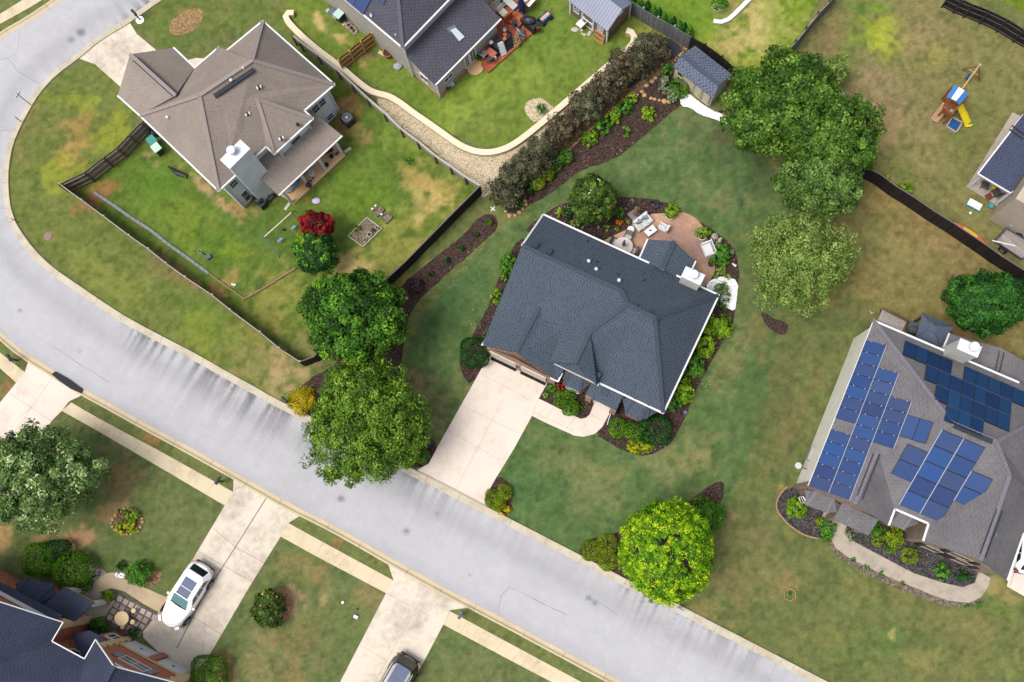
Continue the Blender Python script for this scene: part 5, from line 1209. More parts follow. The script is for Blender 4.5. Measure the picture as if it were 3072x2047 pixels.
# cream segmental retaining wall
BLK=plain('wall_block_cream',C(226,208,172),.1,2.5,.9);CAPB=plain('wall_cap_cream',C(252,236,206),.07,3,.9)
def block_wall(label,px,h,w_,sm=2,cap=True,bl=.4,bm=BLK,cm=CAPB,name='retaining_wall'):
    pts=smooth_poly([P(u,v,h).to_2d()for u,v in px],sm,False)
    fine=[pts[0]];acc=0
    L=[0]
    for a,b in zip(pts[:-1],pts[1:]):L.append(L[-1]+(b-a).length)
    def at(s_):
        for i in range(len(pts)-1):
            if s_<=L[i+1]:return pts[i].lerp(pts[i+1],(s_-L[i])/max(1e-6,L[i+1]-L[i]))
        return pts[-1]
    n=int(L[-1]/bl);line=[at(L[-1]*i/n)for i in range(n+1)]
    le=offset_line(line,w_/2);ri=offset_line(line,-w_/2)
    t=thing(name,label,'garden wall',(*line[n//2],0))
    mb=MB()
    rows=max(1,round(h/.16))
    for i in range(n):
        for r in range(rows):
            z0=r*(h-.07)/rows;z1=(r+1)*(h-.07)/rows;g=.012
            a=le[i].lerp(le[i+1],g);b=le[i].lerp(le[i+1],1 -g);c=ri[i].lerp(ri[i+1],1 -g);d=ri[i].lerp(ri[i+1],g)
            k=.94 +.04 *((i+r)%2);m_=(a+c)/2
            mb.prism([m_+(p-m_)*k for p in(a,b,c,d)],z0+.003,z1)
    mb.build('block_course',bm,t)
    if cap:
        cb=MB()
        for i in range(n):
            g=.02;a=le[i].lerp(le[i+1],g);b=le[i].lerp(le[i+1],1 -g);c=ri[i].lerp(ri[i+1],1 -g);d=ri[i].lerp(ri[i+1],g)
            m_=(a+c)/2;cb.prism([m_+(p-m_)*1.05 for p in(a,b,c,d)],h-.07,h+random.uniform(-.006,.006))
        cb.build('cap_course',cm,t)
    return t
block_wall('long curved cream block retaining wall round the lawn of the greige house',cr(750,0,[(292,85),(250,82),(232,105),(262,160),(420,310),(600,440),(760,580),(830,622),(920,640),(985,672),(1100,760),(1250,862),(1400,972),(1500,1015),(1600,1027),(1700,1006),(1792,958)])+cr(1500,0,[(250,850),(400,722),(550,592),(700,462),(830,352),(890,300),(906,250),(890,215),(850,203)]),.45,.42)
GB=plain('edging_block_grey',C(150,152,160),.2,3,.9)
block_wall('low stepped grey block edging across the fenced back yard',[(279,575),(340,616),(388,650),(451,690),(500,730),(558,771),(625,820)],.22,.22,0,False,.42,GB,GB,'block_edging')
TIM=plain('timber_edging',C(152,128,96),.2,4,.9)
tm=MB();e_=[P(u,v,.14)for u,v in[(625,820),(680,860),(733,897),(800,859),(845,830),(886,805)]]
for a,b in zip(e_[:-1],e_[1:]):tm.beam(a-Vector((0,0,.07)),b-Vector((0,0,.07)),.12,.16)
solo('timber_edging',tm,TIM,'weathered timber edging meeting in a corner near the back yard shrub','edging')
ed=cr(2272,1347,[(200,255),(165,290),(132,340),(128,400),(150,440),(200,500),(260,545),(320,582),(410,604)]);tm=MB()
pts=smooth_poly([P(u,v,.12).to_2d()for u,v in ed],1,False)
for a,b in zip(pts[:-1],pts[1:]):tm.beam((*a,.06),(*b,.06),.09,.14)
solo('brick_edging',tm,plain('edging_tan',C(176,146,108),.2,5),'curved tan edging round the black mulch bed of the solar house','edging')
# natural stone borders: each ring is laid stone by stone
def stones(label,px,mat,size=.2,closed=False,h=.16,name='stone_border',fill=1.0):
    pts=[P(u,v).to_2d()for u,v in px]
    if closed:pts.append(pts[0])
    mb=MB();rnd=random.Random(len(px)*7 +int(px[0][0]));k=0
    for a,b in zip(pts[:-1],pts[1:]):
        n=max(1,int((b-a).length/(size*1.25)))
        for i in range(n):
            p=a.lerp(b,(i+.5)/n);r=size*rnd.uniform(.5,.8);k+=1
            mb.blob((p.x+rnd.uniform(-.06,.06),p.y+rnd.uniform(-.06,.06),h*.4),r,r*rnd.uniform(.7,1),h*.65,k,7,5,.1)
    return solo(name,mb,mat,label,'stone border')
ST=plain('field_stone',C(212,172,122),.22,6,.9,.2,0,20)
stones('tan field stone border along the dark mulch bed near the tan shed',cr(1500,0,[(1060,515),(1000,560),(960,600),(945,640),(1000,655),(1060,670),(1150,685)]),ST,.26)
stones('tan field stone border round the lamp post island',cr(1500,0,[(150,1345),(185,1355),(170,1390),(120,1440),(85,1460),(45,1440),(25,1400),(45,1370),(80,1345)]),ST,.24)
stones('scattered orange stones at the back of the long mulch bed',cr(1500,0,[(930,640),(880,620),(780,720),(640,850),(560,920),(480,1000),(440,1020)]),ST,.14)
stones('ring of stones round the front yard flower island',cr(0,1347,[(790,440),(830,405),(900,400),(950,450),(955,510),(930,560),(870,575),(800,560),(755,520),(755,480)]),ST,.17,True)
stones('tan stones along the fence behind the tan shed',cr(1500,0,[(1260,325),(1220,360),(1180,400),(1150,440)]),ST,.16)
stones('stones edging the dark hedge bed by the lamp island',cr(1500,0,[(170,1260),(145,1290),(120,1310)]),ST,.2)
stones('pale stones round the small planting by the brown shed door',cr(1680,0,[(600,720),(545,780),(560,860),(620,915),(700,920),(780,895),(825,850)],240 /2091),plain('pale_stone',C(206,200,176),.15,5),.22)
stones('brown stones beside the tan shed under the big trees',cr(1500,0,[(1430,735),(1480,760),(1520,775)]),plain('brown_stone',C(150,118,96),.25,6),.2)
stones('stones edging the bed beside the two round bushes',cr(0,1347,[(520,690),(580,720),(640,780),(660,810)]),plain('bed_stone',C(160,134,108),.25,6),.16)
# ================================================================ TREES AND SHRUBS
def leaf_mesh(name,cen,nrm,size,tint,mat,parent=None,origin=None,aspect=.6):
    """one crown: every leaf (spray) a small folded face of its own"""
    n=len(cen);rs=np.random.RandomState(n%9999)
    r=rs.normal(size=(n,3));t=np.cross(nrm,r);t/=np.linalg.norm(t,axis=1)[:,None]+1e-9
    b=np.cross(nrm,t)
    s_=size[:,None]
    v=np.stack([cen-t*s_*.5,cen+b*s_*aspect*.5 +nrm*s_*.08,cen+t*s_*.5,cen-b*s_*aspect*.5 +nrm*s_*.08],1).reshape(-1,3)
    if origin is None:origin=ORG.get(parent.name,Vector((0,0,0)))if parent else Vector((0,0,0))
    v=v-np.array(origin[:])
    me=bpy.data.meshes.new(name);me.vertices.add(4 *n);me.vertices.foreach_set('co',v.ravel())
    me.loops.add(4 *n);me.loops.foreach_set('vertex_index',np.arange(4 *n,dtype=np.int32))
    me.polygons.add(n);me.polygons.foreach_set('loop_start',np.arange(0,4 *n,4,dtype=np.int32));me.polygons.foreach_set('loop_total',np.full(n,4,dtype=np.int32))
    me.update()
    a=me.attributes.new('tint','FLOAT','FACE');a.data.foreach_set('value',tint.astype(np.float32))
    me.materials.append(mat)
    o=bpy.data.objects.new(name,me);COL.objects.link(o)
    if parent:o.parent=parent
    else:o.location=origin
    ORG[o.name]=Vector(origin)
    return o
def sphere_dirs(rs,n,lo=-.35):
    d=rs.normal(size=(n*3,3));d/=np.linalg.norm(d,axis=1)[:,None];d=d[d[:,2]>lo]
    return d[:n]
def clumped(rs,c,rx,ry,rz,nclump,rc,per,leaf,lo=-.35,depth=.35,tvar=.25,up=.25,droop=0.0,ragged=.12):
    """clumps of leaves over an ellipsoidal crown; returns centres, normals, sizes, tints"""
    d=sphere_dirs(rs,nclump,lo);nclump=len(d)
    rad=1 -depth*rs.rand(nclump)**1.7 +rs.normal(size=nclump)*ragged*.5
    # uneven outline: broad bulges
    ph=rs.rand(3)*6;ang=np.arctan2(d[:,1],d[:,0])
    rad*=1 +ragged*(np.sin(3 *ang+ph[0])*.5 +np.sin(5 *ang+ph[1])*.35 +np.sin(2 *ang+ph[2])*.3)
    cc=d*rad[:,None]*np.array([rx,ry,rz])+np.array(c)
    rcl=rc*rs.uniform(.65,1.3,nclump)
    ct=rs.rand(nclump)
    k=np.repeat(np.arange(nclump),per);n=len(k)
    ld=rs.normal(size=(n,3));ld/=np.linalg.norm(ld,axis=1)[:,None]
    fl=(ld*d[k]).sum(1)<-.45;ld[fl]*=-1
    lr=rs.uniform(.55,1.05,n)
    pos=cc[k]+ld*(lr*rcl[k])[:,None]*np.array([1,1,.85])
    if droop:pos[:,2]-=droop*rs.rand(n)**2
    nn=ld*.9 +d[k]*.5 +rs.normal(size=(n,3))*.55 +np.array([0,0,up]);nn/=np.linalg.norm(nn,axis=1)[:,None]
    tint=np.clip(.42 +(ct[k]-.5)*tvar*1.6 +rs.normal(size=n)*.16 +(ld[:,2]-.2)*.08,0,1)
    size=leaf*rs.uniform(.6,1.35,n)
    return pos,nn,size,tint
BARK=plain('bark_grey',C(112,98,86),.3,8,.95,.1,0,40,.5)
BARK_D=plain('bark_dark',C(74,62,52),.3,8,.95,.1,0,40,.5)
def wood(t,base,top,r,spread,rx,ry,rz,nb=7,seed=0,mat=BARK,stems=1):
    rnd=random.Random(seed);base=Vector(base);top=Vector(top);mb=MB()
    for s_ in range(stems):
        off=Vector((rnd.uniform(-.2,.2),rnd.uniform(-.2,.2),0))*(stems>1)
        p0=base+off-Vector((0,0,.1));mid=base.lerp(top,.5)+Vector((rnd.uniform(-.1,.1),rnd.uniform(-.1,.1),0))+off*2
        mb.tube([p0,base+off+Vector((0,0,.25)),mid,top+off*3],[r*1.35,r,r*.75,r*.35],8)
    for i in range(nb):
        a=2 *PI*i/nb+rnd.uniform(-.3,.3);st=base.lerp(top,rnd.uniform(.3,.75));e=top+Vector((math.cos(a)*rx*spread,math.sin(a)*ry*spread,rnd.uniform(-.3,.6)*rz))
        mb.tube([st,st.lerp(e,.5)+Vector((0,0,.25)),e],[r*.5,r*.3,r*.1],6,False)
        for j in range(2):
            q0=st.lerp(e,rnd.uniform(.45,.8));q1=q0+Vector((rnd.uniform(-1,1)*rx*.3,rnd.uniform(-1,1)*ry*.3,rnd.uniform(.1,.5)*rz))
            mb.tube([q0,q1],[r*.2,r*.06],5,False)
    return mb.build('trunk',mat,t)
def tree(name,label,px,r,zc,rz,mat,n,rc,per,leaf,seed,base=None,ry=None,trunk_r=.16,lobes=None,group=None,bark=BARK,stems=1,cat='tree',**kw):
    """px: crown centre in the photo at height zc; r: crown radius (photo px)"""
    rs=np.random.RandomState(seed);c=P(*px,zc);k=(CAM_H-zc)/(CAM_F*.985)
    rx=r*k;ry=(ry or r)*k
    b=P(*base)if base else Vector((c.x,c.y,0))
    t=thing(name,label,cat,b,group)
    wood(t,b,(c.x,c.y,zc),trunk_r,.7,rx,ry,rz,8,seed,bark,stems)
    parts=[]
    for(dx,dy,dz,f,w_)in(lobes or[(0,0,0,1,1)]):
        parts.append(clumped(rs,(c.x+dx*rx,c.y+dy*ry,zc+dz*rz),rx*f,ry*f,rz*f,int(n*w_),rc,per,leaf,**kw))
    a=[np.concatenate(x)for x in zip(*parts)]
    leaf_mesh('crown',*a,mat,t)
    return t
L_OAK=leafmat('leaf_oak_deep',C(20,48,8),C(70,122,24),C(128,168,46))
L_ELM=leafmat('leaf_elm',C(40,72,12),C(106,142,38),C(152,176,66))
L_MAP=leafmat('leaf_maple_lime',C(48,100,4),C(132,176,8),C(186,200,30))
L_TRIO=leafmat('leaf_trio',C(26,56,10),C(86,124,36),C(134,162,70))
L_TRI2=leafmat('leaf_trio_light',C(34,64,18),C(98,132,56),C(140,166,88))
L_WIL=leafmat('leaf_willow',C(80,106,40),C(150,172,88),C(186,200,130),.45)
L_DRK=leafmat('leaf_dark_round',C(14,46,12),C(44,98,26),C(74,128,40))
L_MAG=leafmat('leaf_magnolia_tip',C(30,60,14),C(112,142,74),C(190,202,152))
L_MAG2=leafmat('leaf_magnolia',C(22,46,10),C(74,104,28),C(128,140,60))
L_RED=leafmat('leaf_crimson',C(56,4,8),C(136,12,22),C(170,30,36))
L_RTR=leafmat('leaf_shrub_mixed',C(18,58,20),C(56,104,36),C(128,186,44))
L_BOX=leafmat('leaf_boxwood',C(36,74,4),C(86,130,16),C(120,158,34),.22)
L_BOXD=leafmat('leaf_boxwood_dark',C(10,44,10),C(28,84,24),C(50,108,36),.2)
L_BOXO=leafmat('leaf_boxwood_olive',C(72,92,4),C(124,146,16),C(150,166,34),.22)
L_LIME=leafmat('leaf_lime',C(62,104,8),C(126,164,24),C(170,190,58))
L_MID=leafmat('leaf_mid',C(34,84,14),C(84,140,36),C(128,172,60))
L_BRN=leafmat('leaf_brown_hedge',C(38,34,22),C(86,78,54),C(116,106,78),.1)
L_GRY=leafmat('leaf_grey_hedge',C(38,40,24),C(84,86,58),C(114,116,84),.1)
L_YEL=leafmat('leaf_yellow_flower',C(104,116,14),C(196,172,16),C(232,200,34))
L_GOLD=leafmat('leaf_gold_flower',C(60,110,20),C(176,180,20),C(246,200,20))
L_SAGE=leafmat('leaf_sage',C(84,104,70),C(138,154,116),C(172,184,150))
L_PUR=leafmat('leaf_plum',C(40,28,36),C(70,52,60),C(96,76,80),.15)
L_ORG=leafmat('leaf_orange_flower',C(120,90,20),C(226,122,30),C(240,150,50))
L_RSV=leafmat('leaf_red_flower',C(50,80,20),C(176,40,30),C(200,50,40))
L_PALM=leafmat('leaf_palmlike',C(60,100,30),C(128,160,60),C(196,206,120))
FLOWER=plain('flower_white',C(252,248,236),.04,3,.7)
tree('shade_tree','large round deep green tree at the street end of the dark fence',(1066,952),148,5.0,3.0,L_OAK,210,.56,130,.22,11,(1075,1060),132,.2,[(0,0,0,1,1),(-.3,.15,.1,.62,.22),(.35,-.2,.1,.55,.2)],None,BARK_D,depth=.5,tvar=.5,ragged=.1)
tree('elm_tree','feathery mid green street tree overhanging the road beside the pale driveway',(1100,1268),172,4.6,3.0,L_ELM,560,.46,78,.17,12,(1105,1290),178,.18,[(0,0,0,1,1),(-.1,.25,.1,.6,.2)],None,BARK,depth=.6,tvar=.4,droop=.5,ragged=.12)
tree('maple_tree','dense round lime yellow tree at the kerb',(2001,1654),128,4.2,2.9,L_MAP,1050,.26,46,.14,13,(2000,1690),142,.14,None,None,BARK,depth=.22,tvar=.6,ragged=.05)
tree('backyard_tree','broad bushy green tree nearest the tan shed, largest of the back corner group',(2350,318),162,5.2,3.1,L_TRIO,300,.55,95,.23,14,(2330,340),150,.2,[(0,0,0,1,1),(.25,.35,.1,.6,.25),(-.45,-.2,0,.5,.2)],'trees in the back corner',BARK,depth=.5,tvar=.4,ragged=.16)
tree('backyard_tree','green tree in the middle of the back corner group overhanging the black fence',(2500,420),132,5.0,2.8,L_TRIO,210,.5,95,.22,15,(2480,450),128,.17,[(0,0,0,1,1),(-.5,.1,0,.6,.3)],'trees in the back corner',BARK,depth=.5,tvar=.35,ragged=.14)
tree('backyard_tree','paler finer leaved tree at the lower end of the back corner group',(2462,556),124,4.4,2.4,L_TRI2,230,.45,80,.18,16,(2450,600),92,.14,None,'trees in the back corner',BARK,depth=.55,tvar=.35,ragged=.16)
tree('sapling_tree','small pale airy tree behind the back corner group',(2500,214),40,3.0,1.6,L_WIL,70,.3,40,.16,17,None,44,.06,None,None,BARK,depth=.7,tvar=.3,ragged=.2)
tree('willow_tree','pale yellow green willow tree standing alone on the lawn',(2400,785),136,4.2,2.7,L_WIL,520,.42,60,.16,18,(2392,905),150,.15,[(0,0,0,1,1),(0,-.2,.1,.6,.15)],None,BARK,depth=.75,tvar=.35,droop=.9,ragged=.17)
tree('round_tree','dark green round tree behind the gazebo of the solar house',(2958,908),108,2.8,2.2,L_DRK,260,.4,80,.2,19,(2945,940),84,.14,[(0,0,0,1,1),(.4,.25,0,.6,.2)],None,BARK_D,depth=.35,tvar=.4,ragged=.1)
tree('magnolia_tree','pale tipped tree beside the lower left driveway',(130,1432),156,4.4,2.8,L_MAG,270,.48,90,.19,20,(110,1480),150,.16,[(0,0,0,1,1),(-.5,-.2,0,.6,.2),(-.4,.5,0,.45,.12)],None,BARK,depth=.6,tvar=.5,ragged=.18)
tree('small_tree','half lime half dark green rounded tree below the crimson one',(948,752),64,1.9,1.5,L_RTR,130,.3,70,.17,21,None,62,.09,None,None,BARK,depth=.3,tvar=.5,ragged=.08)
tree('lime_tree','bright lime young tree leaning against the crimson tree',(925,718),36,2.4,.9,L_LIME,60,.24,60,.16,22,None,30,.06,None,None,BARK,depth=.4,tvar=.4,ragged=.12)
tree('crimson_tree','crimson leaved small tree in the fenced back yard',(952,678),48,2.4,1.3,L_RED,90,.27,60,.17,23,(958,700),38,.08,None,None,BARK_D,depth=.4,tvar=.5,ragged=.16)
def flowers(t,c,rx,ry,rz,n,seed,s_=.07,z=0):
    rs=np.random.RandomState(seed);d=sphere_dirs(rs,n,.05)
    for i in range(len(d)):
        p=Vector(c)+Vector((d[i][0]*rx,d[i][1]*ry,d[i][2]*rz))
        MB().blob(p,s_,s_,s_*.6,i,6,4,.1).build('flower',FLOWER,t)
t=tree('magnolia_shrub','big dark glossy evergreen with a few white blooms behind the patio sofa',(1780,602),62,2.3,2.0,L_MAG2,210,.3,75,.18,24,(1785,640),68,.12,None,None,BARK_D,depth=.3,tvar=.5,ragged=.07)
flowers(t,P(1780,602,2.3),1.35,1.45,2.0,12,5)
t=tree('magnolia_shrub','small dark evergreen with white blooms in a bare ring on the lower lawn',(806,1826),44,1.1,.95,L_MAG2,120,.24,60,.15,25,(812,1828),48,.08,None,None,BARK_D,depth=.3,tvar=.4,ragged=.08)
flowers(t,P(806,1826,1.1),1.0,1.05,.95,7,6)
t['category']='shrub'
def shrub(name,label,px,r,h,mat,leaf=.1,dens=1.0,ry=None,group=None,seed=None,tight=True,cat='shrub',lo=-.5,rot=0.0):
    """clipped (tight) or loose shrub sitting on the ground"""
    seed=seed or int(px[0]*7 +px[1])%9973
    rs=np.random.RandomState(seed);zc=h*.5;k=(CAM_H-zc)/(CAM_F*.985);g_=1.1 if tight else 1.22;rx=r*k*g_;ry_=(ry or r)*k*g_
    c=P(*px,zc)
    t=thing(name,label,cat,(c.x,c.y,0),group)
    area=4 *(rx*ry_+rx*h*.5 +ry_*h*.5)*1.2
    n=int(min(7000,max(160,area/(leaf*leaf)*2.3 *dens)))
    if tight:
        d=sphere_dirs(rs,n,lo);n=len(d)
        rad=(1 -.16 *rs.rand(n)**2)*(1 +.04 *np.sin(d[:,0]*5 +seed)+.04 *np.sin(d[:,1]*6 +seed))
        sg=np.sign(d)*np.abs(d)**.85
        pos=sg*rad[:,None]*np.array([rx,ry_,h*.5])
        nn=d*.8 +rs.normal(size=(n,3))*.5;nn/=np.linalg.norm(nn,axis=1)[:,None]
        pt=vnoise(pos[:,0]*3 +9,pos[:,1]*3,1.0,seed%50,2)
        tint=np.clip(.45 +(pt-.5)*.8 +rs.normal(size=n)*.17,0,1);size=leaf*rs.uniform(.7,1.4,n)
    else:
        n=int(n*2.1);nc=max(10,int(n/34))
        pos,nn,size,tint=clumped(rs,(0,0,0),rx*.85,ry_*.85,h*.45,nc,min(rx,ry_)*.24,34,leaf*.92,lo,.55,.35,.3,0,.1)
    if rot:
        cR,sR=math.cos(rot),math.sin(rot);x,y=pos[:,0].copy(),pos[:,1].copy();pos[:,0]=x*cR-y*sR;pos[:,1]=x*sR+y*cR
    pos=pos+np.array([c.x,c.y,h*.5]);pos[:,2]=np.maximum(pos[:,2],.03)
    wm=MB()
    for i in range(4):
        a=i*1.6 +seed;wm.tube([(c.x,c.y,-.03),(c.x+math.cos(a)*rx*.5,c.y+math.sin(a)*ry_*.5,h*.6)],[.03,.012],5,False)
    wm.build('stem',BARK_D,t)
    leaf_mesh('foliage',pos,nn,size,tint,mat,t)
    return t
def spiky(name,label,px,r,h,mat,n=46,cat='plant',group=None):
    c=P(*px);k=CAM_H/CAM_F;rr=r*k;rnd=random.Random(int(px[0]));t=thing(name,label,cat,c,group)
    rs=np.random.RandomState(int(px[0]));mb=MB()
    for i in range(n):
        a=rnd.uniform(0,2 *PI);L=rr*rnd.uniform(.6,1.05);up_=h*rnd.uniform(.5,1)
        d=Vector((math.cos(a),math.sin(a),0));s_=Vector((-d.y,d.x,0))*.035
        p1=c+d*L*.5 +Vector((0,0,up_));p2=c+d*L+Vector((0,0,up_*rnd.uniform(.3,.8)));p0=c+Vector((0,0,.05))
        mb.face([p0-s_*.6,p0+s_*.6,p1+s_,p1-s_]);mb.face([p1-s_,p1+s_,p2])
    o=mb.build('fronds',mat,t);a=o.data.attributes.new('tint','FLOAT','FACE');a.data.foreach_set('value',rs.rand(len(mb.f)).astype(np.float32))
    return t
X7=lambda a,b:cr(1500,650,[(a,b)])[0]
X3=lambda a,b:cr(1500,0,[(a,b)])[0]
X6=lambda a,b:cr(750,650,[(a,b)])[0]
X13=lambda a,b:cr(1600,1040,[(a,b)],400 /1742)[0]
X9=lambda a,b:cr(0,1347,[(a,b)])[0]
X11=lambda a,b:cr(1500,1347,[(a,b)])[0]
X12=lambda a,b:cr(2272,1347,[(a,b)])[0]
# front of the central house
G1='clipped bushes in the entry bed'
shrub('boxwood_shrub','clipped round boxwood at the curve of the front path, lowest of the entry bed three',X13(487,805),24,.95,L_BOX,.085,1.2,22,G1)
shrub('boxwood_shrub','clipped oval boxwood beside the garage in the entry bed',X13(345,685),17,.9,L_BOX,.085,1.2,24,G1)
shrub('boxwood_shrub','clipped wedge shaped boxwood against the front bay window',X13(475,630),21,.9,L_BOX,.085,1.2,16,G1)
shrub('nandina_shrub','loose dark green shrub at the garage corner',X13(240,540),13,.8,L_MID,.12,1,None,None,None,False)
shrub('flower_shrub','red and green leafy plant beside the garage eave',X13(345,510),13,.8,L_RSV,.11,1,None,None,None,False)
spiky('grass_clump','yellow green spiky clump at the driveway edge of the entry bed',X13(165,645),12,.35,L_PALM,50)
shrub('seedling_shrub','sparse low green plant in the entry bed mulch',X13(640,770),13,.3,L_MID,.08,.25,10,None,None,False)
G2='clipped hedge bushes right of the front path'
shrub('boxwood_hedge','kidney shaped clipped boxwood hedge half nearest the front path',X13(1105,1070),25,1.0,L_BOX,.09,1.2,27,G2)
shrub('boxwood_hedge','kidney shaped clipped boxwood hedge half beside the dark round bush',X13(1315,1115),31,1.0,L_BOX,.09,1.2,25,G2,None,True,'shrub',-.5,-.5)
shrub('holly_bush','big dark green round bush at the front corner of the central house',X13(1600,1090),43,1.5,L_BOXD,.12,1.0,41,None,None,True)
shrub('flower_shrub','yellow flowering low shrub in front of the clipped hedge',X13(1400,1295),34,.5,L_GOLD,.09,1,21,None,None,False)
# east side bed
E_=[((1480,730),33,.9,L_LIME,'bright yellow green spreading shrub below the white rocks, largest of the east bed',34),((1375,830),27,1.4,L_LIME,'yellow green upright shrub in the middle of the east bed',50),((1310,1010),22,1.3,L_MID,'dark mid green shrub along the east wall',34),((1235,1175),27,1.3,L_LIME,'lime leafy shrub at the lower end of the east bed',32),((1160,1250),20,1.0,L_MID,'mid green shrub by the front corner of the east bed',26),((1245,1060),10,.9,L_MID,'small green shrub against the east gutter',16)]
for p,r,h,m_,lb,ry in E_:shrub('side_shrub',lb,X7(*p),r,h,m_,.14,1,ry,'shrubs along the east wall',None,False)
shrub('pine_shrub','feathery grey green conifer spreading over the white rocks',X7(1490,530),22,1.6,L_TRI2,.15,.5,38,None,None,False)
shrub('grass_mound','soft grey green mound beside the white rocks',X7(1460,500),16,1.2,L_SAGE,.12,.7,16,None,None,False)
for i,(p,r)in enumerate([((1470,370),14),((1500,350),13),((1445,400),12),((1530,410),12),((1500,385),12)]):
    spiky('agave_plant','pale spiky rosette on the mulch between patio and white rocks',X7(*p),r,.3,L_PALM,40,'plant','pale spiky rosettes by the patio')
shrub('peony_bush','bright mid green round bush behind the white bench',X7(1490,255),23,1.0,L_MID,.12,1,30,None,None,False)
shrub('sage_bush','low sage coloured bush beside the white bench',X7(1545,240),10,.5,L_SAGE,.09,.6,14,None,None,False)
shrub('hosta_plant','grey green leafy plant by the white statue',X7(1440,165),13,.4,L_SAGE,.12,.6,12,None,None,False)
# west side bed
for p,r,h,m_,lb,ry,tg in[((1510,915),42,1.6,L_BOXD,'large dark clipped round bush at the garage corner',45,True),((1735,320),22,1.6,L_MID,'tall green shrub beside the west gutter',34,False),((1700,420),10,.7,L_LIME,'yellow green low shrub on the west bed',16,False),((1660,540),16,1.0,L_LIME,'lime fern like shrub under the west eave',26,False),((1590,790),8,.7,L_MID,'small bright green shrub above the round garage bush',18,False)]:
    shrub('side_shrub',lb,X6(*p),r,h,m_,.11 if tg else .14,1,ry,'shrubs along the west wall',None,tg)
# north bed by patio
k1=300 /2138
XP=lambda a,b:cr(1640,580,[(a,b)],k1)[0]
shrub('nandina_shrub','yellow green upright shrub near the rear roof corner',XP(280,400),9,.9,L_LIME,.1,1,15,None,None,False)
shrub('camellia_shrub','dark sparse shrub in the mulch behind the rear gutter',XP(470,430),13,.8,L_BOXD,.1,.7,15,None,None,False)
shrub('camellia_shrub','bright small shrub touching the big magnolia',XP(590,350),10,.9,L_MID,.1,1,13,None,None,False)
spiky('yucca_plant','striped yucca with long pale leaves at the rear gutter',XP(610,670),20,.7,L_PALM,70)
shrub('hydrangea_shrub','fresh green rounded shrub between magnolia and umbrella stand',XP(1560,420),16,.8,L_MID,.12,1,15,None,None,False)
shrub('barberry_shrub','dark plum shrub right of the garden bench',XP(1330,590),13,.7,L_PUR,.1,.8,13,None,None,False)
shrub('flower_shrub','orange flowering plant in the patio bed',XP(1550,630),11,.5,L_ORG,.1,1,9,None,None,False)
shrub('hosta_plant','cream variegated hosta at the patio bed edge',XP(1320,730),11,.4,L_PALM,.13,.8,9,None,None,False)
spiky('hosta_plant','lime hosta next to the cream variegated one',XP(1510,780),10,.35,L_LIME,40)
spiky('hosta_plant','pale lime hosta beside the sofa end',XP(1750,630),9,.35,L_PALM,40)
# hedge of browning evergreens
HG=[(1520,575,62,1),(1548,530,55,1),(1590,495,58,1),(1625,455,58,1),(1672,400,50,0),(1712,378,46,0),(1762,318,60,1),(1800,275,56,0),(1835,250,55,0),(1868,210,58,0),(1910,180,55,1),(1965,152,46,0),(1930,150,44,1)]
for i,(u,v,r,g)in enumerate(HG):
    lb=['lowest browning evergreen of the hedge, next to the gravel tip']+['browning evergreen in the hedge row, number %d up from the gravel tip'%(i+1)]
    words=['nearest the fence corner at the gravel tip','just above the gravel tip','opposite the lamp island','opposite the twin round bushes','thin and brown at the fabric scrap','sparse brown above the fabric scrap','opposite the gravel island agave','dark brown in the thick middle','grey brown above the thick middle','opposite the stone bordered point','grey green near the top of the row','topmost beside the weed fabric','behind the topmost one at the cream wall end']
    tree('hedge_evergreen','browning evergreen hedge plant '+words[i],(u,v),r*.8,1.3,1.35,L_GRY if g else L_BRN,90 if i not in(4,5)else 54,.32,56,.14,100 +i,None,r*.8,.07,None,'browning evergreens in the hedge',BARK_D,2,'shrub',depth=.55,tvar=.45,ragged=.2)
B3=[((375,1095),20,1.0,L_MID,'rounded green bush second from the top in the mulch bed foot',24),((440,1055),20,1.0,L_MID,'rounded green bush at the top of the mulch bed foot',20),((320,1170),19,1.0,L_BOXO,'olive round bush in the middle of the mulch bed foot',18),((250,1230),22,1.1,L_BOXO,'olive round bush near the lamp island',21)]
for p,r,h,m_,lb,ry in B3:shrub('round_shrub',lb,X3(*p),r,h,m_,.1,1.1,ry,'round bushes at the foot of the long mulch bed')
shrub('juniper_shrub','dark narrow conifer beside the lowest olive bush',X3(205,1260),10,1.2,L_BOXD,.11,1,18,None,None,False)
for i,(p,r,ry,lb)in enumerate([((600,930),22,25,'lowest bright green berry bush with a wooden post'),((690,850),22,24,'bright green berry bush second from the bottom of the staked row'),((760,790),20,20,'bright green berry bush in the middle of the staked row'),((830,715),22,22,'bright green berry bush near the top of the staked row'),((885,665),16,14,'topmost small berry bush of the staked row')]):
    shrub('berry_bush',lb,X3(*p),r,.9,L_MID if i%2 else L_LIME,.14,1,ry,'berry bushes on the trellis row',None,False)
for p,r,ry,lb in[((1000,760),22,22,'bright green vine bush on the upper single post'),((850,880),16,15,'thin green vine bush on the lower single post')]:
    shrub('berry_bush',lb,X3(*p),r,.8,L_LIME,.14,.7,ry,'vines on single posts',None,False)
shrub('lantana_bush','dense dark green round bush at the tan shed wall',X3(1205,590),28,1.0,L_BOX,.1,1.1,30)
shrub('lavender_bush','silvery sage bush beside the white rocks and tan shed',X3(1160,630),17,.9,L_SAGE,.1,.8,26,None,None,False)
shrub('lavender_bush','grey green leggy bush left of the tan shed',X3(1105,570),16,1.0,L_SAGE,.11,.7,26,None,None,False)
shrub('climbing_rose','bright green climber at the corner of the tan shed',X3(1120,480),14,1.4,L_MID,.12,.8,20,None,None,False)
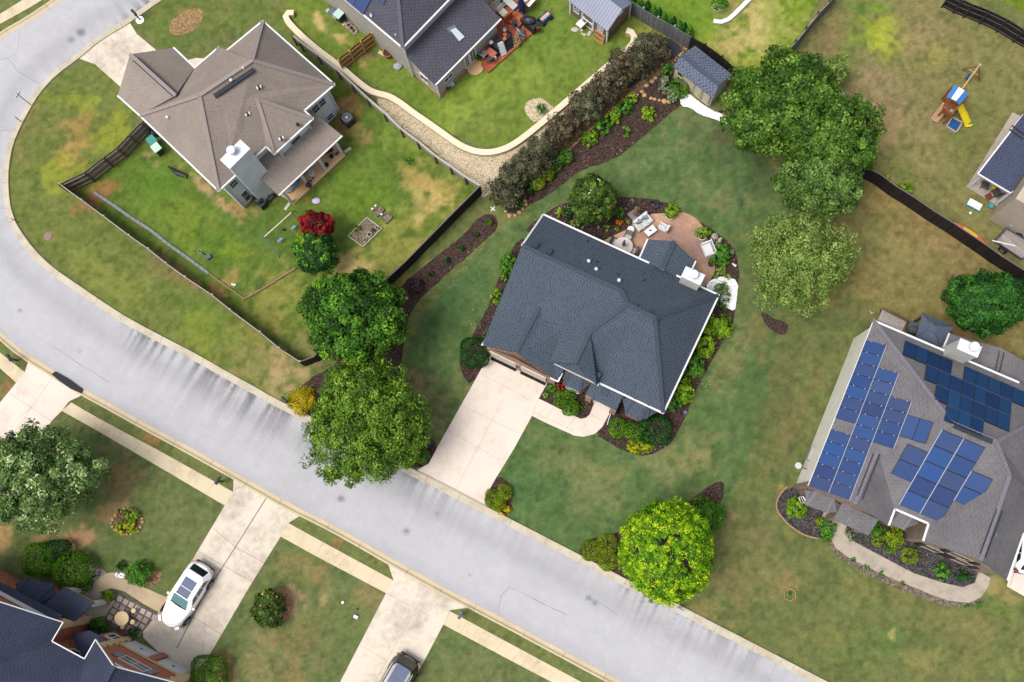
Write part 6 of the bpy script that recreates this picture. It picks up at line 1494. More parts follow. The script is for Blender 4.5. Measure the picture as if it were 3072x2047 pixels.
for i,(p,h)in enumerate([((940,22),1.7),((990,48),1.7),((1030,76),1.6),((1068,95),1.7),((1102,118),1.5),((1165,152),1.7),((1204,176),1.6),((1236,190),1.6),((1272,210),1.6),((905,0),1.7)]):
    c=P(*X3(*p),h*.5);rs=np.random.RandomState(i+3);n=900
    z=rs.rand(n)**.8 *h;a=rs.rand(n)*2 *PI;rr=(.34 *(1 -(z/h)**1.6)+.03)*rs.uniform(.8,1.08,n)
    pos=np.stack([c.x+np.cos(a)*rr,c.y+np.sin(a)*rr,z+.05],1);nn=np.stack([np.cos(a),np.sin(a),np.full(n,.5)],1)+rs.normal(size=(n,3))*.4;nn/=np.linalg.norm(nn,axis=1)[:,None]
    names=['topmost but one','third from the top','fourth from the top','fifth from the top','last before the gap','first after the gap','second after the gap','third after the gap','lowest by the black fence','topmost at the photo edge']
    t=thing('arborvitae','narrow green arborvitae behind the silver grey fence, '+names[i],'shrub',(c.x,c.y,0),'arborvitae row behind the fence')
    MB().tube([(c.x,c.y,0),(c.x,c.y,h*.8)],[.04,.015],6).build('trunk',BARK_D,t);leaf_mesh('foliage',pos,nn,.12 *rs.uniform(.7,1.3,n),rs.rand(n),L_BOXD if i%2 else L_MID,t)
# bed along the black fence
for i,p in enumerate([(1608,38),(1518,120),(1420,215),(1325,295),(1215,385)]):
    lbs=['round lime dwarf shrub at the top of the side bed','tiny dark conifer second in the side bed','tiny dark conifer in the middle of the side bed','tiny dark conifer fourth in the side bed','tiny dark conifer lowest in the side bed']
    shrub('dwarf_conifer',lbs[i],X6(*p),10 if i==0 else 8,.5,L_BOX if i==0 else L_BOXD,.07,1,8,'dwarf conifers in the side bed',None,i==0)
shrub('barberry_shrub','plum brown round bush near the big round tree',X6(1103,465),25,.8,L_PUR,.1,1.2,22)
# kerb beds
shrub('flower_shrub','golden yellow flowering mound at the kerb beside the feathery tree',X6(345,1240),36,.8,L_YEL,.1,1.3,36,None,None,False)
shrub('boxwood_shrub','clipped green bush at the edge of the main driveway under the feathery tree',(1263,1366),24,.8,L_BOX,.09,1.2,20)
shrub('juniper_shrub','yellow green low shrub under the feathery street tree',(1222,1382),24,.7,L_LIME,.1,.9,22,None,None,False)
M7='mailbox bed bushes'
for p,r,ry,lb in[((1480,1496),23,27,'olive clipped bush on the driveway side of the mailbox bed'),((1512,1478),20,22,'olive clipped bush on the lawn side of the mailbox bed'),((1496,1515),20,18,'olive clipped bush at the kerb end of the mailbox bed')]:
    shrub('boxwood_shrub',lb,p,r,.75,L_BOXO,.085,1.2,ry,M7)
shrub('flower_shrub','yellow flowers at the kerb tip of the mailbox bed',(1510,1532),20,.35,L_YEL,.09,1.1,14,None,None,False)
for p,r,ry,lb in[((615,685),28,31,'olive flat topped clipped bush left in the trio by the lime tree'),((718,640),29,29,'olive flat topped clipped bush top of the trio by the lime tree'),((725,755),30,27,'olive flat topped clipped bush lowest of the trio by the lime tree')]:
    shrub('boxwood_shrub',lb,X11(*p),r*.93,.65,L_BOXO,.07,1.2,ry*.93,'clipped trio by the lime tree')
shrub('pine_shrub','loose mid green shrub to the right of the lime yellow tree',X11(1400,450),42,1.3,L_MID,.13,1,38,None,None,False)
shrub('boxwood_shrub','dark small shrub behind the loose green one near the mulch point',X11(1350,365),24,.9,L_BOX,.11,1,20,None,None,True)
# solar house beds
for p,r,h,m_,lb,ry,tg in[((262,400),28,1.2,L_LIME,'lime round bush in the black mulch by the bay',27,False),((470,540),21,.9,L_MID,'bright green strappy plant at the front path start',30,False),((420,490),10,.5,L_BOXO,'olive small bush beside the strappy plant',12,True),((795,545),18,.9,L_MID,'green bush next to the solar house porch',22,False),((805,620),15,.6,L_BOXO,'small olive bush below the porch bush',14,True),((915,595),26,1.3,L_BOXO,'olive rounded bush at the brick wing corner',26,False),((900,668),15,.8,L_BOX,'small green bush under the olive rounded one',12,True),((1022,720),22,.8,L_BOXO,'brownish clipped ball in the front bed',21,True),((1245,830),21,.6,L_MID,'bright green broad leaved plant beside the front walk',21,False),((1380,855),20,.6,L_BOXD,'dark low shrub at the end of the front bed',16,False),((625,585),13,.4,L_SAGE,'pale variegated plant at the front walk curve',13,False)]:
    shrub('bed_shrub',lb,X12(*p),r,h,m_,.12 if not tg else .09,1,ry,'shrubs in the solar house beds',None,tg)
for i,(p,r)in enumerate([((640,750),8),((735,795),8),((838,845),8),((975,905),7),((1410,1055),16),((1490,1048),9)]):
    shrub('weed_tuft','small green tuft on the dry mulch strip, '+['highest of the row','second of the row','third of the row','fourth of the row','long one near the lower end','last one at the lower end'][i],X12(*p),r,.2,L_MID,.07,.8,6 if i==4 else None,'tufts along the dry mulch strip',None,False,'plant')
# brick house garden
shrub('boxwood_shrub','big round clipped bush, outer of the pair by the brick house',X9(268,745),48,1.6,L_BOX,.11,1.1,46,'round bushes by the brick house')
shrub('boxwood_shrub','dark clipped bush half hidden behind the outer round one',X9(385,690),38,1.4,L_BOXD,.11,1.1,34,'round bushes by the brick house')
shrub('boxwood_shrub','big round clipped bush, inner of the pair by the brick house path',X9(490,820),55,1.7,L_BOX,.11,1.1,50,'round bushes by the brick house')
shrub('boxwood_shrub','small bush at the porch end of the inner round one',X9(575,920),18,.8,L_MID,.1,1,14)
shrub('boxwood_shrub','round bright clipped bush at the garage end of the brick house',X9(1405,1500),50,1.6,L_BOX,.11,1.2,46)
shrub('fern_shrub','loose fern like shrub beside the white rocks by the front path',X9(935,840),36,1.1,L_MID,.13,.8,33,None,None,False)
spiky('palm_plant','dark spiky sago palm on the lawn edge',X9(825,785),22,.5,leafmat('leaf_sago',C(30,60,20),C(58,92,34),C(86,120,50)),60)
shrub('potted_shrub','green bush at the brick corner beside the paver patio',X9(660,1185),22,.8,L_MID,.11,1,20,None,None,False)
shrub('potted_shrub','small dark ball shrub at the edge of the paver patio',X9(900,1228),14,.6,L_BOXD,.09,1.1,11)
shrub('flower_island','crescent of bright green and yellow flowers in the stone ring',X9(850,525),36,.5,L_GOLD,.1,.9,20,None,None,False)
shrub('flower_island','upright lime plant at the top of the stone ring',X9(890,450),17,.6,L_LIME,.11,.9,20,None,None,False)
shrub('hosta_plant','dark low plant at the left of the stone ring',X9(820,425),18,.3,L_MID,.09,.6,10,None,None,False)
spiky('agave_plant','blue green agave in the gravel island of the greige house lawn',X3(275,745),25,.8,leafmat('leaf_agave',C(40,84,44),C(84,130,78),C(160,180,96)),60)
shrub('weed_tuft','bright green weed on the fenced lawn near the rail fence',cr(750,0,[(1065,1080)])[0],13,.35,L_MID,.1,.5,11,None,None,False,'plant')
shrub('fence_vine','yellow green vine beyond the black fence by the back corner trees',cr(2272,0,[(990,1270)])[0],27,.8,L_LIME,.13,.8,18,None,None,False,'plant')
shrub('fence_vine','small yellow flowering plant beyond the black fence',cr(2272,0,[(880,1190)])[0],9,.6,L_GOLD,.1,.8,8,None,None,False,'plant')
shrub('flower_shrub','yellow green mound under the back corner trees',cr(2272,0,[(105,945)])[0],23,.6,L_GOLD,.11,1,15,None,None,False)
shrub('garden_sprout','small young plant in the hexagonal planter',X12(217,978),8,.3,L_MID,.08,.8,8,None,None,False,'plant')
shrub('lamp_island_plant','small green plant at the foot of the lamp post',X3(140,1375),14,.35,L_MID,.09,.6,12,None,None,False,'plant')
# ================================================================ VEHICLES
def car(label,cpx,front_px,L,Wd,body_m,glass_m,kind,roofz=1.62,roof_glass=None,sun=None,name='parked_car',rails=False):
    c=P(*cpx,.8);fr_=P(*front_px,.8);d=(fr_-c).to_2d().normalized();ang=math.atan2(d.y,d.x)
    t=thing(name,label,'car',(c.x,c.y,0),None,ang)
    ORG[t.name]=Vector((0,0,0))          # parts are built in the car's own axes, x forward
    n=40
    def ring(xf,xr,hw,z,pf=3.2,pr=3.6,zf=None,zr=None):
        pts=[]
        cx=(xf+xr)/2;a=(xf-xr)/2
        for k in range(n):
            th=2 *PI*k/n;co,si=math.cos(th),math.sin(th);p_=pf if co>0 else pr
            x=cx+a*math.copysign(abs(co)**(2 /p_),co);y=hw*math.copysign(abs(si)**(2 /p_),si)
            q_=max(0,min(1,(x-xr)/(xf-xr)));zz=z+(0 if zf is None else(zf-z)*max(0,(q_-.55)/.45)**1.6)+(0 if zr is None else(zr-z)*max(0,(.2 -q_)/.2)**1.6)
            pts.append(Vector((x,y,zz)))
        return pts
    h=L/2;w=Wd/2
    rings=[ring(h*.97,-h*.97,w*.93,.22),ring(h,-h,w*.98,.42),ring(h*.995,-h,w,.62),ring(h*.975,-h*.985,w*.985,.82,2.6,3.4),ring(h*.93,-h*.965,w*.94,1.0,2.5,3.2,.84,1.0),ring(h*.86,-h*.94,w*.9,1.04,2.4,3.0,.9,1.03)]
    mb=MB()
    for i in range(len(rings)-1):
        for k in range(n):mb.face([rings[i][k],rings[i][(k+1)%n],rings[i+1][(k+1)%n],rings[i+1][k]],True)
    # bonnet and deck close the top
    top=rings[-1];ce=Vector((0,0,1.08))
    for k in range(n):
        a,b=top[k],top[(k+1)%n];m1=Vector((a.x*.6,a.y*.6,max(a.z+.035,a.z)));m2=Vector((b.x*.6,b.y*.6,b.z+.035))
        mb.face([a,b,m2,m1],True);mb.face([m1,m2,ce],True)
    mb.face(rings[0][::-1])
    mb.build('body',body_m,t)
    # glasshouse frustum
    xf0,xr0=h*.36,-h*.93;xf1,xr1=h*.02,-h*.72
    if kind=='van':xf0,xf1,xr0,xr1=h*.5,h*.2,-h*.95,-h*.8
    wb,wt=w*.93,w*.79;z0,z1=1.02,roofz
    cb=.22;ct=.16
    lo=[Vector(p)for p in((xf0,-wb+cb,z0-.06),(xf0,wb-cb,z0-.06),(xf0-.35,wb,z0),(xr0+.3,wb,z0),(xr0,wb-cb,z0),(xr0,-wb+cb,z0),(xr0+.3,-wb,z0),(xf0-.35,-wb,z0))]
    hi=[Vector(p)for p in((xf1,-wt+ct,z1-.03),(xf1,wt-ct,z1-.03),(xf1-.22,wt,z1-.01),(xr1+.25,wt,z1),(xr1,wt-ct,z1),(xr1,-wt+ct,z1),(xr1+.25,-wt,z1),(xf1-.22,-wt,z1-.01))]
    gb=MB();N8=8
    for i in range(N8):gb.face([lo[i],lo[(i+1)%N8],hi[(i+1)%N8],hi[i]])
    rc_=[Vector((p.x*.94 +-.02,p.y*.86,p.z+.035))for p in hi]
    for i in range(N8):gb.face([hi[i],hi[(i+1)%N8],rc_[(i+1)%N8],rc_[i]],True)
    gb.face(rc_,True)
    cab=gb.build('cabin',body_m,t)
    def pane(nm,a,b,c_,d_,u0,u1,v0,v1,mat,off=.012):
        nn=(b-a).cross(d_-a).normalized();mid=(a+b+c_+d_)/4
        if nn.dot(mid-Vector((0,0,.9)))<0:nn=-nn
        f_=lambda u,v:(a*(1 -u)+b*u)*(1 -v)+(d_*(1 -u)+c_*u)*v+nn*off
        m_=MB();q_=[f_(u0,v0),f_(u1,v0),f_(u1,v1),f_(u0,v1)];extr(m_,[p-nn*off*.9 for p in q_],nn,off);return m_.build(nm,mat,t)
    pane('windscreen',lo[0],lo[1],hi[1],hi[0],.02,.98,.1,.96,glass_m)
    pane('windscreen_surround',lo[0],lo[1],hi[1],hi[0],-.02,1.02,-.02,.16,GL_BLK,.016)
    pane('rear_window',lo[4],lo[5],hi[5],hi[4],.04,.96,.16,.9,GL_BLK)
    for a,b in((2,3),(6,7)):
        pane('side_window',lo[a],lo[b],hi[b],hi[a],.06,.34,.1,.86,GL_BLK);pane('side_window',lo[a],lo[b],hi[b],hi[a],.37,.66,.1,.86,GL_BLK);pane('side_window',lo[a],lo[b],hi[b],hi[a],.69,.95,.14,.8,GL_BLK)
    if sun:
        sm=MB();x0,x1=sun;y_=wt*.62
        sm.box(((x0+x1)/2,0,z1+.02),x1-x0,y_*2,.035);o_=sm.build('sunroof',roof_glass,t)
        MB().box(((x0+x1)/2 +(x1-x0)*.04,0,z1+.052),.03,y_*2,.008).build('sunroof_bar',GL_BLK,o_)
        if kind=='van':MB().box(((x0+x1)/2 -(x1-x0)*.22,0,z1+.052),.03,y_*2,.008).build('sunroof_bar',GL_BLK,o_)
    for sx in(h*.62,-h*.58):
        for sy in(-1,1):
            wm=MB();ring_=[]
            prof=[(.2,-.12),(.335,-.115),(.36,-.06),(.36,.06),(.335,.115),(.2,.12)]
            for r_,o_ in prof:ring_.append([Vector((sx+r_*math.cos(2 *PI*k/20),sy*(w*.9)+o_,.36 +r_*math.sin(2 *PI*k/20)))for k in range(20)])
            for i in range(len(ring_)-1):
                for k in range(20):wm.face([ring_[i][k],ring_[i][(k+1)%20],ring_[i+1][(k+1)%20],ring_[i+1][k]],True)
            wh=wm.build('wheel',TYRE,t)
            rm_=MB();cy=sy*(w*.9 +.1)
            for k in range(5):
                a=2 *PI*k/5;rm_.beam((sx,cy,.36),(sx+.2 *math.cos(a),cy,.36 +.2 *math.sin(a)),.07,.04,(0,1,0))
            rm_.tube([(sx+.21 *math.cos(2 *PI*k/16),cy,.36 +.21 *math.sin(2 *PI*k/16))for k in range(17)],.025,5);rm_.build('rim',RIM,wh)
            am=MB();am.tube([(sx+.42 *math.cos(PI*k/10),sy*w*.985,.38 +.42 *math.sin(PI*k/10))for k in range(11)],.035,6);am.build('wheel_arch',TRIMB,t)
    for sy in(-1,1):
        MB().blob((xf0-.42,sy*(w+.09),1.06),.1,.1,.07,3,8,5,.03).build('wing_mirror',body_m,t)
        MB().beam((h*.965,sy*w*.62,.74),(h*.86,sy*w*.84,.76),.16,.12).build('headlight',LAMP,t)
        MB().beam((-h*.975,sy*w*.66,.82),(-h*.9,sy*w*.9,.84),.14,.16).build('tail_light',TAILL,t)
        if rails:MB().tube([(xr1+.2,sy*wt*.97,z1+.0),(xr1+.35,sy*wt*.98,z1+.09),(xf1-.35,sy*wt*.98,z1+.09),(xf1-.2,sy*wt*.97,z1+.0)],.022,6).build('roof_rail',CHROME,t)
    MB().beam((-h*.985,-w*.72,.5),(-h*.985,w*.72,.5),.1,.26).build('rear_bumper',TRIMB,t)
    MB().beam((h*.975,-w*.45,.45),(h*.975,w*.45,.45),.08,.18).build('grille',TRIMB,t)
    MB().beam((-h*.9,-wt*.9,roofz-.08),(-h*.9 +.12,0,roofz-.05),.02,.02).build('wiper',TRIMB,t)if False else None
    return t
def gloss(name,c,rough=.2,metal=0):
    s=N(name);s.b.inputs['Coat Weight'].default_value=.35;s.b.inputs['Coat Roughness'].default_value=.08
    return s.out(s.ramp(s.noise(s.pos,1.5,3),[(.3,sc(c,.95)),(.7,sc(c,1.05))]),rough,.5,metal)
GL_BLK=gloss('car_glass_black',C(28,34,44),.08);GL_TEAL=gloss('car_glass_teal',C(110,158,158),.1)
TYRE=plain('tyre_rubber',C(34,36,40),.2,6,.85);RIM=plain('alloy_rim',C(190,194,200),.1,4,.3,.5,.6);TRIMB=plain('bumper_black',C(48,50,58),.2,4,.6)
LAMP=gloss('lamp_clear',C(200,206,214),.1);TAILL=gloss('lamp_red',C(150,34,36),.15);CHROME=plain('bright_trim',C(236,236,240),.05,4,.2,.6)
CARW=gloss('car_paint_white',C(250,250,252,1.25),.25);CARD=gloss('car_paint_dark',C(12,14,19),.25)
SUNR=plain('sunroof_blue',C(90,102,136),.15,3,.4,.15)
car('white crossover car with a dark panoramic sunroof on the middle driveway',(557,1786),(503,1872),4.66,1.9,CARW,GL_TEAL,'suv',1.58,SUNR,(-1.25,.0))
car('dark people carrier with bright roof rails backed to the photo edge on the lower driveway',(1172,2075),(1120,2165),5.0,1.95,CARD,GL_TEAL,'van',1.72,SUNR,(-1.95,.35),rails=True)
car('white car just entering the frame beside the right hand garage',(3092,1618),(3098,1560),4.6,1.85,CARW,GL_TEAL,'suv',1.5,SUNR,(-1.0,0))
# flat bed trailer
c=P(3020,735);a0=P(2997,690,.7);t=thing('utility_trailer','flat wooden utility trailer parked by the far house heat pumps','trailer',c)
WGREY=boards('trailer_planks',C(176,166,162),C(150,142,140),.16,0,.5);STEEL=plain('trailer_steel',C(70,74,86),.2,4,.5,.4)
q=[P(3018,686,.7),P(2985,722,.7),P(3066,778,.7),P(3110,740,.7)]
UDIR['d']=(q[0]-q[1]).normalized();MB().prism(q,.62,.7,True).build('deck',WGREY,t)
mb=MB()
for a,b in zip(q,q[1:]+q[:1]):mb.beam(Vector((a.x,a.y,.66)),Vector((b.x,b.y,.66)),.08,.14)
mb.build('frame',STEEL,t)
MB().beam(Vector((q[0].x,q[0].y,.8)).lerp(Vector((q[1].x,q[1].y,.8)),.0)+Vector((0,0,0)),Vector((q[1].x,q[1].y,.8)),.1,.3).build('tailgate',STEEL,t)
for(u,v)in((3008,750),(3060,706)):
    w0=P(u,v,.3);ax=(q[0]-q[1]).normalized();wm=MB()
    wm.tube([Vector((w0.x,w0.y,.3))-ax*.1,Vector((w0.x,w0.y,.3))+ax*.1],.3,16);wh=wm.build('wheel',TYRE,t)
    MB().tube([Vector((w0.x,w0.y,.3))-ax*.115,Vector((w0.x,w0.y,.3))-ax*.1],.17,12).build('rim',RIM,wh)
solo('pvc_pipe',MB().tube([P(2977,722,.75),P(3045,738,.75)],.05,8),WHITE,'white pipe lying across the trailer edge','pipe')
# ================================================================ PATIO OF THE CENTRAL HOUSE
WICK=plain('outdoor_white',C(236,238,240),.05,3,.6);CUSH=plain('cushion_pale',C(226,230,234),.06,3,.85);SLAT=plain('slate_frame',C(84,78,78),.15,4,.5)
k2=320 /1792
XQ=lambda a,b,z=0:P(*cr(1920,580,[(a,b)],k2)[0],z)
def sofa(label,name,cat,a,b,depth_dir,seatd,back=.8,w_m=WICK,c_m=CUSH,arms=True,seats=3,slat=False,seat_h=.42):
    """a, b: ends of the back edge on the ground"""
    a=Vector((a.x,a.y,0));b=Vector((b.x,b.y,0));d=(b-a).normalized();L=(b-a).length;n=Vector((-d.y,d.x,0))
    if n.dot(depth_dir)<0:n=-n
    ang=math.atan2(d.y,d.x);t=thing(name,label,cat,(a+b)/2 +n*seatd/2)
    ce=(a+b)/2 +n*seatd/2
    fm=MB().box(ce+Vector((0,0,.16)),L,seatd,.16,ang)
    fm.build('seat_base',w_m,t)
    for sx in(-1,1):
        for sy in(-1,1):MB().box(ce+d*sx*(L/2 -.06)+n*sy*(seatd/2 -.06),.07,.07,.18,ang).build('leg',w_m,t)
    if slat:
        MB().beam((a+n*.05)+Vector((0,0,back)),(b+n*.05)+Vector((0,0,back)),.06,.07).build('back_rail',w_m,t)
        for i in range(11):p=a.lerp(b,(i+.5)/11)+n*.05;MB().beam(p+Vector((0,0,.3)),p+Vector((0,0,back)),.05,.025,n).build('back_slat',w_m,t)
    else:MB().beam((a+n*.06)+Vector((0,0,(back+.3)/2)),(b+n*.06)+Vector((0,0,(back+.3)/2)),.12,back-.3).build('backrest',w_m,t)
    if arms:
        for e,s_ in((a,1),(b,-1)):
            p=e+d*s_*.07;MB().beam(p+n*.05 +Vector((0,0,.6)),p+n*seatd+Vector((0,0,.6)),.1,.06).build('armrest',w_m,t)
            MB().beam(p+n*(seatd-.05)+Vector((0,0,.1)),p+n*(seatd-.05)+Vector((0,0,.58)),.07,.07,n).build('arm_post',w_m,t)
    for i in range(seats):
        p=a.lerp(b,(i+.5)/seats);w_=(L-.3)/seats*.96
        MB().box(p+n*(seatd*.56)+Vector((0,0,.325)),w_,seatd*.78,.12,ang).build('cushion',c_m,t)
        if not slat:MB().box(p+n*.2 +Vector((0,0,.44)),w_,.14,.34,ang,Matrix.Rotation(-.15,3,'X')).build('back_cushion',c_m,t)
    return t
pa=P(*XP(1835,620),.3)if False else P(1898,673,.3);pb=P(1938,634,.3)
sofa('white outdoor sofa with pale cushions at the patio edge below the folded umbrella','outdoor_sofa','sofa',P(1897,668,.5),P(1938,637,.5),Vector((.6,-.8,0)),.8)
for u,v,r_ in((1917,668,.4),(1934,655,-.2)):solo('throw_cushion',MB().box(P(u,v,.5),.36,.14,.3,r_),plain('cushion_grey',C(150,158,164),.15),'grey scatter cushion on the white sofa, '+('left one' if u<1920 else 'right one'),'cushion','scatter cushions on the sofa')
t=thing('coffee_table','low white square coffee table in front of the outdoor sofa','table',P(1951,692))
ct=[XQ(215,525,.45),XQ(290,622,.45),XQ(140,730,.45),XQ(65,640,.45)]
MB().prism(ct,.4,.45,True).build('tabletop',WHITE,t);cin=sum(ct,Vector())/4
MB().prism([cin+(p-cin)*.9 for p in ct],.05,.4).build('table_base',plain('table_base_grey',C(120,110,104),.15),t)
solo('table_ornament',MB().blob(XQ(175,622,.5),.1,.06,.06,2,8,5),SLAT,'small dark ornament on the low white table','ornament')
sofa('white cushioned armchair standing right of the low white table','outdoor_armchair','armchair',XQ(505,560,.5),XQ(455,655,.5),Vector((-1,.2,0)),.72,seats=1)
t=thing('round_table','round pale dining table with a closed grey parasol by the rear gutter','table',P(1873,740))
pc=P(1870,739,.73);MB().lathe(pc-Vector((0,0,.04)),[(.62,0),(.66,.01),(.66,.04),(.6,.045)],28).build('tabletop',plain('table_white_mosaic',C(232,224,218),.1,4,.4),t)
MB().lathe((pc.x,pc.y,.02),[(.28,0),(.26,.04),(.06,.08),(.06,.68)],12).build('pedestal',SLAT,t)
t=thing('closed_parasol','closed grey parasol standing through the round dining table','umbrella',(pc.x,pc.y,.74))
MB().tube([(pc.x,pc.y,.74),(pc.x,pc.y,2.3)],.025,6).build('pole',SLAT,t);MB().lathe((pc.x,pc.y,1.0),[(.05,0),(.13,.15),(.11,.6),(.05,1.25),(.02,1.3)],9).build('canopy',plain('canvas_grey',C(150,144,142),.2,8),t)
def dining_chair(label,at,face,group):
    at=Vector((at.x,at.y,0));d=Vector((face.x-at.x,face.y-at.y,0)).normalized();s_=Vector((-d.y,d.x,0));ang=math.atan2(d.y,d.x)
    t=thing('patio_chair',label,'chair',at,group)
    MB().box(at+Vector((0,0,.42)),.48,.48,.05,ang).build('seat',plain('sling_grey',C(206,202,200),.1,6),t)
    bm=MB();b0=at-d*.24;bm.beam(b0+Vector((0,0,.75)),b0-d*.14 +Vector((0,0,.98)),.46,.03,s_.cross(d));bm=MB()
    bm.face([b0-s_*.22 +Vector((0,0,.47)),b0+s_*.22 +Vector((0,0,.47)),b0-d*.16 +s_*.22 +Vector((0,0,.95)),b0-d*.16 -s_*.22 +Vector((0,0,.95))]);bm.build('backrest',plain('sling_back',C(150,146,146),.1,6),t)
    MB().tube([b0-s_*.25 +Vector((0,0,.4)),b0-d*.16 -s_*.25 +Vector((0,0,.96)),b0-d*.2 +Vector((0,0,.99)),b0-d*.16 +s_*.25 +Vector((0,0,.96)),b0+s_*.25 +Vector((0,0,.4))],.028,6).build('back_frame',SLAT,t)
    for sg in(-1,1):
        MB().tube([at+d*.22 +s_*sg*.26,at+d*.2 +s_*sg*.27 +Vector((0,0,.64)),b0+s_*sg*.27 +Vector((0,0,.68))],.024,6).build('armrest',SLAT,t)
        MB().tube([at-d*.26 +s_*sg*.24,at-d*.22 +s_*sg*.24 +Vector((0,0,.44))],.022,6).build('leg',SLAT,t)
GC='dining chairs round the patio table'
dining_chair('grey sling chair at the left of the round patio table',P(1848,731,.4),pc,GC)
dining_chair('grey sling chair at the top of the round patio table',P(1882,716,.4),pc,GC)
dining_chair('grey sling chair at the right of the round patio table',P(1895,752,.4),pc,GC)
sofa('white slatted garden bench at the right edge of the patio','garden_bench','bench',XQ(1280,1010,.5),XQ(1190,785,.5),Vector((-1,.3,0)),.75,slat=True,seats=1,back=.9,c_m=WICK)
def planter(label,at,r,h,mat,name='planter',cat='planter',group=None,soil=True):
    t=thing(name,label,cat,at,group)
    MB().lathe(at,[(r*.7,0),(r*.78,.03),(r,h*.9),(r*1.06,h*.9),(r*1.06,h),(r*.9,h),(r*.88,h*.85)],18,False).build('pot',mat,t)
    MB().lathe(at+Vector((0,0,h*.8)),[(r*.88,0),(r*.3,.02)],14).build('soil',plain('pot_soil',C(70,56,48),.3,10),t)
    return t
POTW=plain('pot_cream',C(236,228,214),.06,4,.6);POTB=plain('pot_blue_glaze',C(40,88,132),.25,4,.25,.5);POTK=plain('pot_black',C(42,44,46),.2);POTT=plain('pot_terracotta',C(196,104,66),.15,4,.8)
planter('cream patio planter at the upper patio edge under a lime shrub',XQ(495,400),.3,.42,POTW);shrub('potted_shrub','lime shrub growing in the upper cream patio planter',cr(1920,580,[(528,300)],k2)[0],19,1.0,L_LIME,.1,1,20,None,None,False)
planter('cream patio planter near the garden bench under a lime shrub',XQ(1030,745),.3,.42,POTW);shrub('potted_shrub','lime shrub growing in the cream planter near the bench',cr(1920,580,[(1045,660)],k2)[0],21,1.0,L_LIME,.1,1,15,None,None,False)
planter('black pot below the garden bench',XQ(1185,1200),.2,.32,POTK);shrub('potted_shrub','dark small shrub in the black pot below the bench',cr(1920,580,[(1210,1140)],k2)[0],9,.9,L_MID,.09,1,9,None,None,True)
planter('blue glazed pot with orange flowers in the back bed',P(*XP(1835,215)),.2,.4,POTB);shrub('potted_flower','orange flowers in the blue glazed pot',XP(1845,160),6,.7,L_ORG,.08,1,5,None,None,False,'plant')
planter('blue glazed pot beside the dark lantern in the back bed',XQ(262,222),.2,.36,POTB);shrub('potted_flower','dusty plum plant in the second blue pot',cr(1920,580,[(270,160)],k2)[0],8,.7,L_PUR,.08,1,8,None,None,False,'plant')
solo('garden_lantern',MB().box(XQ(200,150),.16,.16,.4,.3),BLACK,'small black garden lantern beside the blue pot','lantern')
t=thing('umbrella_stand','folded beige patio umbrella on a square grey base','umbrella',P(1901,648))
b4=[P(*p,.08)for p in cr(1640,580,[(1720,440),(1870,340),(2010,440),(1850,590)],k1)];MB().prism(b4,.0,.08).build('base',plain('base_mauve',C(158,142,142),.1),t)
bp=P(*XP(1885,470),.1);MB().lathe((bp.x,bp.y,.35),[(.06,0),(.2,.2),(.17,.9),(.08,1.6),(.02,1.75)],9).build('canopy',plain('canvas_beige',C(170,146,124),.25,8),t);MB().tube([(bp.x,bp.y,.05),(bp.x,bp.y,2.2)],.03,6).build('pole',SLAT,t)
t=thing('side_table','small round white side table at the end of the sofa','table',P(1892,690));sp_=P(*XP(1797,775),.5)
MB().lathe(sp_-Vector((0,0,.03)),[(.24,0),(.25,.03)],18).build('tabletop',WHITE,t);MB().lathe((sp_.x,sp_.y,0),[(.14,0),(.03,.05),(.03,.47)],10).build('pedestal',WHITE,t)
t=thing('garden_bench','dark wooden bench half under the magnolia behind the gutter','bench',P(1771,680));q=[P(*p,.45)for p in cr(1640,580,[(775,610),(1040,590),(1100,680),(800,715)],k1)]
MB().prism(q,.4,.46,True).build('seat',plain('bench_dark',C(48,46,52),.2,5),t)
for p in q:MB().box((p.x,p.y,0),.07,.07,.4).build('leg',SLAT,t)
for i,(a_,b_)in enumerate(((770,760),(1110,745))):solo('garden_statue',MB().lathe(P(*XP(a_,b_)),[(.1,0),(.09,.1),(.06,.3),(.07,.4),(.03,.5)],9),plain('statue_stone',C(196,186,178),.15),'slim pale stone figure at the '+('left' if i==0 else 'right')+' of the dark bench','statue','stone figures by the dark bench')
st=thing('garden_statue','tall pale stone statue behind the white bench','statue',XQ(1315,840));b=XQ(1315,840)
MB().lathe(b,[(.18,0),(.18,.12),(.1,.16),(.13,.5),(.15,.8),(.09,.98),(.06,1.05)],12).build('figure',plain('statue_pink',C(222,202,194),.1),st);MB().blob(b+Vector((0,0,1.15)),.09,.09,.11,1,9,6,.03).build('head',plain('statue_pink',C(222,202,194),.1),st)
solo('garden_ornament',MB().lathe(XQ(1250,735),[(.1,0),(.2,.1),(.24,.2),(.12,.3),(.05,.4)],10),plain('statue_stone',C(196,186,178),.15),'grey stone ornament in the bed by the cream planter','statue')
solo('garden_ornament',MB().tube([XQ(1550,1180,.12),XQ(1610,1225,.05)],[.05,.1],8),WHITE,'white fallen ornament in the mulch right of the rosettes','statue')
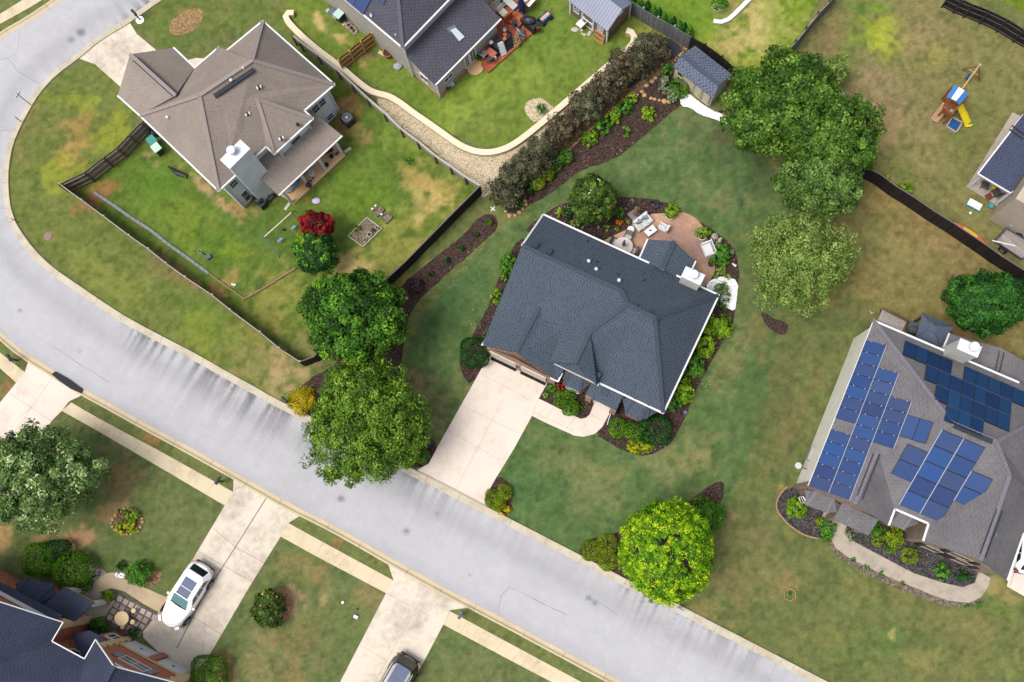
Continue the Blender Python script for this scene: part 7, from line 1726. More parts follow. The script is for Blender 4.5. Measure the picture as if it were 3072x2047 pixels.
# lamp post
t=thing('lamp_post','white lamp post with dark lantern in the stone bordered island','lamp post',P(*X3(112,1385)));b=P(*X3(112,1385))
MB().lathe(b,[(.1,0),(.1,.1),(.06,.14),(.055,1.5),(.07,1.52)],12).build('post',WHITE,t)
MB().lathe(b+Vector((0,0,1.52)),[(.08,0),(.13,.22),(.15,.24),(.05,.34),(.02,.4)],8).build('lantern',BLACK,t)
solo('survey_marker',MB().box(P(*cr(750,0,[(1632,1405)])[0]),.42,.07,.03,.9).box(P(*cr(750,0,[(1632,1405)])[0])+Vector((0,0,.004)),.42,.07,.03,-.7),WHITE,'white cross marker lying on the grass by the gravel tip','marker')
def disc_thing(name,label,cat,px,r,h,mat,group=None):
    return solo(name,MB().lathe(P(*px),[(r,0),(r,h*.8),(r*.9,h)],18),mat,label,cat,group)
IRON=plain('iron_cover',C(150,132,116),.25,14)
disc_thing('utility_cover','round mottled utility cover in the street side lawn','cover',(145,709),.32,.05,IRON)
disc_thing('utility_cover','round pale lid in the plum bush bed','cover',X6(1052,548),.13,.04,plain('lid_pink',C(198,176,168),.1))
disc_thing('utility_cover','white round lid on the lower lawn','cover',cr(750,1347,[(623,1032)])[0],.1,.04,WHITE)
solo('utility_box',MB().box(P(*cr(750,1347,[(713,1128)])[0]),.3,.2,.16,-.4),WHITE_P,'small white utility box on the lower lawn near the driveway','utility box')
solo('utility_post',MB().box(P(*cr(750,1347,[(718,1080)])[0]),.1,.1,.35,.2),plain('post_grey',C(120,124,130),.15),'short grey post beside the white utility box','post')
disc_thing('splash_ring','pale ring lying in the grass under the back corner trees','ring',cr(2272,0,[(560,640)])[0],.3,.08,plain('ring_grey',C(190,188,176),.1))
hp_=P(*X12(217,978));hm=MB()
for k in range(6):
    a=PI/3 *k+.5;b=a+PI/3;hm.beam(hp_+Vector((.42 *math.cos(a),.42 *math.sin(a),.07)),hp_+Vector((.42 *math.cos(b),.42 *math.sin(b),.07)),.06,.14)
solo('hexagon_planter',hm,plain('timber_tan',C(168,142,110),.2),'small hexagonal timber planter on the right lawn','planter')
def mailbox(label,px,mat,ang,post=None,group='mailboxes along the street'):
    b=P(*px);t=thing('mailbox',label,'mailbox',b,group)
    MB().box(b,.1,.1,1.05,ang).build('post',post or mat,t)
    m_=MB();R=Matrix.Rotation(ang,3,'Z');n=9;prof=[(-.1,0),(.1,0)]+[(.1 *math.cos(PI*k/n),.12 +.1 *math.sin(PI*k/n))for k in range(n+1)]
    f0=[b+R@Vector((-.26,y,1.05 +z))for y,z in prof];f1=[b+R@Vector((.26,y,1.05 +z))for y,z in prof]
    m_.face(f0);m_.face(f1[::-1])
    for i in range(len(prof)):m_.face([f0[i],f0[(i+1)%len(prof)],f1[(i+1)%len(prof)],f1[i]])
    m_.build('box',mat,t)
    MB().beam(b+R@Vector((-.3,0,.9)),b+R@Vector((.35,0,.9)),.07,.07).build('arm',post or mat,t)
    return t
MBK=plain('mailbox_black',C(44,46,56),.2,4,.5,.4)
mailbox('black mailbox by the left hand driveway',(52,1082),MBK,2.2)
mailbox('black mailbox on the grass strip beside the white car driveway',(668,1445),MBK,1.1)
mailbox('grey mailbox on the grass strip of the lowest driveway',(1386,1842),plain('mailbox_grey',C(110,116,132),.15),1.1)
mailbox('silver and white mailbox under the lime yellow tree',(2034,1826),plain('mailbox_white',C(206,208,214),.1),-.5,WHITE_P)
mailbox('dark mailbox beside the golden flowers at the kerb',(866,1206),MBK,2.4)
mailbox('black mailbox with white gravel ring at the top driveway',(420,60),MBK,2.3)
disc_thing('gravel_ring','white gravel ring round the foot of the top mailbox','gravel ring',(420,61),.32,.05,WROCK)
b=P(96,318);t=thing('street_sign','white street sign on a thin dark post at the bend','sign',b)
MB().tube([b,b+Vector((0,0,2.2))],.03,6).build('post',STEEL,t);MB().box(b+Vector((0,0,2.0)),.5,.04,.16,1.1).build('sign_plate',WHITE,t)
for i,(u,v)in enumerate(((66,367),(55,668))):solo('marker_post',MB().tube([P(u,v),P(u,v)+Vector((0,0,1.0))],.03,6),BLACK,'thin dark marker post at the kerb, '+('upper' if i==0 else 'lower')+' one on the bend','post','marker posts on the bend')
rp=[P(*p,.05)for p in cr(0,650,[(350,1060),(375,1042),(460,1090),(557,1160),(550,1190),(480,1160),(400,1105)])]
solo('curb_ramp',MB().prism(rp,.02,.13),plain('ramp_rubber',C(38,42,54),.2,8,.8),'long black rubber kerb ramp at the left driveway mouth','ramp')
# ================================================================ GREY HOUSE YARD
TEAL=plain('bin_teal',C(64,152,152),.1,3,.5);NAVY=plain('bin_navy',C(24,44,60),.2,3,.5)
def bin_(label,px,ang,bm,lm,s_=.55):
    b=P(*px);t=thing('wheelie_bin',label,'bin',b,'bins by the houses');R=Matrix.Rotation(ang,3,'Z')
    lo=[b+R@Vector((x*s_*.4,y*s_*.4,.08))for x,y in((-1,-1),(1,-1),(1,1),(-1,1))];hi=[b+R@Vector((x*s_*.5,y*s_*.55,1.0))for x,y in((-1,-1),(1,-1),(1,1),(-1,1))]
    m_=MB();m_.face(hi)
    for i in range(4):m_.face([lo[i],lo[(i+1)%4],hi[(i+1)%4],hi[i]])
    m_.build('bin_body',bm,t);MB().box(b+Vector((0,0,1.0)),s_*1.1,s_*1.2,.07,ang).build('lid',lm,t)
    for sg in(-1,1):MB().tube([b+R@Vector((-s_*.4,sg*s_*.42,.1)),b+R@Vector((-s_*.4,sg*s_*.34,.1))],.1,10).build('wheel',BLACK,t)
bin_('teal wheelie bin against the grey house wall',(470,436),.7,TEAL,TEAL)
bin_('dark wheelie bin with a pale mint lid by the grey house',(484,458),.7,NAVY,plain('lid_mint',C(206,236,220),.04))
bin_('dark wheelie bin with a pale mint lid by the greige house',(1024,62),-.7,NAVY,plain('lid_mint',C(206,236,220),.04))
solo('rubbish_bag',MB().blob(P(463,400,.25),.3,.28,.3,3,10,7,.15),BLACK,'crumpled black sack behind the teal bin','bag')
solo('cloth_heap',MB().tube([P(505,500,.05),P(530,518,.08),P(562,530,.06)],[.06,.22,.14],7),BLACK,'black cloth lying on the grass beside the grey house','cloth')
AC_D=plain('ac_dark',C(34,40,52),.2,4,.5,.4);AC_L=plain('ac_pale',C(176,184,188),.1,4,.5,.4)
def heat_pump(label,px,ang,m_,s_=.8,h=.85):
    b=P(*px);t=thing('air_conditioner',label,'air conditioner',b,'air conditioners by the houses')
    MB().box(b,s_,s_,h,ang).build('casing',m_,t)
    fm=MB()
    for r_ in(.12,.2,.28,.34):fm.tube([b+Vector((r_*s_/.8 *math.cos(2 *PI*k/16),r_*s_/.8 *math.sin(2 *PI*k/16),h+.02))for k in range(17)],.012,4,False)
    fm.lathe(b+Vector((0,0,h)),[(.1,0),(.1,.03)],10);fm.build('fan_grille',plain('grille_steel',C(210,216,222),.1)if m_ is AC_D else BLACK,t)
heat_pump('dark square air conditioner at the east corner of the grey house',(1047,366),.75,AC_D)
heat_pump('pale air conditioner nearest the trailer',(3022,668),.5,AC_L)
heat_pump('pale air conditioner cut by the right photo edge',(3066,696),.5,AC_L)
heat_pump('grey air conditioner on the deck of the greige house',(1506,22),.75,AC_L)
f=Fr((353,288),(656,574),4.9)
t=thing('grill','black covered grill beside the chimney of the grey house','grill',P(784,612));b=P(784,612)
MB().box(b,1.0,.5,.75,-.75).build('cabinet',BLACK,t);MB().blob(b+Vector((0,0,.85)),.4,.3,.22,4,12,6,.04).build('hood',BLACK,t)
t=thing('lawn_mower','grey lawn mower under the porch end of the grey house','mower',P(806,588));b=P(806,588)
MB().box(b+Vector((0,0,.12)),.9,.5,.2,-.75).build('deck',plain('mower_grey',C(80,84,90),.2),t);MB().blob(b+Vector((0,0,.42)),.2,.2,.14,2,9,5).build('engine',BLACK,t)
hb=b+Vector((-.35,.3,.3));MB().tube([hb,hb+Vector((-.35,.35,.6))],.025,6).build('handle',plain('mower_handle',C(170,174,178),.1),t)
for k in range(4):
    R=Matrix.Rotation(-.75,3,'Z');p=b+R@Vector(((.35 if k%2 else-.35),(.28 if k<2 else-.28),.12));ax=R@Vector((0,1,0));MB().tube([p-ax*.04,p+ax*.04],.12,10).build('wheel',TYRE,t)
kp=240 /1447
XR=lambda a,b,z=.12:P(*cr(820,380,[(a,b)],kp)[0],z)
t=thing('wicker_chair','round wicker chair with pale cushion at the porch corner','chair',XR(275,1130));b=XR(275,1130)
MB().lathe(b,[(.34,0),(.4,.3),(.42,.36),(.2,.38)],16).build('seat',plain('wicker_grey',C(176,178,172),.2,12),t);MB().tube([b+Vector((.42 *math.cos(a),.42 *math.sin(a),.6))for a in[x*.35 +.6 for x in range(10)]],.07,6).build('backrest',plain('wicker_grey',C(176,178,172),.2,12),t)
t=thing('camp_chair','blue folding chair on the porch of the grey house','chair',XR(405,1060));b=XR(405,1060)
MB().box(b+Vector((0,0,.4)),.5,.5,.04,-.7).build('seat',plain('canvas_blue',C(104,150,200),.12,6),t);MB().beam(b+Vector((.1,.28,.45)),b+Vector((.12,.36,.85)),.5,.03).build('backrest',plain('canvas_navy',C(44,58,86),.12,6),t)
for sx in(-1,1):
    for sy in(-1,1):MB().tube([b+Vector((sx*.22,sy*.22,0)),b+Vector((sx*.2,sy*.2,.4))],.018,5).build('leg',SLAT,t)
solo('porch_roll',MB().tube([XR(900,490,.3),XR(1080,410,.3)],.12,8),plain('roll_dark',C(52,46,60),.2),'dark rolled mat on the porch floor','mat')
solo('porch_plank',MB().beam(XR(1125,515,.2),XR(1190,445,.2),.14,.08),plain('plank_red',C(140,70,44),.2),'short reddish plank on the porch','plank')
for i,(a_,b_)in enumerate(((1062,555),(972,708))):
    p=XR(a_,b_);planter('dark green pot with plant at the '+('porch end bay' if i==0 else 'second porch post'),p,.16,.26,plain('pot_green',C(38,84,62),.2),group='green pots on the porch')
t=thing('white_fan','round white fan standing on the porch floor','fan',XR(705,865));b=XR(705,865);MB().tube([b+Vector((.2 *math.cos(2 *PI*k/18),.2 *math.sin(2 *PI*k/18),.42))for k in range(19)],.035,6).build('ring',WHITE,t);MB().lathe(b,[(.16,0),(.03,.04),(.03,.4),(.07,.42)],10).build('stand',WHITE_P,t)
for i,(a_,b_,m_)in enumerate(((590,800,BLACK),(620,760,BLACK),(545,850,SLAT),(690,1000,POTW),(725,950,POTW),(640,1040,POTT),(600,1000,POTK),(650,1080,plain('crate_plum',C(90,60,62),.2)))):
    p=XR(a_,b_);words=['black bag under the porch beam','smaller black bag under the porch beam','slate box beside the bags','small white pot in the porch middle','small white pot nearest the fan','terracotta pot at the porch post','black pot at the porch post','plum crate at the porch edge']
    if i in(0,1,2,7):solo('porch_box',MB().box(p,.32,.26,.3,.4 *i).box(p+Vector((0,0,.3)),.34,.28,.03,.4 *i),m_,words[i],'box','boxes and bags on the porch')
    else:planter(words[i],p,.11,.2,m_,group='small pots on the porch')
solo('dog_toy',MB().blob(P(949,603,.1),.34,.24,.12,6,12,6,.05),plain('float_lilac',C(206,196,226),.2,2,.5),'lilac and white float lying on the lawn behind the porch','pool float')
for i,(a_,b_,s_)in enumerate(((1345,430,.35),(255,1450,.4))):solo('downspout_block',MB().box(XR(a_,b_,0),.6,.22,.08,.55 if i==0 else 1.0),plain('splash_block',C(206,200,176),.1),'pale splash block at the '+('far' if i==0 else 'near')+' end of the porch','splash block','splash blocks by the porch')
# swing set
k3=460 /2254
XS=lambda a,b,z=0:P(*cr(740,580,[(a,b)],k3)[0],z)
a=XS(655,285,1.9);b=XS(262,640,1.9);t=thing('swing_set','teal legged swing set with pale top bar on the fenced lawn','swing set',(a+b)/2 -Vector((0,0,1.9)))
TEALP=plain('tube_teal',C(110,168,160),.12,3,.5);MB().tube([a,b],.05,8).build('top_bar',plain('bar_cream',C(224,220,196),.08),t)
for top,(g0,g1)in((a,((840,450),(700,270))),(b,((480,960),(225,655)))):
    for g in(g0,g1):MB().tube([top,XS(*g)],.035,6).build('leg',TEALP,t)
for i,(s_,g)in enumerate(((.25,(685,505)),(.62,(490,690)))):
    tp=a.lerp(b,s_);p=XS(*g,.45);d=(b-a).normalized()
    se=MB().box(p,.42,.2,.05,math.atan2(d.y,d.x)).build('swing_seat',plain('swing_blue',C(130,170,200),.1),t)
    for sg in(-1,1):MB().tube([tp+d*.2 *sg,p+d*.19 *sg],.008,4).build('chain',plain('chain_grey',C(150,156,160),.1),se)
solo('garden_toy',MB().blob(XS(540,535,.1),.14,.1,.1,8,9,5),BLACK,'small black object on the lawn under the swing set','toy')
# raised beds and clutter
WB=plain('bed_timber_pale',C(206,196,176),.12,5);WG=plain('bed_timber_grey',C(140,128,112),.15,5);SOIL=grains('bed_soil',C(108,96,82),C(136,122,104),C(160,148,126),10)
def raised(label,px,wm,h=.22,sides=(0,1,2,3)):
    q=[P(*p,h)for p in px];t=thing('raised_bed',label,'raised bed',(*(sum(q,Vector())/4).to_2d(),0),'raised beds on the fenced lawn')
    for i in sides:MB().beam(Vector((q[i].x,q[i].y,h/2)),Vector((q[(i+1)%4].x,q[(i+1)%4].y,h/2)),.06,h).build('bed_side',wm,t)
    MB().prism(q,.01,h*.45).build('bed_soil',SOIL,t);return t
raised('large pale framed bed with tyre rings along one side',[(p)for p in cr(740,580,[(1765,355),(1985,515),(1708,785),(1490,625)],k3)],WB,.16)
raised('small square grey bed nearest the porch, upper of the pair',cr(740,580,[(1945,185),(2018,240),(1915,340),(1845,265)],k3),WG)
raised('small square grey bed, lower of the pair',cr(740,580,[(2055,280),(2140,350),(2050,440),(1960,355)],k3),WG)
for i,(p,r,m_)in enumerate([((1745,697),.13,POTW),((1812,618),.17,POTW),((1865,552),.13,POTK),((1920,518),.13,POTW)]):
    planter(['small white ring pot at the lower end of the large raised bed','largest white pot in the large raised bed','black pot in the large raised bed','white pot at the upper end of the large raised bed'][i],XS(*p,.08),r,.22,m_,group='pots in the large raised bed')
shrub('herb_plant','sparse green herbs on the edge of the large raised bed',cr(740,580,[(1630,520)],k3)[0],12,.4,L_MID,.07,.5,10,None,None,False,'plant')
for i,(a_,b_)in enumerate(((1898,192),(1852,240),(1985,318))):solo('white_jug',MB().box(XS(a_,b_,.2),.16,.12,.16,.6).lathe(XS(a_,b_,.36),[(.04,0),(.04,.06)],8),WHITE_P,['white jug on the upper corner of the small square beds','white jug on the left side of the small square beds','white jug between the two small square beds'][i],'jug','white jugs on the small beds')
b=P(612,757);t=thing('leaf_blower','grey backpack sized box with a dark hose on the lawn','garden tool',P(628,773));MB().box(P(628,773),.32,.3,.3,.6).build('casing',plain('tool_grey',C(104,112,136),.2),t);MB().tube([P(622,768,.1),P(612,762,.08),P(603,755,.06)],.03,6).build('hose',BLACK,t)
solo('sprinkler_ring',MB().tube([P(600,754,.05)+Vector((.16 *math.cos(k*.4),.16 *math.sin(k*.4),0))for k in range(17)],.02,5),plain('ring_grey',C(190,188,176),.1),'pale ring lying beside the grey tool','ring')
solo('white_bracket',MB().beam(P(694,853,.1),P(708,855,.1),.1,.08).beam(P(698,853,.08),P(702,860,.05),.06,.06),WHITE,'white bracket lying by the timber corner','bracket')
gs=thing('garden_stakes','thin grey stakes and scraps leaning in the timber edged corner','stakes',P(776,838))
for p0,p1 in(((765,868),(770,835)),((775,868),(782,832)),((786,850),(780,862))):MB().tube([P(*p0,.05),P(*p1,.9)],.02,5).build('stake',plain('stake_grey',C(120,116,108),.2),gs)
# ================================================================ GREIGE HOUSE DECK AND YARD
k4=320 /2091
XD=lambda a,b,z=0:P(*cr(1360,0,[(a,b)],k4)[0],z)
DECK=boards('deck_redwood',C(198,112,80),C(176,92,66),.14,1,.55)
fU=Fr((1036,0),(1208,145),5.0);fU.o=P(1208,145,5.0).to_2d()
UDIR['d']=Vector((fU.x.x,fU.x.y,0))
t=thing('timber_deck','red timber deck behind the greige house','deck',XD(1100,900))
dk=[XD(545,1290,.2),XD(690,1420,.2),XD(1550,650,.2),XD(1380,480,.2),XD(1430,330,.2),XD(1290,240,.2),XD(1680,-140,.2),XD(1380,-300,.2),XD(700,300,.2),XD(560,1150,.2)]
MB().prism(dk,.02,.2).build('deck_boards',DECK,t)
UDIR['d']=Vector((fU.y.x,fU.y.y,0));MB().prism([XD(1060,420,.5),XD(1290,540,.5),XD(1420,340,.5),XD(1270,230,.5),XD(1600,-140,.5),XD(1100,-300,.5),XD(820,210,.5)],.2,.5).build('upper_deck',DECK,t)
RWD=plain('redwood_stain',C(184,100,48),.15,4,.6)
for a_,b_ in(((1010,520),(1170,390)),((1400,270),(1690,-10))):
    p0=XD(*a_,.0);p1=XD(*b_,.0);MB().beam(Vector((p0.x,p0.y,.85)),Vector((p1.x,p1.y,.85)),.08,1.0).build('deck_railing',RWD,t)
solo('round_step',MB().prism([Vector((*(XD(430,1330).to_2d()+Vector((.62 *math.cos(k*.35),.62 *math.sin(k*.35)))),0))for k in range(18)],0,.12),plain('step_sand',C(222,180,136),.1,2),'round sand coloured step below the white patio doors','step')
TARP=plain('tarp_black',C(30,34,46),.3,4,.45,.4)
tb=thing('covered_table','big table under a black cover with odds and ends on the deck','table',XD(930,900,.2))
tq=[XD(730,870,1.0),XD(850,960,1.0),XD(1140,690,1.0),XD(1010,600,1.0)];lq=[XD(690,900,.2),XD(850,1130,.2),XD(1190,930,.2),XD(1140,650,.2)]
m_=MB();m_.face(tq)
for i in range(4):m_.face([lq[i],lq[(i+1)%4],tq[(i+1)%4],tq[i]])
m_.build('cover',TARP,tb)
for i,(a_,b_,m_)in enumerate(((740,840,WHITE_P),(1005,595,plain('box_sage',C(176,186,180),.1)),(1015,690,POTT),(1005,770,POTT))):
    solo('table_item',MB().box(XD(a_,b_,1.0),.26,.22,.14,.7 +i).box(XD(a_,b_,1.14),.22,.18,.02,.7 +i),m_,['white box on the near end of the covered table','sage box at the wall end of the covered table','orange box, upper one on the covered table','orange box, lower one on the covered table'][i],'box','things on the covered table')
p0=XD(915,830,1.3);p1=XD(995,1080,.22);d=(p1-p0).normalized();s_=d.cross(Vector((0,0,1))).normalized()*.24
t=thing('step_ladder','silver ladder leaning against the covered table','ladder',Vector((p1.x,p1.y,.2)))
for sg in(-1,1):MB().beam(p0+s_*sg*.8,p1+s_*sg,.05,.06).build('ladder_rail',RIM,t)
for i in range(7):q_=p0.lerp(p1,(i+.5)/7);MB().beam(q_-s_,q_+s_,.13,.03).build('rung',plain('ladder_white',C(222,224,228),.08),t)
t=thing('folding_table','small red topped table with a white side by the black cover','table',XD(745,1050,.2));p=XD(745,1030,.85);MB().box(p-Vector((0,0,.04)),.72,.5,.04,-.7).build('tabletop',plain('top_terracotta',C(196,112,88),.12),t);MB().box(p+Vector((.16,-.2,-.6)),.5,.06,.54,-.7).build('side_panel',WHITE_P,t)
for sx in(-1,1):
    for sy in(-1,1):MB().box(p+Matrix.Rotation(-.7,3,'Z')@Vector((sx*.32,sy*.2,-.64)),.04,.04,.6,-.7).build('leg',SLAT,t)
def chair_simple(label,p,ang,seat_m,frame_m,name='deck_chair',recl=False,cat='chair',group='chairs on the timber deck'):
    t=thing(name,label,cat,p,group);R=Matrix.Rotation(ang,3,'Z');L=1.0 if recl else .5
    MB().box(p+Vector((0,0,.36)),L,.52,.06,ang).build('seat',seat_m,t)
    b0=p+R@Vector((-L/2,0,.4));b1=p+R@Vector((-L/2 -(.4 if recl else .14),0,.85));MB().beam(b0,b1,.52,.05,R@Vector((1,0,.2))).build('backrest',seat_m,t)
    for sx in(-1,1):
        for sy in(-1,1):MB().tube([p+R@Vector((sx*L*.42,sy*.24,0)),p+R@Vector((sx*L*.4,sy*.22,.36))],.022,5).build('leg',frame_m,t)
    return t
CHW=plain('chair_mint',C(208,216,208),.08)
chair_simple('pale reclining deck chair beside the grey air conditioner',XD(1130,120,.5),-.8,CHW,WHITE_P,recl=True)
chair_simple('pale cushioned chair at the edge of the charcoal addition roof',XD(985,300,.5),-.8,plain('seat_oat',C(214,204,194),.08),SLAT)
chair_simple('dark folding chair beside the small red topped table',XD(700,1180,.2),2.2,SLAT,BLACK)
chair_simple('grey folding chair behind the small red topped table',XD(630,1110,.2),1.0,plain('seat_grey',C(176,172,170),.1),BLACK)
p=XD(1345,240,.2);t=thing('closed_umbrella','closed navy blue umbrella at the deck railing','umbrella',p);MB().lathe(p+Vector((0,0,.6)),[(.06,0),(.3,.15),(.26,.7),(.12,1.5),(.03,1.75)],9).build('canopy',plain('canvas_deep_blue',C(30,50,104),.3,6),t);MB().tube([p,p+Vector((0,0,2.5))],.03,6).build('pole',SLAT,t);MB().lathe(p,[(.28,0),(.25,.06),(.05,.1)],12).build('base',BLACK,t)
p=XD(1430,60,.5);t=thing('deck_table','white table top behind the navy umbrella','table',p);MB().box(p+Vector((0,0,.7)),1.3,.8,.04,-.7).build('tabletop',WHITE,t);MB().box(p,.1,.1,.7).build('pedestal',SLAT,t)
p=XD(1500,520,.2);t=thing('grill','black grill with cover standing on the deck corner','grill',p);MB().box(p,1.3,.6,.8,.75 -1.5).build('cabinet',BLACK,t);MB().blob(p+Vector((0,0,.92)),.5,.36,.3,5,12,6,.06).build('hood',BLACK,t);MB().box(p+Vector((.62,-.5,.3)),.24,.2,.5,.3).build('gas_bottle',plain('bottle_red',C(120,50,48),.2),t)
p=XD(1800,390);t=thing('garden_wagon','blue garden wagon with a wooden board on the lawn','wagon',p);MB().box(p+Vector((0,0,.22)),.95,.5,.26,.75).build('tub',plain('wagon_blue',C(40,70,150),.2),t);MB().box(p+Vector((0,0,.5)),.8,.26,.04,.75).build('board',plain('board_pale',C(220,186,150),.1),t)
for sx in(-1,1):
    for sy in(-1,1):
        R=Matrix.Rotation(.75,3,'Z');w0=p+R@Vector((sx*.36,sy*.3,.16));ax=R@Vector((0,1,0));MB().tube([w0-ax*.06,w0+ax*.06],.16,12).build('wheel',TYRE,t)
MB().tube([p+Matrix.Rotation(.75,3,'Z')@Vector((.5,0,.3)),p+Matrix.Rotation(.75,3,'Z')@Vector((.85,.1,.6))],.02,5).build('handle',BLACK,t)
disc_thing('lid_cover','dark blue round cover lying near the deck steps','cover',cr(1360,0,[(1420,625)],k4)[0],.34,.06,plain('cover_slate',C(62,72,92),.15))
for i,(a_,b_,l_)in enumerate(((1190,520,.7),(1230,560,.5),(1320,690,.6),(1340,770,.5))):
    p=XD(a_,b_,.2);t=thing('clutter_frame',['jumbled dark metal furniture frame below the railing','second jumbled frame next to the first','pale metal frame beside the firewood','low pale metal frame at the deck edge'][i],'frame',p,'metal frames on the deck');rnd=random.Random(i);m_=MB()
    pts=[p+Vector((rnd.uniform(-.35,.35),rnd.uniform(-.35,.35),rnd.uniform(.1,.8)))for _ in range(9)];m_.tube(pts,.03,5);m_.build('frame',SLAT if i<2 else RIM,t)
    MB().box(p+Vector((.05,0,.3)),.4,.4,.05,i).build('shelf',plain('shelf_dark',C(92,88,92),.25),t)
rnd=random.Random(4);t=thing('firewood_pile','pile of split firewood on the deck edge','firewood',XD(1220,800,.2))
for k in range(22):
    p=XD(1180 +rnd.uniform(0,110),700 +rnd.uniform(0,190),.26 +.11 *(k%3));a_=.75 +rnd.uniform(-.5,.5);dv=Vector((math.cos(a_),math.sin(a_),0))*.2;MB().tube([p-dv,p+dv],rnd.uniform(.045,.07),6).build('log',plain('log_%d'%(k%3),C(206 -20 *(k%3),170 -22 *(k%3),120 -18 *(k%3)),.15,6),t)
p=XD(465,1150,.2);planter('black pot with lime foliage at the patio door',p,.18,.35,POTK);shrub('potted_shrub','lime foliage in the pot beside the patio door',cr(1360,0,[(470,1150)],k4)[0],7,.8,L_LIME,.09,1,7,None,None,False,'plant')
p=XD(810,170,.5);t=thing('planter_box','square beige planter frame with lime leaves by the addition roof','planter',p);MB().box(p,.8,.5,.4,-.75).build('box',plain('planter_beige',C(176,156,138),.1),t);shrub('potted_shrub','lime leaves in the square planter frame',cr(1360,0,[(795,155)],k4)[0],5,1.2,L_LIME,.08,1,5,None,None,False,'plant')
for i,(a_,b_,m_,w_)in enumerate(((1585,1215,plain('toy_lilac',C(200,200,224),.1),.5),(1480,1350,plain('bucket_dark',C(66,62,60),.2),.22))):pass
solo('toy_slide',MB().box(P(1352,256),.5,.34,.3,.5).box(P(1356,252,.3),.3,.3,.12,.5),plain('toy_lilac',C(206,206,226),.1),'pale lilac toy box under the addition window','toy')
solo('storage_tub',MB().box(P(1344,263),.34,.26,.24,.6).box(P(1344,263,.24),.38,.3,.03,.6),plain('bucket_dark',C(84,84,84),.2),'grey tub near the corner of the addition','tub')
t=planter('large terracotta urn against the greige house wall',P(*cr(980,0,[(1215,1100)],280 /1829)[0]),.34,.6,POTT)
solo('rock_heap',MB().blob(P(*cr(980,0,[(1385,1290)],280 /1829)[0],.14),.36,.3,.22,9,9,6,.2),plain('rock_lilac',C(190,186,196),.15),'pale rock heap at the greige house wall','rocks')
solo('paver_slab',MB().box(P(*cr(980,0,[(1080,1055)],280 /1829)[0]),.5,.26,.1,-.55),plain('slab_cream',C(216,204,180),.1),'cream slab beside the terracotta urn','slab')
rnd=random.Random(2);t=thing('paver_stack','scattered stack of pinkish pavers against the greige house wall','pavers',P(1052,84))
for k in range(15):
    q_=cr(980,0,[(420 +(k%5)*36 +rnd.uniform(-6,6),480 +(k%5)*34 +(k//5)*28 -(k//5)*5)],280 /1829)[0];MB().box(P(*q_),.34,.24,.1 +.08 *(k%2),.7 +rnd.uniform(-.3,.3)).build('paver',plain('paver_pink',C(186,158,150),.15,6),t)
solo('wall_gutter_guard',MB().box(P(1008,52),1.9,.3,.06,-.72),plain('slab_pale',C(206,208,200),.1),'long pale slab on the ground under the dark bin','slab')
solo('tarp_bundle',MB().blob(P(1000,36,.2),.4,.3,.24,5,10,6,.15),plain('tarp_slate',C(112,122,142),.2),'slate blue bundle left of the mint lidded bin','bundle')
# pallet
k5=240 /2091;XM=lambda a,b,z=0:P(*cr(1680,0,[(a,b)],k5)[0],z)
q=[XM(925,790,1.0),XM(1165,940,1.0),XM(1105,1160,.02),XM(885,995,.02)];t=thing('wooden_pallet','wooden pallet leaning against the brown shed','pallet',(q[2]+q[3])/2);PAL=plain('pallet_wood',C(216,160,108),.15,6)
for i in range(8):MB().beam(q[0].lerp(q[1],i/7),q[3].lerp(q[2],i/7),.08,.02).build('pallet_slat',PAL,t)
for v_ in(0,.5,1):MB().beam(q[0].lerp(q[3],v_),q[1].lerp(q[2],v_),.08,.05).build('pallet_bearer',PAL,t)
chair_simple('small white slatted chair by the brown shed door',XM(535,690),2.4,WHITE,WHITE,'garden_chair',group=None)
solo('stepping_stone',MB().blob(XM(395,775,.04),.3,.2,.08,3,10,6,.06),plain('pale_stone',C(220,214,186),.12,5),'pale stepping stone left of the white chair','stone')
# ================================================================ FAR YARDS
k6=160 /1045;XK=lambda a,b,z=0:P(*cr(2780,180,[(a,b)],k6)[0],z)
WD=plain('play_timber',C(170,110,64),.15,5);WDL=plain('play_timber_light',C(210,170,110),.12,5);CBL=plain('play_blue',C(66,138,214),.1,3,.6);CWH=plain('play_white',C(250,250,252),.03,3,.6);DBL=plain('play_deep_blue',C(16,84,150),.15,3,.6)
t=thing('playset','wooden playset with blue and white canopy, yellow slide and swing beam','playset',XK(470,950))
rq=[XK(530,500,2.4),XK(820,690,2.4),XK(640,880,2.4),XK(390,740,2.4)]
def rr(u,v,z=0):return rq[0].lerp(rq[1],u).lerp(rq[3].lerp(rq[2],u),v)+Vector((0,0,z))
for u0,u1,m_ in((0,.28,CBL),(.28,.66,CWH),(.66,1,CBL)):
    zz=lambda u:.25 *math.sin(PI*u)
    b_=MB();b_.shell([[rr(u0,0,zz(u0)),rr(u1,0,zz(u1)),rr(u1,1,zz(u1)),rr(u0,1,zz(u0))]],.03);b_.build('canopy_panel',m_,t)
dq=[XK(380,745,1.2),XK(640,890,1.2),XK(440,1120,1.2),XK(300,1010,1.2)]
UDIR['d']=(dq[1]-dq[0]).normalized();MB().prism(dq,1.1,1.2,True).build('platform',boards('play_deck',C(150,88,52),C(126,72,42),.14,0,.5),t)
for p in dq+[rr(0,0),rr(1,0)]:MB().beam((p.x,p.y,0),(p.x,p.y,max(2.35 if p.z>2 else 1.9,1.2)),.1,.1).build('post',WD,t)
for p,q_ in((dq[2],dq[3]),(dq[1],dq[2])):MB().beam(Vector((p.x,p.y,1.65)),Vector((q_.x,q_.y,1.65)),.05,.3).build('guard_rail',WD,t)
l0=XK(390,870,1.2);l1=XK(135,1190,.05);s_=(l1-l0).cross(Vector((0,0,1))).normalized()*.32
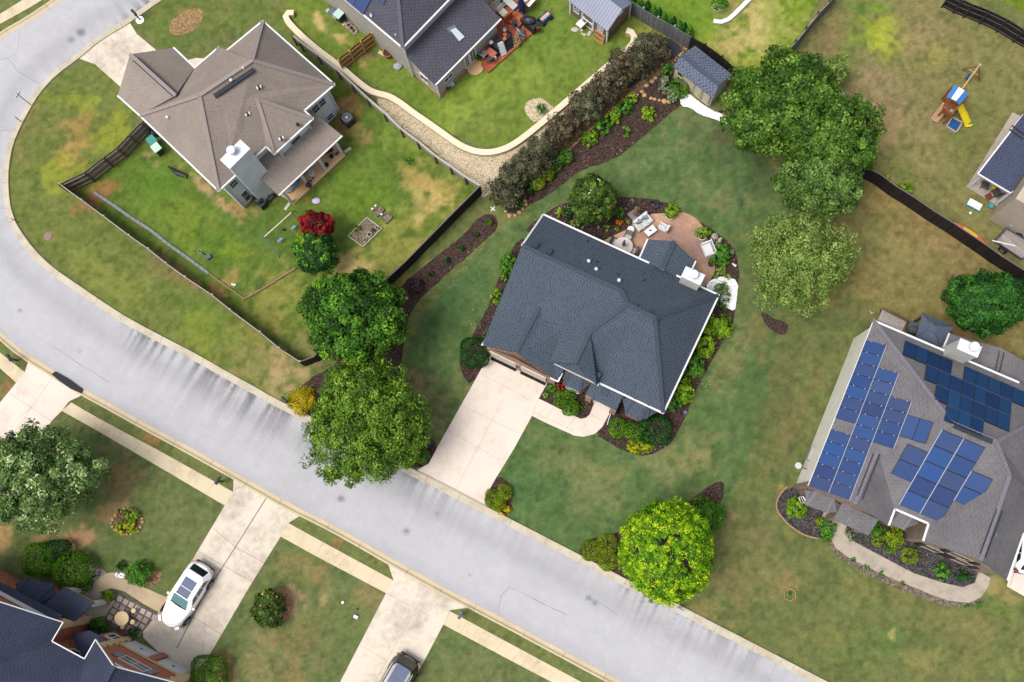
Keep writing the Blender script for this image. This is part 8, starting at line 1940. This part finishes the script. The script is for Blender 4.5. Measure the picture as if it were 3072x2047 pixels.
for sg in(-1,1):MB().beam(l0+s_*sg,l1+s_*sg,.05,.12).build('ladder_rail',WD,t)
for i in range(10):p=l0.lerp(l1,(i+.5)/10);MB().beam(p-s_,p+s_,.12,.04).build('rung',plain('rung_tan',C(206,170,136),.12,5),t)
sl=[XK(640,910,1.3),XK(700,1040,.85),XK(740,1130,.6),XK(800,1270,.22),XK(805,1310,.2)];m_=MB();YEL=plain('slide_yellow',C(246,222,40),.06,3,.4,.4)
for a,b in zip(sl[:-1],sl[1:]):
    d=(b-a).normalized();s_=d.cross(Vector((0,0,1))).normalized()*.24;u_=Vector((0,0,.14))
    m_.face([a-s_,b-s_,b+s_,a+s_]);m_.face([a-s_+u_,b-s_+u_,b-s_,a-s_]);m_.face([a+s_,b+s_,b+s_+u_,a+s_+u_])
    m_.face([a-s_*1.15 +u_,b-s_*1.15 +u_,b-s_+u_,a-s_+u_]);m_.face([a+s_+u_,b+s_+u_,b+s_*1.15 +u_,a+s_*1.15 +u_])
m_.build('slide',YEL,t)
bm0=XK(690,570,2.3);bm1=XK(1030,110,2.3);MB().beam(bm0,bm1,.1,.12).build('swing_beam',WDL,t)
for g in((1035,420),(690,190)):MB().beam(bm1.lerp(bm0,.03),XK(*g),.09,.09).build('swing_leg',WD,t)
MB().beam(XK(820,185,.9),XK(1020,305,.9),.06,.06).build('brace',WDL,t)
MB().box(bm1,.16,.16,.14,.9).build('beam_cap',plain('cap_teal',C(140,190,176),.1),t)
sw=XK(815,345,.5);se=MB().box(sw,.4,.3,.22,.9).build('swing_seat',DBL,t)
for sg in(-1,1):MB().tube([sw+Vector((.1 *sg,.12 *sg,.15)),bm0.lerp(bm1,.55 +.06 *sg)],.01,4).build('chain',RIM,se)
MB().blob(XK(488,995,1.25),.13,.1,.06,2).build('steering_wheel',plain('wheel_grey',C(170,178,172),.1),t)
t=thing('sandpit','timber framed sandpit under a deep blue cover beside the yellow slide','sandpit',XK(540,1270));q=[XK(500,1120,.25),XK(700,1230,.25),XK(580,1420,.25),XK(390,1300,.25)]
MB().prism(q,0,.22).build('cover',DBL,t)
for a,b in zip(q,q[1:]+q[:1]):MB().beam(Vector((a.x,a.y,.14)),Vector((b.x,b.y,.14)),.1,.28).build('frame_side',plain('pit_timber',C(190,172,150),.12,5),t)
# kayak
k7=222 /1088;XL=lambda a,b,z=0:P(*cr(2850,480,[(a,b)],k7)[0],z)
k0,k_1=XL(20,915,1.0),XL(550,1255,1.0);t=thing('kayak','orange and yellow kayak leaning on edge against the black fence','kayak',Vector((*((k0+k_1)/2).to_2d(),0)))
OR=plain('kayak_orange',C(250,106,70),.06,2,.4,.4);YE=plain('kayak_yellow',C(252,196,60),.06,2,.4,.4)
def hull(a,b,s0,s1,mat,nm):
    m_=MB();d=(b-a).normalized();pts=[];rs_=[]
    for i in range(9):
        u=s0+(s1-s0)*i/8;pts.append(a.lerp(b,u));rs_.append(max(.03,.26 *math.sin(PI*min(max(u,.015),.985))**.6))
    m_.tube(pts,rs_,10);return m_.build(nm,mat,t)
k0.z=k_1.z=.6;k0=XL(20,915,.6);k_1=XL(550,1255,.6)
hull(k0,k_1,0,.3,OR,'bow');hull(k0,k_1,.3,.68,YE,'cockpit');hull(k0,k_1,.68,1,OR,'stern')
p=XL(345,670);t=thing('toy_pool','white moulded tub with teal rim lying on the far lawn','tub',p);MB().box(p,1.0,.55,.2,-.55).build('tub_base',plain('tub_teal',C(70,170,180),.1),t);MB().box(p+Vector((0,0,.2)),.95,.5,.08,-.55).build('tub_top',WHITE,t)
solo('white_ball',MB().blob(XL(300,780,.1),.11,.11,.1,1,12,8,.02),WHITE,'white ball beside the moulded tub','ball')
solo('teal_bucket',MB().lathe(XL(585,688),[(.14,0),(.18,.28),(.1,.29)],12),plain('tub_teal',C(70,170,180),.1),'teal bucket at the far house patio corner','bucket')
solo('grey_bucket',MB().lathe(XL(705,705),[(.14,0),(.18,.3),(.1,.31)],12),plain('bucket_pale',C(190,186,192),.1),'pale grey bucket beside the teal one','bucket')
chair_simple('dark patio chair on the far house slab, nearest the corner',XL(490,395,.1),1.2,SLAT,BLACK,'patio_chair',group='chairs on the far house patio')
chair_simple('dark patio chair under the far house porch edge',XL(650,500,.1),2.0,SLAT,BLACK,'patio_chair',group='chairs on the far house patio')
solo('storage_crate',MB().box(XL(560,550,.1),.3,.42,.3,.5).box(XL(560,550,.4),.32,.44,.03,.5),plain('crate_rust',C(120,66,44),.2),'rust brown crate on the far house patio','crate')
solo('yellow_toy',MB().blob(XL(640,415,.3),.22,.16,.2,4,10,6,.08),plain('toy_yellow',C(220,200,30),.1),'yellow toy under the far house porch edge','toy')
solo('blue_toy',MB().blob(XL(660,455,.3),.2,.15,.16,5,10,6,.1),plain('toy_blue',C(60,120,170),.1),'blue toy beside the yellow one','toy')
# gazebo and deck of the solar house
k8=472 /2353;XG=lambda a,b,z=0:P(*cr(2600,900,[(a,b)],k8)[0],z)
GM=plain('gazebo_metal',C(104,116,138),.1,2,.45,.5);t=thing('gazebo','dark metal roofed gazebo behind the solar house','gazebo',XG(1020,500))
g4=[XG(840,200,2.1),XG(1310,395,2.1),XG(1090,700,2.1),XG(735,555,2.1)];gc=XG(990,400,3.1);g_in=[gc+(p-gc)*.22 for p in g4]
g_ap=XG(1040,480,3.0)
MB().shell([[g4[i],g4[(i+1)%4],gc]for i in range(4)],.08).build('roof',GM,t)
cq=[gc+(p-gc)*.36 +Vector((0,0,.22))for p in g4];MB().shell([[cq[i],cq[(i+1)%4],gc+Vector((0,0,.3))]for i in range(4)],.05).build('roof_cap',GM,t)
for p in g4:MB().tube([gc.lerp(p,.02)+Vector((0,0,.03)),p+Vector((0,0,.03))],.035,5).build('hip_rib',plain('gazebo_rib',C(84,94,114),.1),t)
gcen=sum(g4,Vector())/4
for p in g4:q_=gcen+(p-gcen)*.86;MB().beam((q_.x,q_.y,0),(q_.x,q_.y,2.1),.12,.12).build('post',SLAT,t)
UDIR['d']=(XG(180,290)-XG(240,140)).normalized()
t=thing('wooden_deck','grey weathered wooden deck behind the solar house','deck',XG(380,300));dq=[XG(240,140,.5),XG(600,320,.5),XG(530,470,.5),XG(170,300,.5)];MB().prism(dq,.4,.5,True).build('deck_boards',boards('deck_grey',C(206,196,186),C(176,166,158),.14,0,.6),t)
for p in dq:MB().box((p.x,p.y,0),.12,.12,.4).build('post',plain('deck_post',C(120,96,80),.15),t)
MB().beam(XG(245,140,.95),XG(600,318,.95),.06,.1).build('railing',plain('railing_brown',C(112,80,62),.15),t)
for i in range(8):p=XG(245,140,.5).lerp(XG(600,318,.5),i/7);MB().beam(p,p+Vector((0,0,.42)),.04,.04).build('baluster',plain('railing_brown',C(112,80,62),.15),t)
UDIR['d']=Vector((1,0,0));MB().prism([XG(610,325,.3),XG(680,305,.3),XG(600,490,.3),XG(535,470,.3)],0,.3).build('deck_step',plain('step_brown',C(132,104,88),.15),t)
solo('covered_grill',MB().box(XG(700,450),1.2,.6,.75,-.4).blob(XG(700,450,.85),.4,.28,.25,3,10,6,.05),plain('grill_grey',C(86,96,100),.25),'dark covered grill between deck and gazebo','grill')
solo('garden_swan',MB().tube([XG(45,165,.1),XG(75,205,.35),XG(110,195,.3)],[.05,.09,.04],8),plain('ornament_pale',C(206,190,166),.12),'small pale ornament on the grass by the deck corner','ornament')
# north lawn white border wall
block_wall('white painted low border wall at the top of the bright lawn',cr(1500,0,[(1435,140),(1470,150),(1520,140),(1560,110),(1620,50),(1680,-10)]),.25,.3,1,True,.5,plain('wall_white',C(226,228,230),.06),plain('wall_white_cap',C(246,246,248),.05),'border_wall')
t=tree('sapling_tree','small shrub in a round gravel ring at the top lawn',X3(1480,20),20,1.2,.8,L_MID,30,.2,40,.13,41,X3(1468,50),20,.05,None,None,BARK,depth=.5)
# brick house forecourt
PV_=MB();rnd=random.Random(9)
fB=Fr((156,1924),(252,1976),5.0)
pq=[P(*p)for p in cr(0,1347,[(755,945),(1060,1110),(980,1225),(870,1260),(690,1150)])]
sheet('paver_patio',cr(0,1347,[(745,940),(1068,1108),(985,1230),(840,1270),(680,1150)]),.014,grains('paver_bed',C(92,80,78),C(118,102,98),C(140,126,118),9))
o0=P(*X9(760,960));ux=(P(*X9(1050,1115))-o0).normalized();uy=Vector((ux.y,-ux.x,0));poly=[p.to_2d()for p in pq]
pts=[]
for i in range(-2,14):
    for j in range(-2,12):
        p=o0+ux*(.2 +i*.46)+uy*(.2 +j*.46)
        if inside(np.array([p.x]),np.array([p.y]),poly)[0]:pts.append(p)
pt=thing('paver_grid','grid of square concrete pavers in front of the brick house','pavers',(*(sum(pts,Vector())/len(pts)).to_2d(),0))
for k,p in enumerate(pts[:95]):MB().box(p+Vector((0,0,.012)),.35,.35,.04,math.atan2(ux.y,ux.x)+rnd.uniform(-.06,.06)).build('paver',plain('paver_tone_%d'%(k%4),C(162 +12 *(k%4),148 +12 *(k%4),142 +11 *(k%4)),.12,5),pt)
TB=plain('garden_table_sand',C(240,212,164),.06,3,.7)
b=P(*X9(845,1135));t=thing('garden_table','round sand coloured table on the paver patio','table',b);MB().lathe(b+Vector((0,0,.62)),[(.46,0),(.48,.03),(.48,.06),(.4,.07)],24).build('tabletop',TB,t);MB().lathe(b,[(.25,0),(.2,.06),(.1,.3),(.16,.62)],12).build('pedestal',TB,t)
for i,(a_,b_)in enumerate(((912,1085),(905,1160),(838,1192),(803,1125))):
    b=P(*X9(a_,b_));t=thing('garden_stool','round sand coloured stool '+['above the round table','right of the round table','below the round table','left of the round table, half hidden'][i],'stool',b,'stools round the sand coloured table');MB().lathe(b,[(.12,0),(.1,.1),(.1,.3),(.16,.38),(.16,.42)],14).build('stool_seat',TB,t)
walk('brick_house_walk',[X9(640,880),X9(690,840),X9(760,830),X9(850,880),X9(1000,945),X9(1125,1000)],[X9(600,960),X9(680,960),X9(750,935),X9(840,960),X9(960,1040),X9(1080,1105)],conc('walk_tan',C(214,192,160),C(190,168,138)),.02,6)
shrub('potted_shrub','lime shrub in a pot at the head of the paver patio',X9(725,990),17,.8,L_LIME,.1,1,14,None,None,False)
planter('terracotta pot at the head of the paver patio',P(*X9(722,1025)),.24,.36,POTT)
rk=MB();rnd=random.Random(3)
for k in range(16):rk.blob(P(*X9(760 +rnd.uniform(0,80),850 +rnd.uniform(-14,14)),.06),rnd.uniform(.06,.12),rnd.uniform(.06,.1),.07,k,7,5,.12)
solo('white_rock_cluster',rk,WROCK,'cluster of white rocks by the brick house front path','rocks')
stt=thing('stone_steps','irregular stepping stones beside the round bushes','stepping stones',P(*X9(660,830)))
for k,(a_,b_)in enumerate(((625,850),(660,825),(690,830),(640,865),(620,800))):MB().box(P(*X9(a_,b_)),.4,.34,.05,.5 +k).build('step_stone',plain('paver_tone_1',C(174,160,154),.12,5),stt)
bed('fern_bed',cr(0,1347,[(1010,830),(1080,815),(1090,860),(1060,910),(1000,925),(960,900)]),grains('pine_straw',C(110,84,62),C(150,118,88),C(178,146,112),9),.013,1)
bed('evergreen_ring',cr(750,1347,[(190,930),(260,950),(285,1040),(270,1130),(200,1170),(150,1100),(160,990)]),grains('pine_straw_red',C(150,104,84),C(178,128,102),C(198,152,122),9),.013,1,.12)
bed('flower_island_soil',cr(0,1347,[(800,430),(900,410),(945,460),(945,520),(900,560),(800,545),(765,490)]),DIRT,.013,1)
t=thing('yard_hose','thin pale hose lying by the front path of the central house','hose',P(1830,1255));MB().tube([P(1832,1242,.03),P(1826,1258,.03),P(1822,1275,.03)],.03,6).build('hose',WHITE,t)
for i,(u,v)in enumerate(((1926,1272),(2055,1238))):disc_thing('path_light','small round '+('tan garden lamp beside the clipped hedge' if i==0 else 'blue grey garden stone in the east bed'),'lamp' if i==0 else 'stone',(u,v),.14,.2,plain('lamp_tan',C(150,136,116),.15)if i==0 else plain('stone_bluegrey',C(110,124,150),.15))
t=thing('wind_ornament','slim blue metal ornament beside the porch column','ornament',P(*X13(1085,950)));b=P(*X13(1085,950));MB().beam(b,b+Vector((0,0,.7)),.16,.05).build('panel',plain('metal_blue',C(120,142,170),.15),t)
# loose leaves, petals and pale chips on the mulch
lm=MB();rnd=random.Random(31)
for cx,cy,rx,ry,n in((1560,560,60,60,60),(1800,470,180,60,60),(1690,640,60,30,90),(2160,770,40,100,60),(2120,1080,40,110,40),(1960,1330,60,30,50),(1400,770,90,120,50),(1440,1000,50,90,40),(2140,1490,24,30,8),(1880,620,120,20,60),(2450,1560,40,40,40),(2700,1690,160,60,60)):
    for _ in range(n):
        p=P(cx+rnd.gauss(0,.5)*rx,cy+rnd.gauss(0,.5)*ry,.026);a=rnd.uniform(0,PI);s_=rnd.uniform(.02,.05);d=Vector((math.cos(a),math.sin(a),0))*s_;e=Vector((-d.y,d.x,0))*.6
        lm.face([p-d,p+e,p+d,p-e])
o=lm.build('leaf_litter',plain('litter_pale',C(206,188,172),.2,5));o['kind']='stuff';o['label']='pale scattered leaves and petals on the mulch beds'
